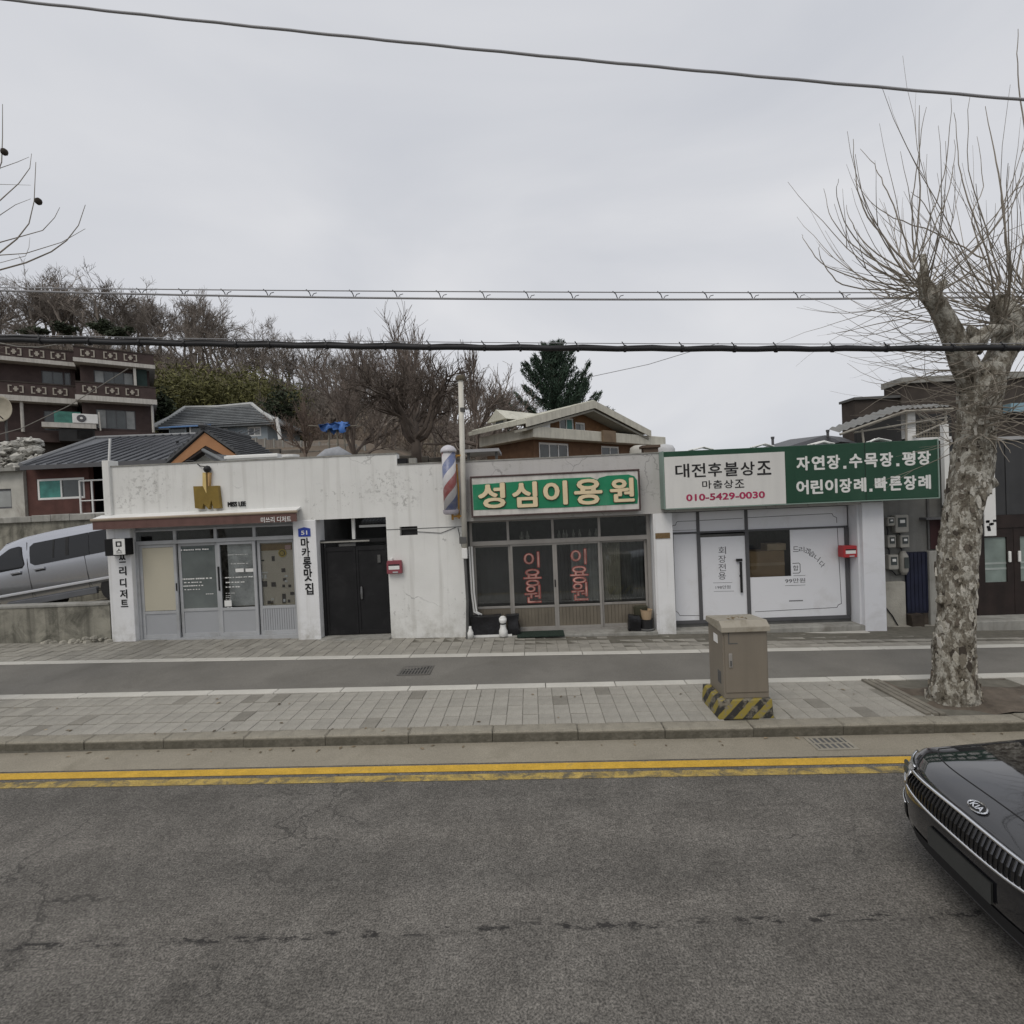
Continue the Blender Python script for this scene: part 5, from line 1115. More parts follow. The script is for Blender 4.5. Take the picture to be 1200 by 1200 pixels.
# red-brown house with grey metal roof
HY = 17
hs = thing('red_house', 'low red-brown house with teal curtained window under a grey ribbed metal roof', 'building', (-14,HY,2.9))
hx0, hx1 = xat(32,575,HY), xat(100,575,HY); hz0, hz1 = zrt-.2, zat(70,540,HY)
M['red_brick'] = mat('dark red painted brick', (.088,.040,.033), .85, .2, 3, .2, 30)
gx0, gx1, gz0, gz1 = xat(43,570,HY), xat(99,570,HY), zat(70,585,HY), zat(70,560.5,HY)
w_ = MB(); w_.box(hx0,gx0,HY,HY+.2,hz0,hz1); w_.box(gx1,hx1+.15,HY,HY+.2,hz0,hz1); w_.box(gx0,gx1,HY,HY+.2,hz0,gz0); w_.box(gx0,gx1,HY,HY+.2,gz1,hz1)
w_.box(hx0,hx0+.2,HY+.2,24,hz0,hz1); w_.box(hx1+.15,-11.3,HY+2.2,HY+2.4,hz0,hz1); w_.build('wall', M['red_brick'], hs)
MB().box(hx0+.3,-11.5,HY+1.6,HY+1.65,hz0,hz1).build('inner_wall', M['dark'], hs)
gm = (gx0+gx1)/2-.02
framed(hs,'window',gx0,gx1,gz0,gz1,HY+.02,.07,M['white_metal'],[(gx0+.07,gm,gz0+.07,gz1-.07,M['green_curtain']),(gm+.05,gx1-.07,gz0+.07,gz1-.07,M['far_glass'])])
MB().box(gm,gm+.05,HY+.01,HY+.06,gz0+.07,gz1-.07).build('window_mullion', M['white_metal'], hs)
# roof: eave front, ridge behind, hip at the left
e0, e1 = at(24,546,HY-.5), at(128,540,HY-.5); ez = (e0.z+e1.z)/2; ry = 20.6; rz = zat(115,513.5,ry)
L0 = Vector((e0.x,HY-.5,ez)); xR_ = xat(236,540,HY-.5); xT_ = xat(231,515,ry); L1 = Vector((xR_,HY-.5,ez-.1)); T0 = Vector((xat(112,513,ry),ry,rz)); T1 = Vector((xT_,ry,rz-.05)); Bk = Vector((e0.x-.6,ry+3,ez))
M['grey_roof'] = mat('blue grey metal roofing', (.085,.09,.10), .5, .2, 1.5, streak=.3)
rf = MB(); rf.slab([L0,L1,T1,T0],(0,0,.08)); rf.slab([Bk,L0,T0],(0,0,.08)); rf.slab([T1,Vector((xT_,ry+3,ez)),Bk,T0],(0,0,.08)); ro = rf.build('roof', M['grey_roof'], hs)
nr = 17
for k in range(nr):
    b_ = L0.lerp(L1,(k+.5)/nr); fx = (b_.x-L0.x)/(T0.x-L0.x); tt = 1 if b_.x > T0.x else max(0.02, fx); top_ = Vector((b_.x, b_.y+(ry-b_.y)*tt, b_.z+(rz-b_.z)*tt))
    MB().tube([b_+Vector((0,0,.02)),top_+Vector((0,0,.02))],.028,5).build('roof_rib', M['grey_roof'], ro)
MB().tube([L0+Vector((0,0,.03)),T0+Vector((0,0,.03)),T1+Vector((0,0,.03))],.07,6).build('ridge_cap', mat('pale ridge cap', (.24,.245,.25), .6, .1), ro)
MB().box(L0.x,L1.x,HY-.53,HY-.48,ez-.16,ez-.02).build('fascia_board', M['dark_frame'], hs)
rl = thing('balcony_railing', 'white metal railing in front of the dark porch of the red-brown house', 'railing', (hx1+.6,HY-.1,hz0))
ra, rb2 = hx1-.1, hx1+1.6; zt1 = zat(110,563,HY)
m_ = MB(); m_.tube([(ra,HY-.1,zt1),(rb2,HY-.1,zt1)],.03,6); m_.tube([(ra,HY-.1,hz0+.25),(rb2,HY-.1,hz0+.25)],.02,6); m_.tube([(ra,HY-.1,(zt1+hz0)/2),(rb2,HY-.1,(zt1+hz0)/2)],.02,6); m_.build('rail', M['white_metal'], rl)
for k in range(5): x = ra+(rb2-ra)*k/4; MB().tube([(x,HY-.1,hz0),(x,HY-.1,zt1+.0)],.03,6).build('post', M['white_metal'], rl)
vp = MB().tube([(xat(135,540,HY-.3),HY-.55,ez),(xat(136,512,HY-.3),HY-.55,zat(136,514,HY-.5))],.035,8)
tag(vp.build('vent_pipe', M['white_metal']), 'thin white vent pipe in front of the grey ribbed roof', 'pipe')
vp = MB().tube([(xat(208,545,19),19,4.2),(xat(208,518,19),19,zat(208,517,19))],.05,8)
tag(vp.build('vent_pipe', M['black_steel']), 'dark vent pipe between the grey ribbed roof and the orange gable', 'pipe')
# pale house and heap of whitewashed stones at the far left
ph = thing('pale_house', 'pale low house with a dark framed window at the left edge', 'building', (-18.5,HY-.2,2.9))
ax0, ax1, az0, az1 = -19.5, hx0-.02, hz0, zat(15,553,HY)
qx1, qz0, qz1 = xat(17,585,HY), zat(8,596,HY), zat(8,573,HY)
w_ = MB(); w_.box(qx1,ax1,HY-.1,HY+.1,az0,az1); w_.box(ax0,qx1,HY-.1,HY+.1,az0,qz0); w_.box(ax0,qx1,HY-.1,HY+.1,qz1,az1); w_.build('wall', mat('cream stained plaster', (.42,.41,.37), .9, .15, 2, dirt=(.25,.23,.2)), ph)
framed(ph,'window',ax0,qx1,qz0,qz1,HY-.06,.06,M['dark_frame'],[(ax0+.06,qx1-.06,qz0+.06,qz1-.06,M['far_pale_glass'])])
MB().box(ax0,ax1+.0,HY-.35,HY+3,az1+.003,az1+.12).build('eaves', M['concrete'], ph)
sp = thing('stone_heap', 'heap of whitewashed stones on the pale house at the left edge', 'stones', (-18.3,18.5,az1))
r = random.Random(31); M['lime_stone'] = mat('whitewashed stone', (.50,.49,.45), .95, .3, 3, .6, 12, dirt=(.06,.055,.045), dirt_lo=.47, dirt_hi=.6, dirt_scale=3)
MB().box(-20.5,-17.6,HY+.6,20,2.6,az1+.12).build('heap_base', M['soot'], sp)
for k in range(26):
    t_ = k//7; x = -20.3+.42*(k%7)+r.uniform(-.08,.08)+t_*.12; z = az1+.14+t_*.30; s = r.uniform(.13,.27)
    if x > -17.6: continue
    g = MB(); n_ = 7
    g.lathe((0,0,0),[(s*.4,-s*.7),(s*.95,-s*.35),(s*1.05,s*.1),(s*.75,s*.5),(s*.25,s*.62)],n_)
    g.v = [(a*1.25+.16*mnoise.noise((a*9+k,b*9,c*9)), b+.14*mnoise.noise((a*9,b*9+k,c*9)), c+.14*mnoise.noise((a*9,b*9,c*9+k))) for a,b,c in g.v]
    g.v = [(a+x, b+18.0+t_*.1, c+z+s*.6) for a,b,c in g.v]; g.build('stone', M['lime_stone'], sp)
# red-brown terrace house with ornamented balconies
AP = (-34.2, 38.0); AD = (.79, .613); arz = math.atan2(AD[1],AD[0])
ap_ = thing('terrace_house', 'large maroon brick terrace house with ornamented balcony bands on the hillside', 'building', (AP[0],AP[1],0), arz)
M['maroon'] = mat('maroon brick', (.066,.046,.042), .85, .18, 2, .2, 20); M['lip'] = mat('pale concrete lip', (.50,.48,.44), .85, .1, 2, streak=.3)
O = lambda px, py: onplane(px, py, AP, AD)
s0, s1 = O(89,440)[0], O(181,440)[0]; zA = lambda py: O(90,py)[1]; sW = O(-40,440)[0]
zp_t, zl_t, zl_b = zA(410), zA(422.5), zA(427); zp2_t, zl2_t, zl2_b = zA(450.5), zA(465), zA(471); zp3_t, zp3_b = zA(505), zA(514)
# right block
def block(x0, x1, dy, dz, wins):
    for (a,b) in ((zl_t,zp_t),(zl2_t,zp2_t)):
        MB().box(x0,x1,dy-.9,dy+7,a+dz+.004,b+dz).build('balcony_band', M['maroon'], ap_, local=True)
        MB().box(x0-.02,x1+.02,dy-.94,dy+7,b+dz+.004,b+dz+.09).build('band_cap', M['dark_brick'], ap_, local=True)
    for (a,b) in ((zl_b,zl_t),(zl2_b,zl2_t)): MB().box(x0-.05,x1+.05,dy-1.0,dy+7,a+dz,b+dz).build('slab_lip', M['lip'], ap_, local=True)
    for (za,zb_) in ((zp2_t+.095,zl_b-.004),(zp3_t,zl2_b-.004)):
        ws = sorted(wins, key=lambda w: w[0]); h0, h1 = za+dz+(zb_-za)*.12, za+dz+(zb_-za)*.80
        w_ = MB(); x = x0+.25
        for (a,b,n,mm) in ws:
            w_.box(x,a,dy,dy+.2,za+dz,zb_+dz); w_.box(a,b,dy,dy+.2,za+dz,h0); w_.box(a,b,dy,dy+.2,h1,zb_+dz); x = b
        w_.box(x,x1-.35,dy,dy+.2,za+dz,zb_+dz); w_.box(x0+.25,x0+.45,dy+.2,dy+7,za+dz,zb_+dz); w_.box(x1-.55,x1-.35,dy+.2,dy+7,za+dz,zb_+dz); w_.build('wall', M['maroon'], ap_, local=True)
        for (a,b,n,mm) in ws:
            pw = (b-a)/n; f = MB(); f.box(a,b,dy+.05,dy+.12,h0,h0+.06); f.box(a,b,dy+.05,dy+.12,h1-.06,h1)
            for k in range(n+1): f.box(a+pw*k-(.03 if 0<k<n else (0 if k==0 else .06)), a+pw*k+(.03 if 0<k<n else (.06 if k==0 else 0)), dy+.05,dy+.12,h0+.06,h1-.06)
            fo = f.build('window', M['dark_frame'], ap_, local=True)
            for k in range(n): MB().box(a+pw*k+.03,a+pw*(k+1)-.03,dy+.08,dy+.09,h0+.06,h1-.06).build('pane', mm[k%len(mm)], fo, local=True)
    MB().box(x0-.1,x1+.6,dy-.6,dy+7,zp3_b+dz-.1,zp3_t+dz-.004).build('balcony_band', M['maroon'], ap_, local=True)
    MB().box(x0,x1,dy+.3,dy+7,0,zp3_b+dz-.102).build('base_wall', M['dark_brick'], ap_, local=True)
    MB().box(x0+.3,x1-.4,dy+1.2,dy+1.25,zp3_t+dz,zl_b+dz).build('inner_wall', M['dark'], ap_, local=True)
S = lambda px: O(px,440)[0]
block(s0, s1, 0, 0, [(S(110),S(156),4,(M['far_pale_glass'],M['far_glass'],M['far_glass'],M['far_pale_glass']))])
block(sW, s0-.06, 1.1, -.15, [(S(46),S(72),2,(M['far_glass'],)),(S(73),S(88.5)-.1,2,(M['far_glass'],M['far_pale_glass']))])
# ornaments: a cross between brackets
orn = MB()
for a,b,c,d in ((-.42,-.34,-.3,.3),(.34,.42,-.3,.3),(-.34,-.2,.22,.3),(-.34,-.2,-.3,-.22),(.2,.34,.22,.3),(.2,.34,-.3,-.22),(-.14,.14,-.07,.07),(-.07,.07,-.2,-.0701),(-.07,.07,.0701,.2)): orn.box(a,b,-.05,0,c,d)
om = orn.mesh('ornament'); om.materials.append(mat('pale balcony ornament', (.36,.33,.28), .9, .1))
for zc, dzz in (((zl_t+zp_t)/2,0),((zl2_t+zp2_t)/2,0)):
    for px, dy, dz in ((105,-.9,0),(131,-.9,0),(154,-.9,0),(44,.2,-.15),(69,.2,-.15),(17,.2,-.15)):
        o = bpy.data.objects.new('ornament', om); COL.objects.link(o); o.parent = ap_; k = O(px, 440)[0]+(1.1*.0); o.location = (k, dy-.001, zc+dz); o.scale = (1,1,.88)
for px in (158,): MB().box(S(px)-.09,S(px)+.09,-.8,-.62,zp2_t+.095,zl_b-.004).build('balcony_post', M['lip'], ap_, local=True)
MB().tube([(S(176),-.7,zp3_t),(S(176),-.7,zl2_b-.004)],.09,8).build('balcony_post', M['lip'], ap_, local=True)
MB().tube([(S(22),.4,zp3_t-.15),(S(22),.4,zl2_b-.16)],.1,8).build('balcony_post', M['lip'], ap_, local=True); MB().tube([(S(115),-.7,zp3_t),(S(114),-.7,zA(483))],.05,6).build('balcony_post', M['lip'], ap_, local=True)
MB().box(S(160),S(172),-.5,-.45,zp2_t+.1,zl_b-.05).build('green_screen', mat('dark green screen', (.012,.03,.026), .6), ap_, local=True)
MB().box(S(61),S(92),-.25,-.2,zA(497),zA(483.5)).build('teal_sheet', mat('teal corrugated sheet', (.05,.17,.14), .6, .3, 3), ap_, local=True)
MB().box(S(47),S(110),-.7,.2,zA(503),zA(497.5)).build('white_shelf', M['lip'], ap_, local=True)
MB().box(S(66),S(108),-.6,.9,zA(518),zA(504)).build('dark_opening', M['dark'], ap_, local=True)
ac = thing('air_conditioner', 'white outdoor air conditioner on the pale shelf of the maroon terrace house', 'air conditioner', (0,0,0)); 
def apw(s, d, z): return Vector((AP[0]+AD[0]*s-AD[1]*d, AP[1]+AD[1]*s+AD[0]*d, z))
ac.location = apw(S(98),-.5,zA(497.4)); ac.rotation_euler = (0,0,arz); ORG[ac.name] = (0,0,0)
MB().box(-.75,.75,-.25,.2,.0,.72).build('case', M['white_metal'], ac, local=True, bevel=.04); g = MB().lathe((-.22,-.255,.37),[(.28,0),(.28,-.02),(.24,-.03)],18,'y'); g.build('fan_grille', M['dark_frame'], ac, local=True); MB().lathe((-.22,-.29,.37),[(.09,0),(.07,-.02)],12,'y').build('fan_hub', M['white_metal'], ac, local=True)
# satellite dish at the left edge
dq = at(3,480,28); ds = thing('satellite_dish', 'beige satellite dish at the left edge below the terrace balconies', 'dish', (dq.x,28,3))
MB().lathe((dq.x,28,dq.z),[(.05,.12),(.35,.08),(.6,-.02),(.72,-.14),(.73,-.15),(.6,-.06),(.3,.04)],24,'y').build('reflector', mat('beige dish', (.36,.33,.26), .6, .1), ds, smooth=True)
MB().tube([(dq.x,28.15,terr(dq.x,28)-.3),(dq.x,28.15,dq.z)],.06,8).build('mast', M['soot'], ds); MB().tube([(dq.x,28.1,dq.z-.6),(dq.x+.1,27.3,dq.z-.1)],.03,6).build('feed_arm', M['soot'], ds)
# grey tiled house
TH = thing('tiled_house', 'pale blue-grey house with grey tiled hipped roof above the concrete fence', 'building', (0,0,0))
TY2 = 42; ex0, ex1 = xat(186,503,TY2), xat(327,499,TY2); ez2 = zat(300,497.5,TY2); rx0, rx1 = xat(217,477,45), xat(296,480.5,45); rz2 = zat(255,477.5,45)
M['tile_grey'] = mat('weathered grey roof tiles', (.16,.17,.175), .7, .25, .9, .3, 6, streak=.25); M['blue_grey'] = mat('pale blue grey wall', (.27,.31,.335), .85, .12, 1)
A1, B1, C1, D1 = Vector((ex0,TY2-.6,ez2)), Vector((ex1,TY2-.6,ez2)), Vector((rx1,45,rz2)), Vector((rx0,45,rz2)); E1, F1 = Vector((ex1,48.6,ez2)), Vector((ex0,48.6,ez2))
rf = MB(); rf.slab([A1,B1,C1,D1],(0,0,.15)); rf.slab([B1,E1,C1],(0,0,.15)); rf.slab([F1,A1,D1],(0,0,.15)); rf.slab([E1,F1,D1,C1],(0,0,.15)); rfo = rf.build('roof', M['tile_grey'], TH)
for k in range(11):
    u = A1.lerp(D1,k/11)+Vector((0,-.02,.05)); v = B1.lerp(C1,k/11)+Vector((0,-.02,.05)); MB().tube([u,v],.07,5).build('tile_course', M['tile_grey'], rfo)
M['ridge'] = mat('pale ridge tile', (.42,.43,.42), .8, .15, 1); 
for k, (p, q) in enumerate(((D1,C1),(C1,B1),(D1,A1))): MB().tube([p+Vector((0,-.05,.12)),(p+q)/2+Vector((0,-.05,.04)),q+Vector((0,-.05,.14))],[.17,.15,.2],7).build('ridge_tiles', M['ridge'], rfo)
wz0 = 6; wx0, wx1 = ex0+1.1, ex1-1.0
w_ = MB(); holes = [(xat(246,507,TY2),xat(267,507,TY2)),(xat(290,508,TY2),xat(306,508,TY2))]; h0, h1 = zat(280,512,TY2), zat(280,501,TY2); x = wx0
for a, b in holes: w_.box(x,a,TY2,TY2+.3,wz0,ez2-.05); w_.box(a,b,TY2,TY2+.3,wz0,h0); w_.box(a,b,TY2,TY2+.3,h1,ez2-.05); x = b
w_.box(x,wx1,TY2,TY2+.3,wz0,ez2-.05); w_.box(wx1-.3,wx1,TY2+.3,48,wz0,ez2-.05); w_.box(wx0,wx0+.3,TY2+.3,48,wz0,ez2-.05); w_.build('wall', M['blue_grey'], TH)
for a, b in holes:
    m_ = (a+b)/2; framed(TH,'window',a,b,h0,h1,TY2+.05,.12,M['white_metal'],[(a+.12,m_-.05,h0+.12,h1-.12,M['far_glass']),(m_+.05,b-.12,h0+.12,h1-.12,M['far_pale_glass'])]); MB().box(m_-.05,m_+.05,TY2+.04,TY2+.15,h0+.12,h1-.12).build('window_mullion', M['white_metal'], TH)
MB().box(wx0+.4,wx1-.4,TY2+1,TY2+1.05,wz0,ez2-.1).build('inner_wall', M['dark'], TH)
pc = MB(); q0, q1 = xat(193,500,TY2-1.5), xat(240,500,TY2-1.5); zc = zat(215,496,TY2-1.5); pc.slab([Vector((q0,TY2-2.2,zc-.35)),Vector((q1,TY2-2.2,zc-.35)),Vector((q1,TY2,zc+.1)),Vector((q0,TY2,zc+.1))],(0,0,.08)); pc.build('porch_roof', mat('blue plastic porch roof', (.07,.16,.33), .5, .2), TH)
pw = MB(); pw.box(q0+.2,q1+1.8,TY2-1.8,TY2-1.7,wz0,zat(215,508,TY2-1.8)); pw.build('porch_wall', mat('pale blue porch wall', (.33,.42,.46), .8, .1), TH)
framed(TH,'porch_window',xat(222,503,TY2-1.8),xat(243,503,TY2-1.8),zat(230,508,TY2-1.8)+.003,zat(230,498.5,TY2-1.8),TY2-1.8,.1,M['white_metal'],[(xat(222.5,503,TY2-1.8)+.08,xat(242,503,TY2-1.8),zat(230,507,TY2-1.8)+.0,zat(230,499.5,TY2-1.8),M['far_glass'])])
framed(TH,'porch_window',xat(198,503,TY2-1.8),xat(218,503,TY2-1.8),zat(208,508.5,TY2-1.8)+.003,zat(208,500,TY2-1.8),TY2-1.8,.1,M['blue_grey'],[(xat(199,503,TY2-1.8),xat(217,503,TY2-1.8),zat(208,508,TY2-1.8)+.1,zat(208,501,TY2-1.8),M['far_glass'])])
TH.location = (0,0,0)
wp_ = MB().tube([at(328.5,515,40),at(324,489,40)],[.16,.13],8); tag(wp_.build('white_post', M['white_metal']), 'white leaning post at the right end of the tiled house', 'post')
# concrete fence on the slope
cfe = thing('concrete_fence', 'long brown-grey concrete panel fence on the slope below the tiled house', 'fence', (-16,38,6))
M['fence'] = mat('brown grey concrete panel', (.24,.215,.19), .95, .18, 1.4, streak=.4, objrand=.12)
for k in range(15):
    a, b = at(268+k*10.6,512+k*.72,38), at(268+(k+1)*10.6,512+(k+1)*.72,38)
    MB().box(a.x+.02,b.x-.02,38,38.15,a.z-1.35,(a.z+b.z)/2).build('fence_panel', M['fence'], cfe); MB().box(b.x-.05,b.x+.05,37.95,38.2,a.z-1.35,(a.z+b.z)/2+.06).build('fence_post', M['concrete'], cfe)
a, b = at(268,530,36), at(560,545,36); fw = thing('stone_wall', 'low dark stone retaining wall below the concrete fence', 'wall', (-14,36,5))
r = random.Random(17); M['dark_stone'] = mat('dark field stone', (.12,.11,.095), .95, .3, 2, .4, 10, objrand=.3); x = a.x
while x < b.x:
    w = r.uniform(.8,1.5); ztop_ = a.z+(b.z-a.z)*(x-a.x)/(b.x-a.x)+.35
    for j in range(2): MB().box(x+r.uniform(0,.05),x+w-.05,35.9+r.uniform(0,.08),36.3,ztop_-.6*(j+1)+.03,ztop_-.6*j).build('stone', M['dark_stone'], fw, bevel=.06)
    x += w
MB().box(a.x,b.x,36.25,37.9,2,min(a.z,b.z)).build('backing', M['hillside'], fw)
# orange gable
OY = 15.9; og = thing('orange_gable_house', 'small house with an orange painted gable board under a dark tiled roof', 'building', (-10,OY,3))
ax, az = xat(247,510,OY), zat(247,508.5,OY); lx, lz = xat(206,544,OY), zat(206,545,OY); rx_, rz_ = xat(283,534,OY), zat(283,534.5,OY)
bo = MB(); bo.prism([(lx,lz),(lx+.33,lz),(ax,az-.40),(rx_-.30,rz_-.03),(rx_,rz_),(ax,az)],OY-.30,OY-.22); bo.build('barge_board', mat('orange painted board', (.36,.18,.085), .7, .1, 3), og)
bo = MB(); bo.prism([(lx+.34,lz),(lx+.43,lz-.01),(ax,az-.50),(rx_-.40,rz_-.06),(rx_-.31,rz_-.04),(ax,az-.41)],OY-.28,OY-.15); bo.build('barge_trim', M['maroon_wood'], og)
bo = MB(); bo.prism([(lx+.44,1),(rx_-.41,1),(rx_-.41,rz_-.08),(ax,az-.52),(lx+.44,lz-.03)],OY,OY+.15); bo.build('gable_wall', mat('pale gable wall', (.33,.33,.30), .9, .15, 2), og)
rf = MB(); up = Vector((0,0,.12)); Lp, Ap, Rp = Vector((lx-.13,OY-.36,lz-.03)), Vector((ax,OY-.36,az+.04)), Vector((rx_+.17,OY-.36,rz_-.05)); bk = Vector((0,2.6,0))
rf.slab([Lp+up,Ap+up,Ap+up+bk,Lp+up+bk],(0,0,.11)); rf.slab([Ap+up,Rp+up,Rp+up+bk,Ap+up+bk],(0,0,.11)); ro = rf.build('roof', M['roof_tile'], og)
MB().tube([Ap+up+Vector((0,-.07,.03)),Ap+up+bk],.09,7).build('ridge_tiles', M['roof_tile'], ro)
MB().lathe((ax,OY-.4,0),[(.06,az+.14),(.13,az+.2),(.07,az+.28)],8).build('ridge_end', M['roof_tile'], ro)
for k in range(9):
    for P_, Q_ in ((Lp,Ap),(Rp,Ap)):
        u = P_.lerp(Q_,(k+.5)/9)+up+Vector((0,-.02,.015)); MB().tube([u,u+bk],.032,5).build('tile_course', M['roof_tile'], ro)
MB().box(ax-.19,ax+.19,OY-.04,OY-.002,az-1.3,az-.92).build('gable_vent', M['dark_frame'], og)
lr = thing('low_tiled_roof', 'small dark tiled roof in front of the orange gable', 'roof', (-9,14,3))
lowr = MB(); lowr.slab([at(240,531,14.3),at(262,543,13.6),at(304,546,13.6),at(298,536,15.0)],(0,0,.08)); lowr.build('roof_slope', M['roof_tile'], lr)
MB().tube([at(238,529,14.3)+Vector((0,0,.04)),at(262,542,13.6)+Vector((0,0,.04)),at(305,545,13.6)+Vector((0,0,.04))],.05,6).build('ridge_tiles', M['tile_grey'], lr); MB().box(at(248,545,14.2).x,at(296,545,14.2).x,14.2,15.0,.5,at(262,546,14.2).z-.1).build('wall', M['grey_render'], lr)
# corner brick house with cream roof
GP = (.33, 24.0); GD = (.75, .661); grz = math.atan2(GD[1],GD[0])
gh = thing('brick_house', 'brown brick house with cream metal gable roof and cream fascia band behind the barber shop', 'building', (GP[0],GP[1],0), grz)
G = lambda px, py: onplane(px, py, GP, GD); GL = lambda px, py: onplane(px, py, GP, (-GD[1],GD[0]))
M['brown_brick'] = mat('brown brick wall', (.135,.075,.042), .85, .2, 3, .3, 30, objrand=.0)
zb0, zb1 = G(626,513.5)[1], G(626,500.5)[1]; sR = G(776,518)[0]; lL = onplane(549,505,(GP[0]-.75*GD[0],GP[1]-.75*GD[1]),(-GD[1],GD[0]))[0]-.2
fb_ = MB(); fb_.box(-.25,sR,-.25,lL,zb0,zb1); fb_.build('fascia_band', M['cream'], gh, local=True, bevel=.03)
s_a = G(704,508)[0]; MB().box(s_a-.25,s_a+.75,-.4,-.252,zb0-.02,zb1+.06).build('band_block', mat('brown timber block', (.18,.13,.085), .8, .2), gh, local=True)
wx = [(G(637,530)[0],G(672,530)[0],3),(G(710,528)[0],G(731,528)[0],2)]
h0, h1 = zb0-1.5, zb0-.12
w_ = MB(); x = .25
for a, b, n in wx: w_.box(x,a,.3,.5,1,zb0-.003); w_.box(a,b,.3,.5,1,h0); w_.box(a,b,.3,.5,h1,zb0-.003); x = b
w_.box(x,sR-.6,.3,.5,1,zb0-.003); w_.box(.25,.45,.5,lL,1,zb0-.003); w_.box(sR-.8,sR-.6,.5,lL,1,zb0-.003); w_.build('wall', M['brown_brick'], gh, local=True)
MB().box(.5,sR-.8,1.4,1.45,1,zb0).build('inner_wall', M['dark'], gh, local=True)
for a, b, n in wx:
    pw = (b-a)/n; framed(gh,'window',a,b,h0,h1,.34,.09,M['white_metal'],[(a+.09+k*(b-a-.18)/n+.03,a+.09+(k+1)*(b-a-.18)/n-.03,h0+.09,h1-.09,M['far_glass']) for k in range(n)],local=True)
    m_ = MB(); 
    for k in range(1,n): xx = a+.09+k*(b-a-.18)/n; m_.box(xx-.03,xx+.03,.33,.4,h0+.09,h1-.09)
    m_.build('window_mullion', M['white_metal'], gh, local=True)
# upper gable
ga, gz_a = G(690,471); gl, gz_l = G(616,500); gr, gz_r = G(760,508)
gr = 2*ga-(-.6); gz_e = zb1+.28; sl_ = (gz_a-gz_e)/(ga+.6)
ua, ub_ = G(666,500)[0], G(683,500)[0]; va, vb2 = G(684.5,495)[0], G(696,495)[0]; uz1 = G(675,487.5)[1]; vz0, vz1 = G(690,505)[1], G(690,493)[1]
w_ = MB(); zf = lambda s: min(gz_a-.25-abs(s-ga)*sl_, 99)
def gw(a, b, z0f=None): w_.prism([(a,zb1+.003),(b,zb1+.003),(b,zf(b)),(a,zf(a))],.6,.8)
gw(.1,ua); 
w_.prism([(ua,uz1),(ub_,uz1),(ub_,zf(ub_)),(ua,zf(ua))] if not (ua<ga<ub_) else [(ua,uz1),(ub_,uz1),(ub_,zf(ub_)),(ga,zf(ga)),(ua,zf(ua))],.6,.8)
gw(ub_,va); w_.prism([(va,zb1+.003),(vb2,zb1+.003),(vb2,vz0),(va,vz0)],.6,.8); w_.prism([(va,vz1),(vb2,vz1),(vb2,zf(vb2)),(va,zf(va))],.6,.8); gw(vb2,gr-.3)
w_.build('gable_wall', mat('orange brown boarding', (.20,.105,.05), .8, .2, 2, streak=.35), gh, local=True)
framed(gh,'window',ua,ub_,zb1+.004,uz1,.64,.09,M['white_metal'],[(ua+.09,(ua+ub_)/2-.03,zb1+.09,uz1-.09,M['far_glass']),((ua+ub_)/2+.03,ub_-.09,zb1+.09,uz1-.09,M['green_curtain'])],local=True); MB().box((ua+ub_)/2-.03,(ua+ub_)/2+.03,.63,.7,zb1+.094,uz1-.09).build('window_mullion', M['white_metal'], gh, local=True)
framed(gh,'window',va+.002,vb2-.002,vz0+.002,vz1-.002,.64,.08,M['white_metal'],[(va+.08,(va+vb2)/2,vz0+.08,vz1-.08,M['far_glass']),((va+vb2)/2+.04,vb2-.08,vz0+.08,vz1-.08,M['far_pale_glass'])],local=True)
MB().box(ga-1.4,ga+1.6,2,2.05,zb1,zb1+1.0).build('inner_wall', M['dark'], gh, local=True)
rf = MB(); yb_ = onplane(549,505,(GP[0]-.75*GD[0],GP[1]-.75*GD[1]),(-GD[1],GD[0]))[0]
rf.slab([Vector((-.75,-.35,gz_e)),Vector((ga,-.35,gz_a)),Vector((ga,yb_,gz_a)),Vector((-.75,yb_,gz_e))][::1],(0,0,.2)); rf.slab([Vector((ga,-.35,gz_a)),Vector((gr+.15,-.35,gz_e)),Vector((gr+.15,yb_,gz_e)),Vector((ga,yb_,gz_a))],(0,0,.2))
gro = rf.build('roof', M['cream_roof'], gh, local=True)
for k in range(int((yb_+.25)/.6)+1):
    y = -.3+k*.6; MB().tube([(-.75,y,gz_e+.02),(ga,y,gz_a+.02),(gr+.15,y,gz_e+.02)],.035,5).build('roof_seam', M['cream_roof'], gro, local=True)
bb = MB(); bb.prism([(-.78,gz_e-.38),(ga,gz_a-.38),(gr+.18,gz_e-.38),(gr+.18,gz_e-.02),(ga,gz_a-.01),(-.78,gz_e-.02)],-.42,-.36); bb.build('barge_board', M['cream'], gro, local=True)
bb = MB(); bb.prism([(-.70,gz_e-.52),(ga,gz_a-.52),(gr+.1,gz_e-.52),(gr+.1,gz_e-.42),(ga,gz_a-.42),(-.70,gz_e-.42)],-.3,.55); bb.build('soffit_board', mat('grey soffit', (.30,.29,.25), .9, .1), gro, local=True)
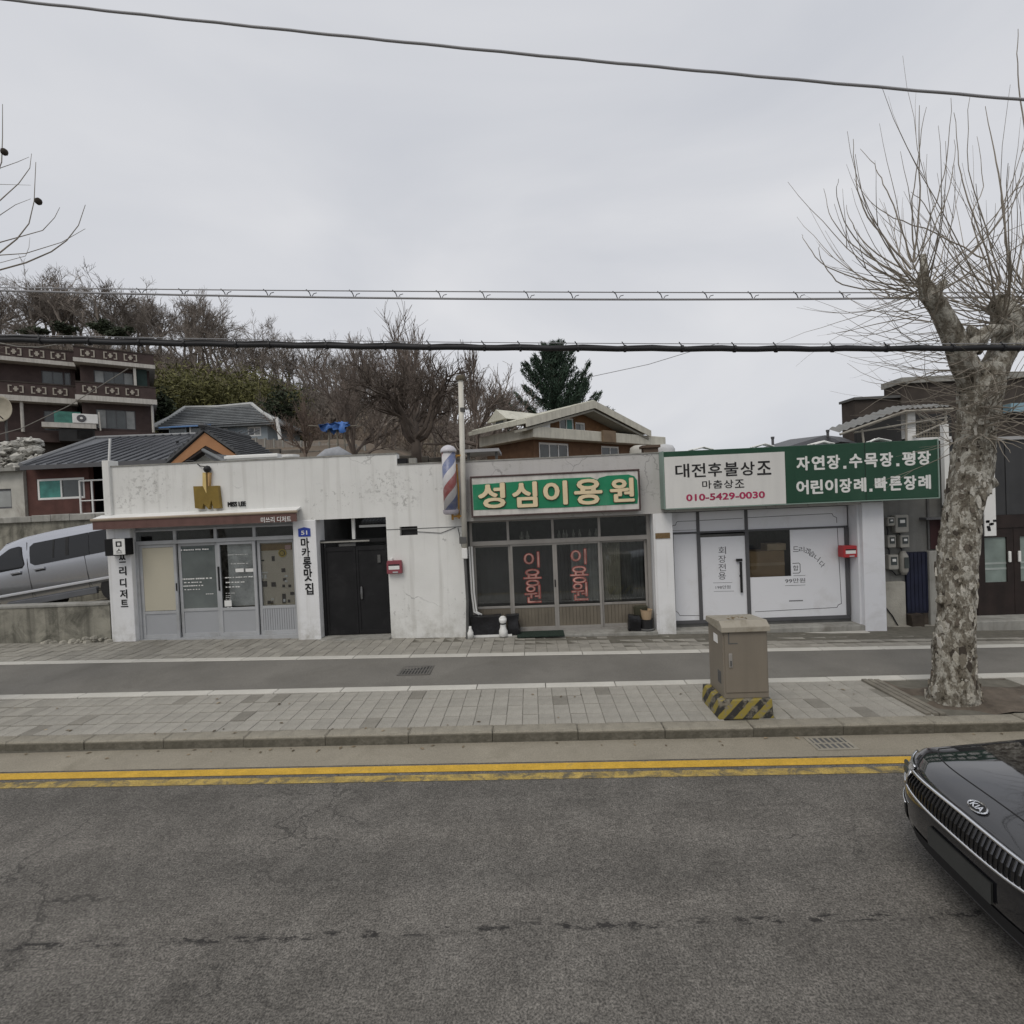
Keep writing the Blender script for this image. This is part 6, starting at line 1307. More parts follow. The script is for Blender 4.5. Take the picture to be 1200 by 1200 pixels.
# dormer on the left slope
dy0 = .70*yb_; ds_ = .35; dz = gz_e+sl_*(ds_+.75)
dm = MB(); dm.add([(ds_,dy0-.6,dz-.05),(ds_,dy0+.6,dz-.05),(ds_,dy0+.6,dz+.22),(ds_,dy0,dz+.66),(ds_,dy0-.6,dz+.22)],[(4,3,2,1,0)]); 
dm.build('dormer_front', M['grey_wall'], gro, local=True); MB().box(ds_-.03,ds_-.002,dy0-.3,dy0+.3,dz+.02,dz+.42).build('dormer_window', M['far_glass'], gro, local=True)
dr_ = MB(); A_ = [(dy0-.80,dz+.16),(dy0,dz+.74),(dy0+.80,dz+.16)]; dr_.add([(ds_-.22,y,z) for y,z in A_]+[(ds_+3.0,y,z) for y,z in A_],[(0,2,1),(3,4,5),(0,1,4,3),(1,2,5,4),(2,0,3,5)]); dr_.build('dormer_roof', M['cream_roof'], gro, local=True)
s_ac = G(636,505)[0]; 
ac2 = copy_tree(ac); ac2['label'] = 'small white air conditioner on the cream fascia band under the brown gable'; p_ = Vector((GP[0]+GD[0]*s_ac-GD[1]*.1, GP[1]+GD[1]*s_ac+GD[0]*.1, zb1+.002)); ac2.location = p_; ac2.rotation_euler = (0,0,grz); ac2.scale = (.62,.62,.75)
tk = MB(); tq = at(750,528,26); tk.lathe((tq.x,26,0),[(.5,3.5),(.52,tq.z+.0),(.48,tq.z+.15),(.3,tq.z+.25),(.1,tq.z+.27)],18); tag(tk.build('water_tank', mat('pale beige tank', (.45,.44,.40), .7, .1), smooth=True), 'pale round water tank at the right of the brown brick house', 'tank')
tk = MB(); tq = at(778,527,30); tk.lathe((tq.x,30,0),[(.6,3.5),(.62,tq.z+.0),(.5,tq.z+.22),(.1,tq.z+.32)],18); tag(tk.build('water_tank', mat('white grey tank', (.50,.51,.52), .7, .1), smooth=True), 'whitish water tank above the left corner of the funeral signboard', 'tank')
ck_ = MB(); cq = at(763,526,22); ck_.box(cq.x-.3,cq.x+.3,22,22.5,2.5,cq.z+.05); ck_.box(cq.x-.38,cq.x+.38,21.92,22.58,cq.z+.053,cq.z+.16); tag(ck_.build('chimney_block', mat('brown chimney', (.11,.08,.06), .9, .2)), 'short brown chimney block between the two pale water tanks', 'chimney')
fl = MB(); q0, q1 = at(545,529,14), at(585,527,14); fl.box(q0.x,q1.x,13.8,15.2,q0.z-.05,q0.z+.03); ft = thing('flat_canopy', 'thin grey canopy sheet behind the white steel pole', 'canopy', (q0.x,14,3)); fl.build('sheet', M['grey_cable'], ft); MB().box(q0.x+.05,q0.x+.12,14,14.1,3,q0.z-.051).build('post', M['soot'], ft); MB().box(q1.x-.12,q1.x-.05,14,14.1,3,q0.z-.051).build('post', M['soot'], ft)
# ------------------------------------------------------------------ utility cabinet on a striped plinth
g0, g1, g2 = gnd(842,843,.125), gnd(908,842,.125), gnd(827,829,.13)
kx0, kx1, ky0 = g0.x, g1.x, (g0.y+g1.y)/2; ky1 = ky0+.60; kzb = .12; kzt = zat(875,820.5,ky0)
cab = thing('utility_cabinet', 'beige metal utility cabinet standing on a yellow and black striped plinth', 'cabinet', ((kx0+kx1)/2, (ky0+ky1)/2, kzb))
plm = MB(); plm.add([(kx0,ky0,kzb),(kx1,ky0,kzb),(kx1,ky1,kzb),(kx0,ky1,kzb),(kx0+.012,ky0+.012,kzt),(kx1-.012,ky0+.012,kzt),(kx1-.012,ky1-.012,kzt),(kx0+.012,ky1-.012,kzt)],[(0,3,2,1),(4,5,6,7),(0,1,5,4),(1,2,6,5),(2,3,7,6),(3,0,4,7)])
def hazard():
    m = bpy.data.materials.new('worn hazard stripes'); m.use_nodes = True; nt = m.node_tree; b = nt.nodes['Principled BSDF']; b.inputs['Roughness'].default_value = .8
    s_ = nt.nodes.new('ShaderNodeSeparateXYZ'); v = coords(nt); nt.links.new(v, s_.inputs[0])
    t = mth(nt, 'ADD', mth(nt, 'ADD', s_.outputs[0], mth(nt, 'MULTIPLY', s_.outputs[1], -1.0)), mth(nt, 'MULTIPLY', s_.outputs[2], -.95))
    t = mth(nt, 'ADD', t, mth(nt, 'MULTIPLY', noise(nt, v, 9, 3), .03)); fr_ = mth(nt, 'FRACT', mth(nt, 'ADD', mth(nt, 'MULTIPLY', t, 4.6), 20.3))
    st = ramp(nt, fr_, .47, .52); base = mixc(nt, st, (.27,.215,.04), (.03,.029,.027))
    base = mixc(nt, ramp(nt, noise(nt, v, 7, 7, .75), .50, .60), base, (.20,.18,.14)); nt.links.new(base, b.inputs['Base Color']); return m
plm.build('plinth', hazard(), cab, bevel=.012)
M['cab'] = mat('beige grey cabinet paint', (.205,.18,.145), .5, .07, 1.5, dirt=(.15,.13,.105), dirt_lo=.55, dirt_hi=.85, streak=.15)
cy0 = ky0+.045; qx0, qx1 = xat(848,775,cy0), xat(900.5,775,cy0); cy1 = cy0+.50; ctop = zat(873,735,cy0)
MB().box(qx0,qx1,cy0+.012,cy1,kzt+.001,ctop-.03).build('body', M['cab'], cab, bevel=.006)
d = MB(); d.box(qx0+.02,qx1-.012,cy0,cy0+.0115,kzt+.075,ctop-.045); dro = d.build('door', M['cab'], cab, bevel=.004)
hx = xat(856,774,cy0); hz = zat(856,774,cy0); h = MB(); h.box(hx-.022,hx+.022,cy0-.012,cy0-.0005,hz-.085,hz+.085); h.build('handle', M['alu'], dro, bevel=.006); MB().box(hx-.008,hx+.008,cy0-.022,cy0-.0125,hz-.06,hz+.0).build('lever', M['soot'], dro)
lx_, lz_ = hx, zat(856,748,cy0); h = MB(); h.box(lx_-.018,lx_-.006,cy0-.003,cy0-.0005,lz_-.07,lz_+.08); h.box(lx_-.006,lx_+.09,cy0-.003,cy0-.0005,lz_-.07,lz_-.058); h.build('door_mark', M['soot'], dro)
tp = MB(); tp.add([(qx0-.025,cy0-.035,ctop-.05),(qx1+.025,cy0-.035,ctop-.05),(qx1+.025,cy1+.03,ctop-.03),(qx0-.025,cy1+.03,ctop-.03),(qx0-.02,cy0-.03,ctop+.01),(qx1+.02,cy0-.03,ctop+.01),(qx1+.02,cy0+.06,ctop+.07),(qx0-.02,cy0+.06,ctop+.07),(qx1+.02,cy1+.02,ctop+.035),(qx0-.02,cy1+.02,ctop+.035)],
       [(0,3,2,1),(0,1,5,4),(4,5,6,7),(7,6,8,9),(1,2,8,6,5),(3,0,4,7,9),(2,3,9,8)])
tp.build('lid', mat('sun bleached cabinet lid', (.30,.275,.225), .55, .1, 2, dirt=(.17,.145,.10), dirt_lo=.48, dirt_scale=4), cab, bevel=.006)
lf = MB(); r = random.Random(2)
for k in range(16):
    x, y = r.uniform(qx0+.12,qx0+.36), r.uniform(cy0+.14,cy0+.38); z = ctop+.066-.07*(y-cy0-.06)/.5+.012; a = r.uniform(0,6.28); s = r.uniform(.02,.05)
    lf.add([(x-s*math.cos(a),y-s*math.sin(a),z),(x+.01*math.sin(a),y-.01*math.cos(a),z+.014),(x+s*math.cos(a),y+s*math.sin(a),z+.004),(x-.01*math.sin(a),y+.01*math.cos(a),z+.01)],[(0,1,2,3)])
tag(lf.build('leaf_litter', mat('dry leaves', (.20,.15,.09), .95, .3, 20)), 'dry leaves and twigs lying on top of the beige cabinet', 'leaves', kind='stuff')
q = at(835,739,cy0+.2); MB().box(qx0-.006,qx0-.0005,cy0+.17,cy0+.30,ctop-.23,ctop-.13).build('notice', M['white_print'], cab); 
MB().box(qx0-.004,qx0-.0005,cy0+.1,cy0+.2,kzt+.15,kzt+.30).build('side_vent', M['soot'], cab)

# ------------------------------------------------------------------ black saloon car, front corner in view
car = thing('car', 'glossy black saloon car with wide chrome edged grille entering from the right', 'car', (2.60, 3.27, 0), -.09); ORG[car.name] = (0,0,0); car.scale = (1,.96,1)
M['black_paint'] = mat('glossy black paint', (.012,.012,.014), .06, .05, 1, spec=.6, coat=1.0)
CROW = [(.12,.17,.83,.38,0),(.04,.24,.90,.40,0),(.0,.36,.925,.42,0),(.0,.50,.93,.43,0),(.015,.60,.925,.42,0),(.035,.68,.91,.41,0),(.065,.735,.885,.40,.0),(.12,.775,.86,.37,.012),(.20,.805,.845,.33,.03),(.35,.845,.83,.27,.05),(.60,.89,.82,.19,.065),(.90,.93,.82,.11,.075),(1.18,.96,.82,.04,.085),(1.38,.975,.82,0,.09),
        (1.52,1.01,.79,.0,.07),(1.9,1.22,.70,.0,.05),(2.3,1.40,.62,0,.035),(2.6,1.46,.59,0,.03),(3.2,1.475,.58,0,.03),(3.8,1.41,.60,0,.03),(4.35,1.2,.68,0,.04),(4.6,1.1,.76,0,.03),(4.85,1.06,.84,-.05,.03),(4.98,.95,.88,-.15,.0),(5.02,.6,.92,-.2,0),(4.98,.3,.88,-.2,0)]
NT = 41
def cpt(row, t):
    dx, z, w, b, cr = row; a = abs(t); return (dx+b*.62*a**4.2, t*w, z-cr*a*a)
def crow(k):
    i = min(int(k), len(CROW)-2); f = k-i; return tuple(p+(q-p)*f for p, q in zip(CROW[i],CROW[i+1]))
ks = [k*.5 for k in range(0, 2*(len(CROW)-1)+1)]
TT = [math.copysign(1-(1-abs(u))**1.25, u) for u in np.linspace(-1,1,NT)]
top = MB(); top.grid([[cpt(crow(k),t) for t in TT] for k in ks]); 
for side in (-1, 1):
    cols = [[cpt(CROW[i],side) for i in (0,2,3,4,5,7)]]
    for k in [7.5+.5*j for j in range(0, 2*(len(CROW)-8)-1)]:
        e = cpt(crow(k),side); x = e[0]; zs = min(e[2]-.05, .93); cols.append([(x,side*.86,.19),(x,side*.925,.36),(x,side*.935,.52),(x,side*.93,.52+(zs-.52)*.6),(x,side*max(.905,abs(e[1])+.02) if e[2] > 1 else side*(abs(e[1])+.035),zs),e])
    if side > 0: cols = [c[::-1] for c in cols]
    top.grid(cols)
body = top.build('body', M['black_paint'], car, smooth=True, local=True)
wd = body.modifiers.new('weld', 'WELD'); wd.merge_threshold = .0008; sb_ = body.modifiers.new('smooth', 'SUBSURF'); sb_.levels = 1; sb_.render_levels = 1
def fas(t, z, off=0.0):
    zs = [r_[1] for r_ in CROW[:9]]; k = float(np.interp(z, zs, range(9))); p = cpt(crow(k), t); n = Vector((-1, 1.15*t*abs(t), .12)).normalized()
    return Vector(p)+n*off
def fpatch(name, t0, t1, zlo, zhi, m, off, parent=car, nt_=24, nz_=5):
    mb = MB(); mb.grid([[tuple(fas(t0+(t1-t0)*i/nt_, zlo(i/nt_)+(zhi(i/nt_)-zlo(i/nt_))*j/nz_, off)) for i in range(nt_+1)] for j in range(nz_+1)]); return mb.build(name, m, parent, smooth=True, local=True)
gl_, gh_ = (lambda u: .570+.03*abs(2*u-1)**2.5), (lambda u: .718-.010*abs(2*u-1)**2)
GT = .655
gri = fpatch('grille', -GT, GT, gl_, gh_, M['rubber'], .004)
for k in range(33):
    u = (k+.5)/33; t = -GT+2*GT*u
    MB().tube([fas(t, gl_(u)+.01, .012), fas(t, (gl_(u)+gh_(u))/2, .018), fas(t, gh_(u)-.01, .012)], .008, 6).build('slat', mat('black chrome slat', (.10,.10,.105), .2, .05, metal=1.0) if k == 0 else bpy.data.materials['black chrome slat'], gri, local=True)
def gout(u0, u1, fz, off, n=40): return [fas(-GT+2*GT*(u0+(u1-u0)*i/n), fz(u0+(u1-u0)*i/n), off) for i in range(n+1)]
fr = MB(); up_ = gout(0,1,gh_,.016); lo_ = gout(1,0,gl_,.016); fr.tube(up_, .012, 8); fr.tube(lo_, .010, 8); fr.tube([up_[-1],lo_[0]], .010, 8); fr.tube([lo_[-1],up_[0]], .010, 8)
fr.build('grille_surround', M['chrome'], gri, smooth=True, local=True)
lamp_m = mat('clear headlamp lens', (.46,.46,.46), .1, .35, 16, spec=.8, coat=1.0)
for s in (1, -1):
    a, b = (.67, .985) if s > 0 else (-.985, -.67)
    hl = fpatch('headlight', a, b, lambda u: .585+.02*(u if s > 0 else 1-u), lambda u: .726-.010*(u if s > 0 else 1-u), lamp_m, .006, nt_=12)
    e = MB(); e.tube([fas(a+(b-a)*i/12, .730-.010*(i/12 if s > 0 else 1-i/12), .010) for i in range(13)], .009, 6); e.tube([fas(a+(b-a)*i/12, .583+.02*(i/12 if s > 0 else 1-i/12), .008) for i in range(13)], .006, 6); e.build('lamp_rim', M['chrome'], hl, smooth=True, local=True)
    for q_ in (.3,.62): 
        c = fas(a+(b-a)*q_, .66, .008); MB().lathe(tuple(c), [(.03,-.004),(.032,-.010),(.02,-.013)], 14, 'x').build('projector', M['far_glass'], hl, local=True)
    fpatch('side_intake', s*.66 if s > 0 else -.96, s*.96 if s > 0 else -.66, lambda u: .30, lambda u: .44, M['rubber'], .004, nt_=10)
    e = MB(); e.tube([fas(s*(.66+.30*i/10), .455-.0*i, .008) for i in range(11)], .007, 6); e.build('bumper_trim', M['chrome'], car, smooth=True, local=True)
fpatch('lower_intake', -.58, .58, lambda u: .235, lambda u: .345, M['rubber'], .005)
e = MB(); e.tube([fas(-.62+1.24*i/20, .215, .006) for i in range(21)], .008, 6); e.build('bumper_trim', M['dark_frame'], car, smooth=True, local=True)
pt_ = MB(); pt_.grid([[tuple(fas(-.30+.60*i/8, z, .016)) for i in range(9)] for z in (.36,.49)]); pt_.grid([[tuple(fas(-.30+.60*i/8, z, .004)) for i in range(9)] for z in (.49,.36)])
pt_.build('number_plate', mat('dark grey plate', (.05,.052,.05), .5, .1), car, local=True)
# bonnet gaps and creases laid along the surface
def surf(k, t, off=.0015):
    p = Vector(cpt(crow(k), t)); q = Vector(cpt(crow(k+.1), t)); w_ = Vector(cpt(crow(k), t+.01)); n = (q-p).cross(w_-p).normalized(); n = n if n.z > 0 else -n
    return p+n*off
gp = MB(); gp.tube([surf(8.2+.0*abs(t), t, .0) for t in np.linspace(-.93,.93,40)], .0045, 6)
for s in (1,-1): gp.tube([surf(8.2+k*.26, s*.93, .0) for k in range(20)], .0045, 6)
gp.build('bonnet_gap', M['rubber'], car, smooth=True, local=True)
# emblem: oval ring with letters, lying on the nose of the bonnet
bo = surf(6.95, 0, .004); vx = (surf(7.4,0,.004)-surf(6.7,0,.004)).normalized(); ux = Vector((0,-1,0)); nn = ux.cross(vx)
em_ = MB(); em_.tube([bo+ux*.068*math.cos(a)+vx*.036*math.sin(a)+nn*.003 for a in np.linspace(0,2*math.pi,33)], .0055, 6, cap=False)
em_.poly([tuple(bo+ux*.066*math.cos(a)+vx*.034*math.sin(a)+nn*.0015) for a in np.linspace(0,2*math.pi,25)[:-1]])
v, f = glyphs('KIA', .02); lo, hi = v.min(0), v.max(0)
em_.add([tuple(bo+ux*((x_-lo[0])/(hi[0]-lo[0])-.5)*.092+vx*((y_-lo[1])/(hi[1]-lo[1])-.5)*.036+nn*(.003+.003*(z_+.5))) for x_, y_, z_ in v], f)
eb = em_.build('emblem', M['chrome'], car, local=True)
ep = MB(); ep.poly([tuple(bo+ux*.0645*math.cos(a)+vx*.0325*math.sin(a)+nn*.0022) for a in np.linspace(0,2*math.pi,25)[:-1]]); ep.build('emblem_face', M['rubber'], eb, local=True)
wsn = MB(); wsn.grid([[tuple(surf(k,t,.006)) for t in np.linspace(-.93,.93,9)] for k in np.linspace(13.4,16.2,8)]); wsn.build('windscreen', M['van_glass'], car, smooth=True, local=True)
for sd in (-1, 1):
    for k0, k1 in ((14.9,17.45),(17.6,20.3)):
        g_ = []
        for k in np.linspace(k0, k1, 10):
            e_ = Vector(cpt(crow(k), sd)); b_ = Vector((e_.x, sd*max(.905, abs(e_.y)+.02), .93)); g_.append([tuple(b_.lerp(e_, f)+Vector((0, sd*.010, 0))) for f in (.06,.5,.93)])
        mb = MB(); mb.grid(g_); mb.build('side_window', M['van_glass'], car, smooth=True, local=True)
    for x_ in (1.75, 2.85): MB().box(x_+.55, x_+.75, min(sd*.935,sd*.965), max(sd*.935,sd*.965), .80, .825).build('door_handle', M['chrome'], car, local=True)
for x in (.98, 3.9):
    for y in (-.85,.85): wheel(car, x, y, .34, .34, .22)

# ------------------------------------------------------------------ overhead cables (they hang between poles outside the picture)
def sag(pts, Y, r, mb, x0=-13, x1=13, n=40, tw=0.0):
    P_ = [at(*p, Y) for p in pts]; c = np.polyfit([p.x for p in P_], [p.z for p in P_], 2)
    L = [Vector((x, Y+tw*math.sin(x*9), float(np.polyval(c, x))+tw*math.cos(x*9))) for x in np.linspace(x0, x1, n)]
    mb.tube(L, r, 7); return c
m_ = MB(); sag([(20,1),(600,62),(1200,117)], 5.0, .013, m_, -11, 11, 120, .002); tag(m_.build('overhead_cable', M['grey_cable'], smooth=True), 'single grey cable crossing the sky near the top of the picture', 'cable')
pair = thing('overhead_cable', 'pair of thin cables with small spacers above the dark thick cable', 'cable', (0,8.2,6.3))
m_ = MB(); cu = sag([(0,337),(600,342),(1050,343)], 8.2, .009, m_); m_.build('messenger_wire', M['grey_cable'], pair, smooth=True)
m_ = MB(); cl = sag([(0,340.5),(600,350.5),(1050,349.5)], 8.2, .016, m_); m_.build('lower_cable', M['grey_cable'], pair, smooth=True)
for k in range(19):
    x = -6.2+k*.70; zu, zl = float(np.polyval(cu,x)), float(np.polyval(cl,x)); s = MB()
    s.tube([(x-.05,8.2,zu+.02),(x,8.2,zu-.03),(x+.03,8.2,zl-.01)], .008, 5); s.tube([(x+.03,8.2,zl-.01),(x+.07,8.2,zl+.05),(x+.12,8.2,zl+.06)], .006, 5); s.build('spacer', M['cable'], pair)
dk = thing('overhead_cable', 'thick black bundled cable hanging across in front of the rooftops', 'cable', (0,5.6,5)); 
m_ = MB(); c1 = sag([(0,398),(300,404.5),(600,407.5),(1200,407.5)], 5.6, .030, m_, -11, 11, 120, .004); m_.build('bundle', M['cable'], dk, smooth=True)
m_ = MB(); c2 = sag([(0,394),(300,401),(600,405),(1200,405.5)], 5.59, .013, m_, -11, 11, 120, .008); m_.build('second_strand', M['cable'], dk, smooth=True)
m_ = MB(); c3 = sag([(0,392),(300,398),(600,401.5),(1200,402.5)], 5.6, .0045, m_, -11, 11); m_.build('messenger_wire', M['grey_cable'], dk, smooth=True)
r = random.Random(5)
for k in range(23):
    x = -6+k*.55+r.uniform(-.1,.1); z = float(np.polyval(c1,x)); s = MB(); s.tube([(x-.012,5.6,z),(x+.012,5.6,z)], .040, 8); s.tube([(x,5.6,z+.03),(x-.03,5.6,float(np.polyval(c3,x))+.02)], .006, 5); s.build('cable_tie', M['cable'], dk)
m_ = MB(); m_.tube([at(690,442,22),at(760,427,22),at(842,402,22)], .014, 5); tag(m_.build('service_wire', M['grey_cable']), 'faint thin wire running up to the right above the brick house', 'cable')
m_ = MB(); m_.tube([at(-40,520,26),at(25,502,26),at(80,476,26),at(150,432,26)], .022, 5); tag(m_.build('service_wire', mat('pale old wire', (.22,.21,.19), .8)), 'pale slack wire crossing in front of the terrace house balconies', 'cable')
m_ = MB(); m_.tube([at(-30,396,20),at(20,406,20),at(45,407,20),at(78,402,20)], .02, 5); tag(m_.build('service_wire', bpy.data.materials['pale old wire']), 'short pale wire sagging above the top balcony of the terrace house', 'cable')
# ------------------------------------------------------------------ trees
def flake_mat():
    m = mat('loose bark flakes', (.3,.28,.23), .95, .1, 20); nt = m.node_tree; b = nt.nodes['Principled BSDF']; g = nt.nodes.new('ShaderNodeNewGeometry')
    r = nt.nodes.new('ShaderNodeValToRGB'); r.color_ramp.interpolation = 'CONSTANT'; e = r.color_ramp.elements; e[0].position = 0; e[0].color = (.06,.05,.04,1); e[1].position = .75; e[1].color = (.47,.45,.40,1)
    for p, c in ((.13,(.13,.11,.088)), (.30,(.20,.18,.145)), (.52,(.37,.35,.30))): q = e.new(p); q.color = (*c,1)
    nt.links.new(g.outputs['Random Per Island'], r.inputs[0]); fine = ramp(nt, noise(nt, coords(nt), 50, 4, .7), .3, .7, (.7,.7,.7), (1.2,1.2,1.2)); nt.links.new(mixc(nt, 1.0, r.outputs[0], fine, 'MULTIPLY'), b.inputs['Base Color']); return m
M['flake'] = flake_mat()
def rot_about(v, ax, a): return Matrix.Rotation(a, 3, ax) @ v
def perp(v, rng):
    q = Vector((rng.gauss(0,1), rng.gauss(0,1), rng.gauss(0,1))); return v.cross(q).normalized()
def limb(mb, P, n=22, amp=.05, seed=0.0, step=.07):
    """a gnarled limb: (point, radius) list -> displaced tube"""
    pts = [Vector(p) for p, r in P]; rs = [r for p, r in P]; L = [0]
    for a, b in zip(pts, pts[1:]): L.append(L[-1]+(b-a).length)
    k = max(4, int(L[-1]/step)); Q, R = [], []
    for i in range(k+1):
        s = L[-1]*i/k; j = max(0, min(len(L)-2, sum(1 for q in L[1:] if q < s))); t = (s-L[j])/max(1e-6, L[j+1]-L[j])
        p0, p1, p2, p3 = pts[max(j-1,0)], pts[j], pts[j+1], pts[min(j+2,len(pts)-1)]
        Q.append(.5*((2*p1)+(p2-p0)*t+(2*p0-5*p1+4*p2-p3)*t*t+(3*p1-p0-3*p2+p3)*t**3)); R.append(rs[j]+(rs[j+1]-rs[j])*(t*t*(3-2*t)))
    o = len(mb.v); mb.tube(Q, R, n)
    for i in range(k+1):
        c = Q[i]
        for j in range(n):
            v = Vector(mb.v[o+i*n+j]); d = v-c; q = c*.8+d*2.2
            f = 1+amp*2.2*mnoise.noise((q.x*2.1+seed, q.y*2.1, q.z*1.6))+amp*1.3*mnoise.noise((q.x*7+seed, q.y*7, q.z*5))+amp*.5*mnoise.noise((q.x*18, q.y*18+seed, q.z*14))
            mb.v[o+i*n+j] = tuple(c+d*f)
def shoot(mb, rng, p, az, el, L, r=.009, up=.9, n=9, side=True, wob=.10):
    d = Vector((math.cos(az)*math.cos(el), math.sin(az)*math.cos(el), math.sin(el))); pts = [p.copy()]; st = L/n
    for i in range(n):
        d = (d+Vector((rng.gauss(0,wob),rng.gauss(0,wob),rng.gauss(0,wob)*.6+up/n))).normalized(); pts.append(pts[-1]+d*st)
    mb.tube(pts, [r*(1-.75*i/n) for i in range(n+1)], 4, cap=False)
    if side:
        for k in range(rng.choice((0,0,1,1,2))):
            i = rng.randint(2, n-3); dd = (pts[i+1]-pts[i]).normalized(); dd = rot_about(dd, perp(dd,rng), rng.uniform(.35,.7))
            shoot(mb, rng, pts[i], math.atan2(dd.y,dd.x), math.asin(max(-1,min(1,dd.z))), L*rng.uniform(.2,.42), r*.6, up*.5, 5, False, wob)
    return pts
def plane_tree(label, dx, seed, dense=1.0, mirror=False):
    rng = random.Random(seed); Y0 = 6.5; k = Y0/600*.67
    base = at(1116,824,Y0); cx = base.x
    def W(px, py, dy=0.0):
        v = at(px, py, Y0); x = v.x if not mirror else 2*cx-v.x
        return Vector((x+dx, Y0+dy, v.z))
    t = thing('plane_tree', label, 'tree', (cx+dx, Y0, .13)); off = Vector((0,0,0))
    tr = MB(); limb(tr, [(W(1116,830),41*k),(W(1116,815),35*k),(W(1118,780),29*k),(W(1121,720),26.5*k),(W(1124,650),26*k),(W(1128,600),25*k),(W(1137,562),30*k),(W(1139,540),29*k),(W(1142,505),25*k),(W(1147,475),28*k),(W(1150,450),31*k),(W(1152,428),24*k)], 40, .075, seed, .05)
    bq = W(1163,566); limb(tr, [(W(1140,566),17*k),(W(1157,567),14*k),(bq,9*k),(W(1169,568),3*k)], 14, .12, seed+4); bq = W(1109,700); limb(tr, [(W(1122,700),17*k),(W(1103,703),9*k),(W(1097,705),2*k)], 12, .1, seed+6)
    tro = tr.build('trunk', M['bark'], t, smooth=True)
    fk = MB(); nr_ = 40
    ring = len(tr.v)//nr_
    for i in range(620):
        q0 = rng.randrange(2, max(3, ring-14))*nr_; cc = sum((Vector(tr.v[q0+j]) for j in range(0,nr_,8)), Vector())/5; v = Vector(tr.v[q0+rng.randrange(nr_)]); n_ = (v-cc); n_.z = 0
        if n_.length < .05 or n_.length > .6: continue
        n_.normalize(); u_ = n_.cross(Vector((0,0,1))); s = rng.uniform(.008,.036)*(1.5 if v.z < 1.5 and rng.random() < .4 else 1); hgt = rng.uniform(.6,2.8); k_ = 9; P_ = []
        for a_ in range(k_): a = 2*math.pi*a_/k_; rr = s*rng.uniform(.35,1.25); P_.append(v+u_*math.cos(a)*rr+Vector((0,0,math.sin(a)*rr*hgt))+n_*(rng.uniform(.003,.009)-rr*rr*1.2))
        o_ = len(fk.v); fk.v += [tuple(p) for p in P_]+[tuple(p-n_*.02) for p in P_]; fk.f.append(tuple(o_+j for j in range(k_))); fk.f += [(o_+(j+1)%k_, o_+j, o_+k_+j, o_+k_+(j+1)%k_) for j in range(k_)]
    tag(fk.build('bark_flakes', M['flake'], tro), kind='stuff')
    lb = MB(); limb(lb, [(W(1148,462),23*k),(W(1128,432,-.05),19*k),(W(1108,405,-.15),16*k),(W(1088,377,-.22),15*k),(W(1070,356,-.27),14.5*k),(W(1062,343,-.28),10*k),(W(1058,331,-.28),3*k)], 22, .09, seed+1, .05); limb(lb, [(W(1066,352,-.27),8*k),(W(1061,332,-.3),6*k),(W(1060,312,-.3),3*k)], 10, .08, seed+7,.04); limb(lb, [(W(1075,355,-.27),9*k),(W(1085,343,-.27),5*k),(W(1087,338,-.26),1.5*k)], 10, .1, seed+8,.04); lb.build('limb', M['bark'], t, smooth=True)
    lb = MB(); limb(lb, [(W(1153,452),24*k),(W(1172,430,.1),21*k),(W(1190,400,.15),19*k),(W(1190,372,.1),24*k),(W(1180,352,.1),16*k),(W(1176,342,.1),4*k)], 22, .10, seed+2, .05); limb(lb, [(W(1190,405,.1),17*k),(W(1225,380,.2),15*k),(W(1250,350,.3),14*k),(W(1255,335,.3),4*k)], 18, .09, seed+5,.05); lb.build('limb', M['bark'], t, smooth=True)
    lb = MB(); limb(lb, [(W(1128,412,-.1),15*k),(W(1142,395,-.15),11*k),(W(1160,390,-.1),9*k),(W(1180,385,0),9*k)], 16, .16, seed+3,.04); limb(lb, [(W(1135,400,-.13),10*k),(W(1126,391,-.14),7*k),(W(1124,386,-.14),2*k)], 10, .2, seed+9,.03); lb.build('limb', M['bark'], t, smooth=True)
    sh_ = MB()
    for c, n, lr in ((W(1062,345,-.28),int(24*dense),(1.0,2.3)), (W(1184,362,.1),int(38*dense),(1.3,3.1)), (W(1250,345,.3),int(60*dense),(1.2,2.6))):
        for i in range(n):
            az = rng.uniform(0,2*math.pi); el = math.asin(rng.uniform(-.25,.97)); L = rng.uniform(*lr)*(.75+.35*max(0,math.sin(el)))
            p = c+Vector((math.cos(az)*.09,math.sin(az)*.09,rng.uniform(-.16,.09))); shoot(sh_, rng, p, az, el*.62, L, rng.uniform(.0065,.0105), rng.uniform(.8,2.3), 9, True, .06)
    # weak shoots, level or hanging, from the underside and the fork
    for i in range(int(150*dense)):
        c = rng.choice((W(1062,350,-.28),W(1080,372,-.2),W(1110,408,-.1),W(1180,375,.1),W(1140,440,-.1),W(1146,470,-.15),W(1140,500,-.15)))+Vector((rng.gauss(0,.09),rng.gauss(0,.05),rng.gauss(0,.16)))
        az = rng.uniform(math.pi*.55,math.pi*1.5) if not mirror else rng.uniform(-math.pi*.45,math.pi*.5); el = rng.uniform(-.55,.35); shoot(sh_, rng, c, az, el, rng.uniform(.5,1.7), rng.uniform(.004,.0075), rng.uniform(-.2,1.3), 8, True, .09)
    for i in range(int(34*dense)):
        c = W(1140+rng.uniform(-10,10), rng.uniform(440,520), -.22); shoot(sh_, rng, c, rng.uniform(3.6,5.9), rng.uniform(-.5,.5), rng.uniform(.25,.7), .008, rng.uniform(-.9,.9), 7, False, .16)
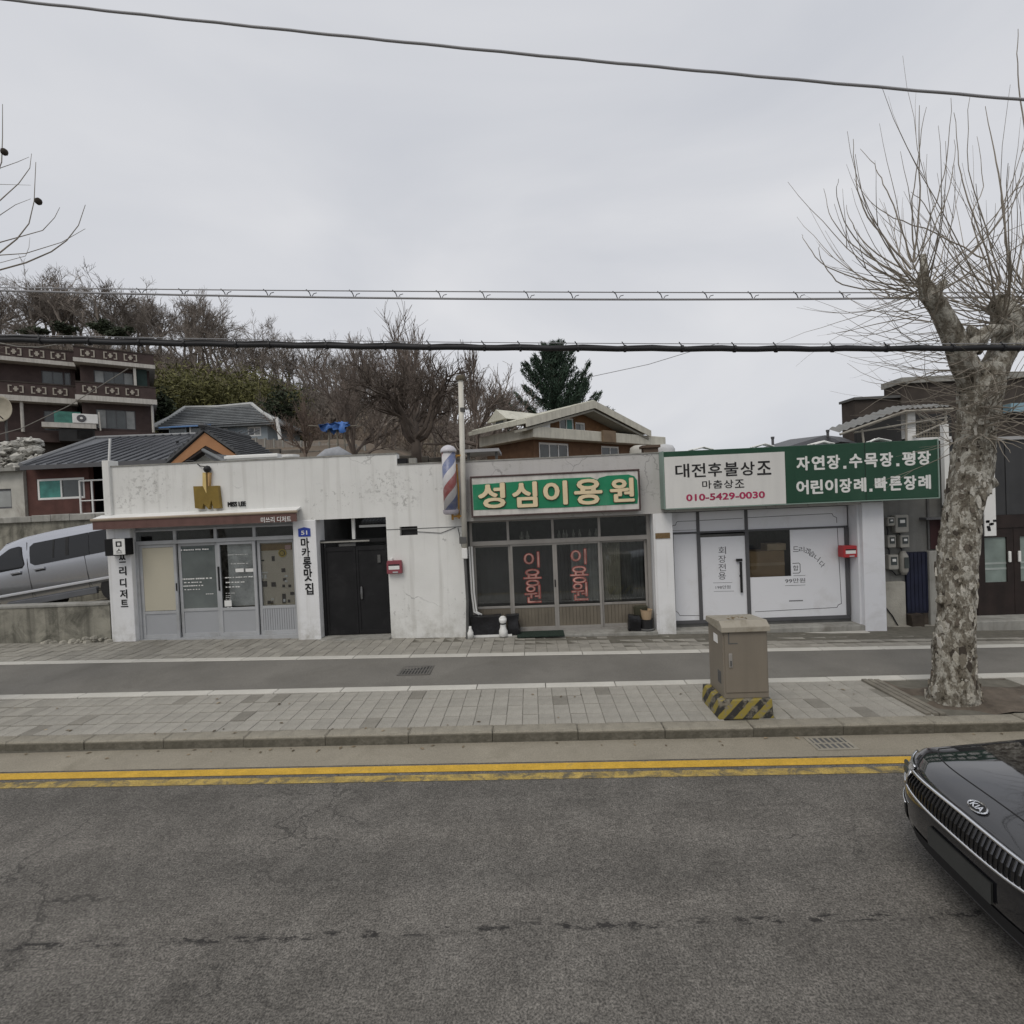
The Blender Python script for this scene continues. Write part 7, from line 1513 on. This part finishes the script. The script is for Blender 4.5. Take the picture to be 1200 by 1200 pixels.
    if not mirror:
        ex = (((430,720),(360,640),(280,530),(258,430),(250,320)),((420,745),(330,690),(240,600),(205,520),(195,435)),((420,755),(300,700),(210,620),(160,540),(150,500)),((415,770),(270,740),(170,680),(135,610),(130,575)),((420,780),(240,775),(170,730),(140,680),(137,650)),((435,700),(440,560),(430,400),(418,250)),((430,700),(400,540),(375,430),(360,355),(328,290)),((440,700),(475,560),(495,420),(490,255)),((435,720),(520,560),(570,430),(588,300)),((700,770),(680,690),(620,500),(598,380),(592,210)),((705,770),(640,620),(560,450),(540,250)),((730,760),(730,450),(728,300),(730,155)),((740,760),(695,600),(695,430)),((770,780),(800,480),(760,250),(740,100),(738,0)),((660,690),(520,600),(400,540),(340,480),(300,395)),((440,690),(410,560),(405,420),(410,285)),((425,735),(310,640),(270,560),(262,490)),((690,780),(560,690),(470,520),(430,480)),((745,770),(790,500),(845,300),(850,150)),((700,790),(640,560),(700,430),(705,250)))
        for k_, P_ in enumerate(ex):
            dd = .45*math.sin(k_*2.4); Q_ = [W(900+x_/2.667, 50+y_/2.667, -.1+dd*i/len(P_)) for i, (x_, y_) in enumerate(P_)]; n_ = 4*(len(Q_)-1); C_ = []
            for i in range(n_+1):
                f = i/4; j = min(int(f), len(Q_)-2); t_ = f-j; p0, p1, p2, p3 = Q_[max(j-1,0)], Q_[j], Q_[j+1], Q_[min(j+2,len(Q_)-1)]
                C_.append(.5*((2*p1)+(p2-p0)*t_+(2*p0-5*p1+4*p2-p3)*t_*t_+(3*p1-p0-3*p2+p3)*t_**3)+Vector((rng.gauss(0,.006),0,rng.gauss(0,.006))))
            r0 = .0125 if k_ in (9,11,13,0,5) else .0095; sh_.tube(C_, [r0*(1-.76*i/n_) for i in range(n_+1)], 5, cap=False)
    sh_.build('shoots', M['shoot'], t)
    return t, W
ptree, Wr = plane_tree('stout pollarded plane tree with flaking bark and upright bare shoots', 0, 11)
lt_x = at(-95,330,6.5).x-at(1062,345,6.5).x-.55
ltree, Wl = plane_tree('bare plane tree at the left edge, only its shoot tips in view', at(-150,400,6.5).x-at(1116,400,6.5).x, 27, .9, True)
# long shoots of the left tree that reach into the picture, with two hanging seed balls
ls = MB(); rng = random.Random(40); kn = Wl(1062,345,-.28)
def through(pts, r0):
    P_ = [at(px,py,6.3) for px,py in pts]; P_ = [kn]+P_; ls.tube(P_, [r0*(1-.72*i/(len(P_)-1)) for i in range(len(P_))], 5, cap=False)
through([(-40,318),(0,296),(20,280),(34,262),(40,236),(42,190)], .012); through([(-50,330),(30,308),(60,295),(78,282),(92,264),(100,240)], .012); through([(-45,322),(0,299),(30,297),(72,284),(100,268)], .009)
through([(-40,300),(0,284),(18,279),(50,270),(64,255),(70,243)], .009); through([(-45,280),(-10,220),(2,190),(3,160),(3,122)], .011); through([(-45,290),(0,252),(18,240),(36,233)], .007); through([(-45,270),(0,235),(22,215),(35,197),(37,180)], .009); through([(-45,260),(0,197),(20,190),(34,184)], .007); through([(-60,250),(0,216),(36,217)], .006); through([(-45,320),(30,300),(34,290),(35,278)], .005)
ls.build('long_shoots', M['shoot'], ltree)
for px, py in ((45,236),(5,178)):
    q = at(px,py,6.3); MB().lathe(tuple(q),[(.012,-.042),(.034,-.025),(.04,0),(.034,.025),(.012,.042)],10).build('seed_ball', mat('dark seed ball', (.04,.033,.027), .95) if px == 45 else bpy.data.materials['dark seed ball'], ltree, smooth=True)

def grow(mb, rng, p, d, L, r, lev, mx, upw=.25, kids=(4,6), ang=(.4,.85), sides=3, wob=.16, lr=(.5,.78), minr=.012, nseg=5):
    pts = [p.copy()]; st = L/nseg; dirs = []
    for i in range(nseg):
        d = (d+Vector((rng.gauss(0,wob),rng.gauss(0,wob),rng.gauss(0,wob)+upw*.2))).normalized(); pts.append(pts[-1]+d*st); dirs.append(d.copy())
    mb.tube(pts, [max(minr*.6, r*(1-.62*i/nseg)) for i in range(nseg+1)], max(sides, 6 if lev == 0 else (5 if lev == 1 and sides > 3 else sides)), cap=False)
    if lev >= mx: return
    for k in range(rng.randint(*kids)):
        f = rng.uniform(.28 if lev else .35, 1.0); i = min(nseg-1, int(f*nseg)); q = pts[i].lerp(pts[i+1], f*nseg-i)
        dd = rot_about(dirs[i], perp(dirs[i], rng), rng.uniform(*ang)); dd = (dd+Vector((0,0,upw))).normalized()
        grow(mb, rng, q, dd, L*rng.uniform(*lr)*(1.15-.45*f if lev == 0 else 1), max(minr, r*rng.uniform(.42,.6)), lev+1, mx, upw, kids, ang, sides, wob, lr, minr, max(3,nseg-1))
# persimmon and other garden trees
def garden_tree(label, pos, L, r, seed, m, **kw):
    rng = random.Random(seed); t = thing('garden_tree', label, 'tree', pos)
    tr = MB(); base = Vector(pos); d = Vector((kw.pop('lean',0),0,1)).normalized(); H = kw.pop('bole'); n = kw.pop('n_limbs')
    pts = [base, base+d*H*.5+Vector((rng.uniform(-.05,.05),0,0)), base+d*H]; tr.tube(pts, [r*1.25, r, r*.9], 10); tr.build('trunk', m, t, smooth=True)
    cr = MB(); sp = kw.pop('spread')
    for i in range(n):
        a = 2*math.pi*i/n+rng.uniform(-.4,.4); e = rng.uniform(*sp)
        grow(cr, rng, pts[-1]-d*rng.uniform(0,.3*H), Vector((math.cos(a)*math.cos(e),math.sin(a)*math.cos(e),math.sin(e))), L*rng.uniform(.8,1.1), r*.62, 1, kw['mx'], kw.get('upw',.2), kw.get('kids',(4,6)), kw.get('ang',(.4,.9)), 4, kw.get('wob',.2), (.5,.75), kw.get('minr',.011), 6)
    if kw.get('leader'): grow(cr, rng, pts[-1], Vector((.0,.0,1)), kw['leader'], r*.6, 1, kw['mx'], .4, (6,8), (.3,.6), 4, .05, (.4,.6), kw.get('minr',.011), 7)
    cr.build('crown', m, t); return t
M['dark_bark'] = mat('dark winter bark', (.085,.068,.056), .95, .3, 2); M['mid_bark'] = mat('brown grey bark', (.165,.135,.115), .95, .3, 1)
gpz = zat(488,520,23.5)
garden_tree('spreading bare persimmon tree with dark crooked limbs behind the white shop', (xat(488,525,23.5),23.5,gpz-1.2), 3.0, .22, 3, M['dark_bark'], bole=1.6, n_limbs=7, spread=(.05,.8), mx=5, kids=(3,4), upw=.16, leader=None, wob=.24, ang=(.45,1.0), minr=.012)
garden_tree('tall slender bare tree rising above the dark cable left of the steel pole', (xat(490,525,31),31,zat(490,525,31)-2.5), 3.9, .20, 5, M['mid_bark'], bole=3.0, n_limbs=7, spread=(.75,1.5), mx=4, upw=.30, leader=4.4, wob=.12, minr=.014)
garden_tree('bare tree with pale brown twigs standing left of the persimmon tree', (xat(415,525,30),30,zat(415,525,30)-2), 3.3, .17, 8, M['mid_bark'], bole=1.6, n_limbs=5, spread=(.4,1.1), mx=4, upw=.3, leader=4.8, wob=.15, minr=.014)
garden_tree('bare tree leaning behind the roof of the brick house by the conifer', (xat(560,520,34),34,zat(560,520,34)-2), 4.2, .20, 13, M['mid_bark'], bole=2.0, n_limbs=5, spread=(.2,.9), mx=4, upw=.22, leader=4.2, wob=.2, minr=.015)
garden_tree('small bare shrub tree above the concrete fence', (xat(358,532,29),29,zat(358,532,29)-.8), 1.5, .10, 21, M['twig_brown'], bole=1.0, n_limbs=6, spread=(.4,1.2), mx=4, upw=.3, leader=1.8, wob=.18, minr=.009)
# blue tarpaulin caught in the twigs
tq = at(393,499,27); tp = cloth_block(MB(), tq.x-.7, tq.x+.6, 26.9, 27.3, tq.z-.25, tq.z+.12, 6.6, .30, 12, 5, 5)
tag(tp.build('tarpaulin', mat('bright blue tarpaulin', (.055,.15,.42), .5, .35, 2), smooth=True), 'crumpled blue tarpaulin hanging in bare twigs above the fence', 'tarpaulin')
tgp = thing('pole_rack', 'rack of thin old poles carrying the blue tarpaulin above the fence', 'rack', (tq.x,27.1,terr(tq.x,27)))
for k in (-.5,.05,.5): MB().tube([(tq.x+k,27.1,terr(tq.x,27)-.4),(tq.x+k*.8,27.1,tq.z-.05)],.045,6).build('pole', M['old_timber'], tgp)
MB().tube([(tq.x-1.5,27.1,tq.z+.1),(tq.x,27.1,tq.z-.08),(tq.x+1.2,27.1,tq.z-.02)],.03,5).build('cross_pole', M['old_timber'], tgp)
# dark conifer
def conifer(label, pos, H, R, seed):
    rng = random.Random(seed); t = thing('conifer', label, 'tree', pos); b = Vector(pos)
    MB().tube([b, b+Vector((0,0,H*.6)), b+Vector((.1,0,H))], [.28,.16,.03], 8).build('trunk', M['dark_bark'], t)
    cr, br = MB(), MB()
    for i in range(84):
        f = (i/84)**.85; z = H*(.22+.78*f); L = R*(1-f)**.62*rng.uniform(.75,1.35)+.5; a = rng.uniform(0,6.283); e = rng.uniform(.1,.45)+.45*f
        p = b+Vector((0,0,z)); d = Vector((math.cos(a)*math.cos(e),math.sin(a)*math.cos(e),math.sin(e))); n = 7; pts = [p]
        for j in range(n): d = (d+Vector((0,0,.10))).normalized(); pts.append(pts[-1]+d*L/n)
        br.tube(pts, [.05*(1-.8*j/n) for j in range(n+1)], 4, cap=False)
        for j in range(int(50+L*85)):
            u = rng.uniform(.12,1)*n; i0 = min(n-1,int(u)); q = pts[i0].lerp(pts[i0+1],u-i0); w = .24*(1.1-u/n*.75)
            c = q+Vector((rng.gauss(0,w),rng.gauss(0,w),rng.gauss(-.05,w*.5))); dd = (d+Vector((rng.gauss(0,.6),rng.gauss(0,.6),rng.gauss(.1,.4)))).normalized(); s = rng.uniform(.10,.22); pe = perp(dd,rng)*s*.22
            cr.add([tuple(c-dd*s+pe),tuple(c-dd*s-pe),tuple(c+dd*s)],[(0,1,2)])
    br.build('branches', M['dark_bark'], t); cr.build('crown', mat('dark blue green needles', (.036,.062,.040), .8, .35, .8, island=.4), t); return t
cz = 3.0; ct = at(645,411,40); conifer('dark green conifer with upswept branches behind the brick house roof', (ct.x, 40, cz), ct.z-cz, 4.7, 4)
# ------------------------------------------------------------------ wood on the hill
rng = random.Random(77); protos = []
for k in range(7):
    mb = MB(); H = rng.uniform(5.2,6.6)
    grow(mb, rng, Vector((0,0,-.6)), Vector((rng.uniform(-.12,.12),0,1)).normalized(), H, .17, 0, 4, .16, (4,5), (.4,.95), 3, .15, (.45,.68), .017, 6)
    me = mb.mesh('hill_tree'); me.materials.append(M['hill_bark']); protos.append(me)
def hill_tree(x, y, s, label, group):
    o = bpy.data.objects.new('hill_tree', rng.choice(protos)); COL.objects.link(o); o.location = (x, y, terr(x,y)-.3); o.rotation_euler = (rng.uniform(-.06,.06), rng.uniform(-.06,.06), rng.uniform(0,6.28)); o.scale = (s*rng.uniform(.9,1.15),)*2+(s,)
    tag(o, label, 'tree', group); return o
for i in range(165):
    x = -112+i*.675+rng.uniform(-.6,.6); y = rng.uniform(80,94)
    hill_tree(x, y, rng.uniform(.95,1.5)*(1.16 if x < -50 else (1.0 if x < -30 else .85)), 'bare tree in the row along the top of the wooded hill', 'bare trees along the hill top')
for i in range(92):
    x = rng.uniform(-85,8); y = rng.uniform(56,78); 
    hill_tree(x, y, rng.uniform(.8,1.15), 'bare tree among the brown scrub on the hill slope', 'bare trees on the hill slope')
for i in range(40):
    x = rng.uniform(-26,4); y = rng.uniform(46,58); hill_tree(x, y, rng.uniform(.7,1.0), 'bare tree low on the hill behind the garden trees', 'bare trees at the foot of the hill')
# scrub
sb = MB()
for i in range(2600):
    x = rng.uniform(-100,14); y = rng.uniform(46,92) if x > -50 else rng.uniform(60,92); z = terr(x,y); h = rng.uniform(.9,2.4)
    for j in range(9):
        a = rng.uniform(0,6.28); e = rng.uniform(.5,1.4); d = Vector((math.cos(a)*math.cos(e),math.sin(a)*math.cos(e),math.sin(e))); p = Vector((x+rng.uniform(-.5,.5),y+rng.uniform(-.5,.5),z-.1)); q = p+d*h*rng.uniform(.5,1)
        w = perp(d,rng)*.03; sb.add([tuple(p-w),tuple(p+w),tuple(q+w*.4),tuple(q-w*.4)],[(0,1,2,3)])
        q2 = p.lerp(q,.5)+Vector((rng.gauss(0,.4),rng.gauss(0,.4),rng.uniform(.2,.7))); sb.add([tuple(p.lerp(q,.5)-w*.6),tuple(p.lerp(q,.5)+w*.6),tuple(q2)],[(0,1,2)])
tag(sb.build('scrub', mat('brown winter scrub', (.16,.125,.10), .95, .3, .1, island=.5), loc=(0,60,10)), 'brown tangle of winter scrub covering the hill slope', 'scrub', kind='stuff')
# bamboo thicket and evergreen bushes
bmn, bst = MB(), MB()
for i in range(620):
    px = rng.uniform(176,352); Y = rng.uniform(48,60); x = xat(px, 470, Y); z0 = terr(x,Y); top_y = 428+rng.uniform(-8,26)+max(0,px-300)*.55
    H = min(11, max(2.5, zat(px, top_y, Y)-z0)); H *= rng.uniform(.72,1.0); lean = Vector((rng.gauss(0,.10),rng.gauss(0,.10),1)); b = Vector((x,Y,z0)); tipv = b+lean*H
    if i < 250: bst.tube([b, b+lean*H*.6, tipv+Vector((rng.gauss(0,.3),0,-.2))], [.045,.035,.012], 3, cap=False)
    for j in range(72):
        f = rng.uniform(.12,1.0); c = b+lean*H*f+Vector((rng.gauss(0,.42),rng.gauss(0,.42),rng.gauss(0,.25))); d = Vector((rng.gauss(0,.7),rng.gauss(0,.7),rng.gauss(-.25,.5))).normalized(); s = rng.uniform(.16,.34); pe = perp(d,rng)*s*.24
        bmn.add([tuple(c-d*s),tuple(c+pe),tuple(c+d*s),tuple(c-pe)],[(0,1,2,3)])
M['bamboo'] = mat('olive green bamboo leaves', (.105,.103,.035), .75, .45, .22, island=.45)
tag(bmn.build('bamboo_thicket', M['bamboo'], loc=(-28,54,9)), 'olive green bamboo thicket on the slope behind the tiled house', 'bamboo', kind='stuff')
tag(bst.build('bamboo_canes', mat('yellow bamboo canes', (.16,.15,.055), .7, .2, 1), loc=(-28,54,9)), 'yellowish canes inside the bamboo thicket', 'bamboo', kind='stuff')
def bush(label, px, py, Y, R, H, seed, m, n=1500):
    r_ = random.Random(seed); mb = MB(); x = xat(px,py,Y); zc = zat(px,py,Y); t = thing('evergreen_bush', label, 'bush', (x,Y,terr(x,Y)))
    cl = [Vector((r_.gauss(0,R*.45),r_.gauss(0,R*.3),r_.gauss(0,H*.3))) for _ in range(9)]
    for j in range(n):
        c = Vector((x,Y,zc))+r_.choice(cl)+Vector((r_.gauss(0,R*.2),r_.gauss(0,R*.2),r_.gauss(0,H*.16))); d = Vector((r_.gauss(0,1),r_.gauss(0,1),r_.gauss(0,.6))).normalized(); s = r_.uniform(.14,.3); pe = perp(d,r_)*s*.4
        mb.add([tuple(c-d*s),tuple(c+pe),tuple(c+d*s),tuple(c-pe)],[(0,1,2,3)])
    MB().tube([(x,Y,terr(x,Y)-.2),(x,Y,zc)],[.15,.06],6).build('trunk', M['dark_bark'], t); mb.build('crown', m, t)
M['dark_leaf'] = mat('dark evergreen leaves', (.040,.052,.028), .75, .4, .5, island=.4)
for k, (px, py, Y, R, H, lab) in enumerate(((72,382,70,1.5,1.1,'dark evergreen bush among bare trunks above the left balcony band'),(120,384,68,1.5,1.1,'dark evergreen bush among bare trunks above the right balcony band'),(142,388,66,1.2,1.0,'small dark evergreen bush at the corner above the terrace house'),(40,388,66,1.5,.8,'low dark evergreen bush at the far left above the balconies'),(186,478,46,1.6,3.0,'dark green bush between the terrace house and the tiled house'),(335,486,47,1.8,3.0,'dark green bush at the right end of the bamboo thicket'))):
    bush(lab, px, py, Y, R, H, k, M['dark_leaf'])
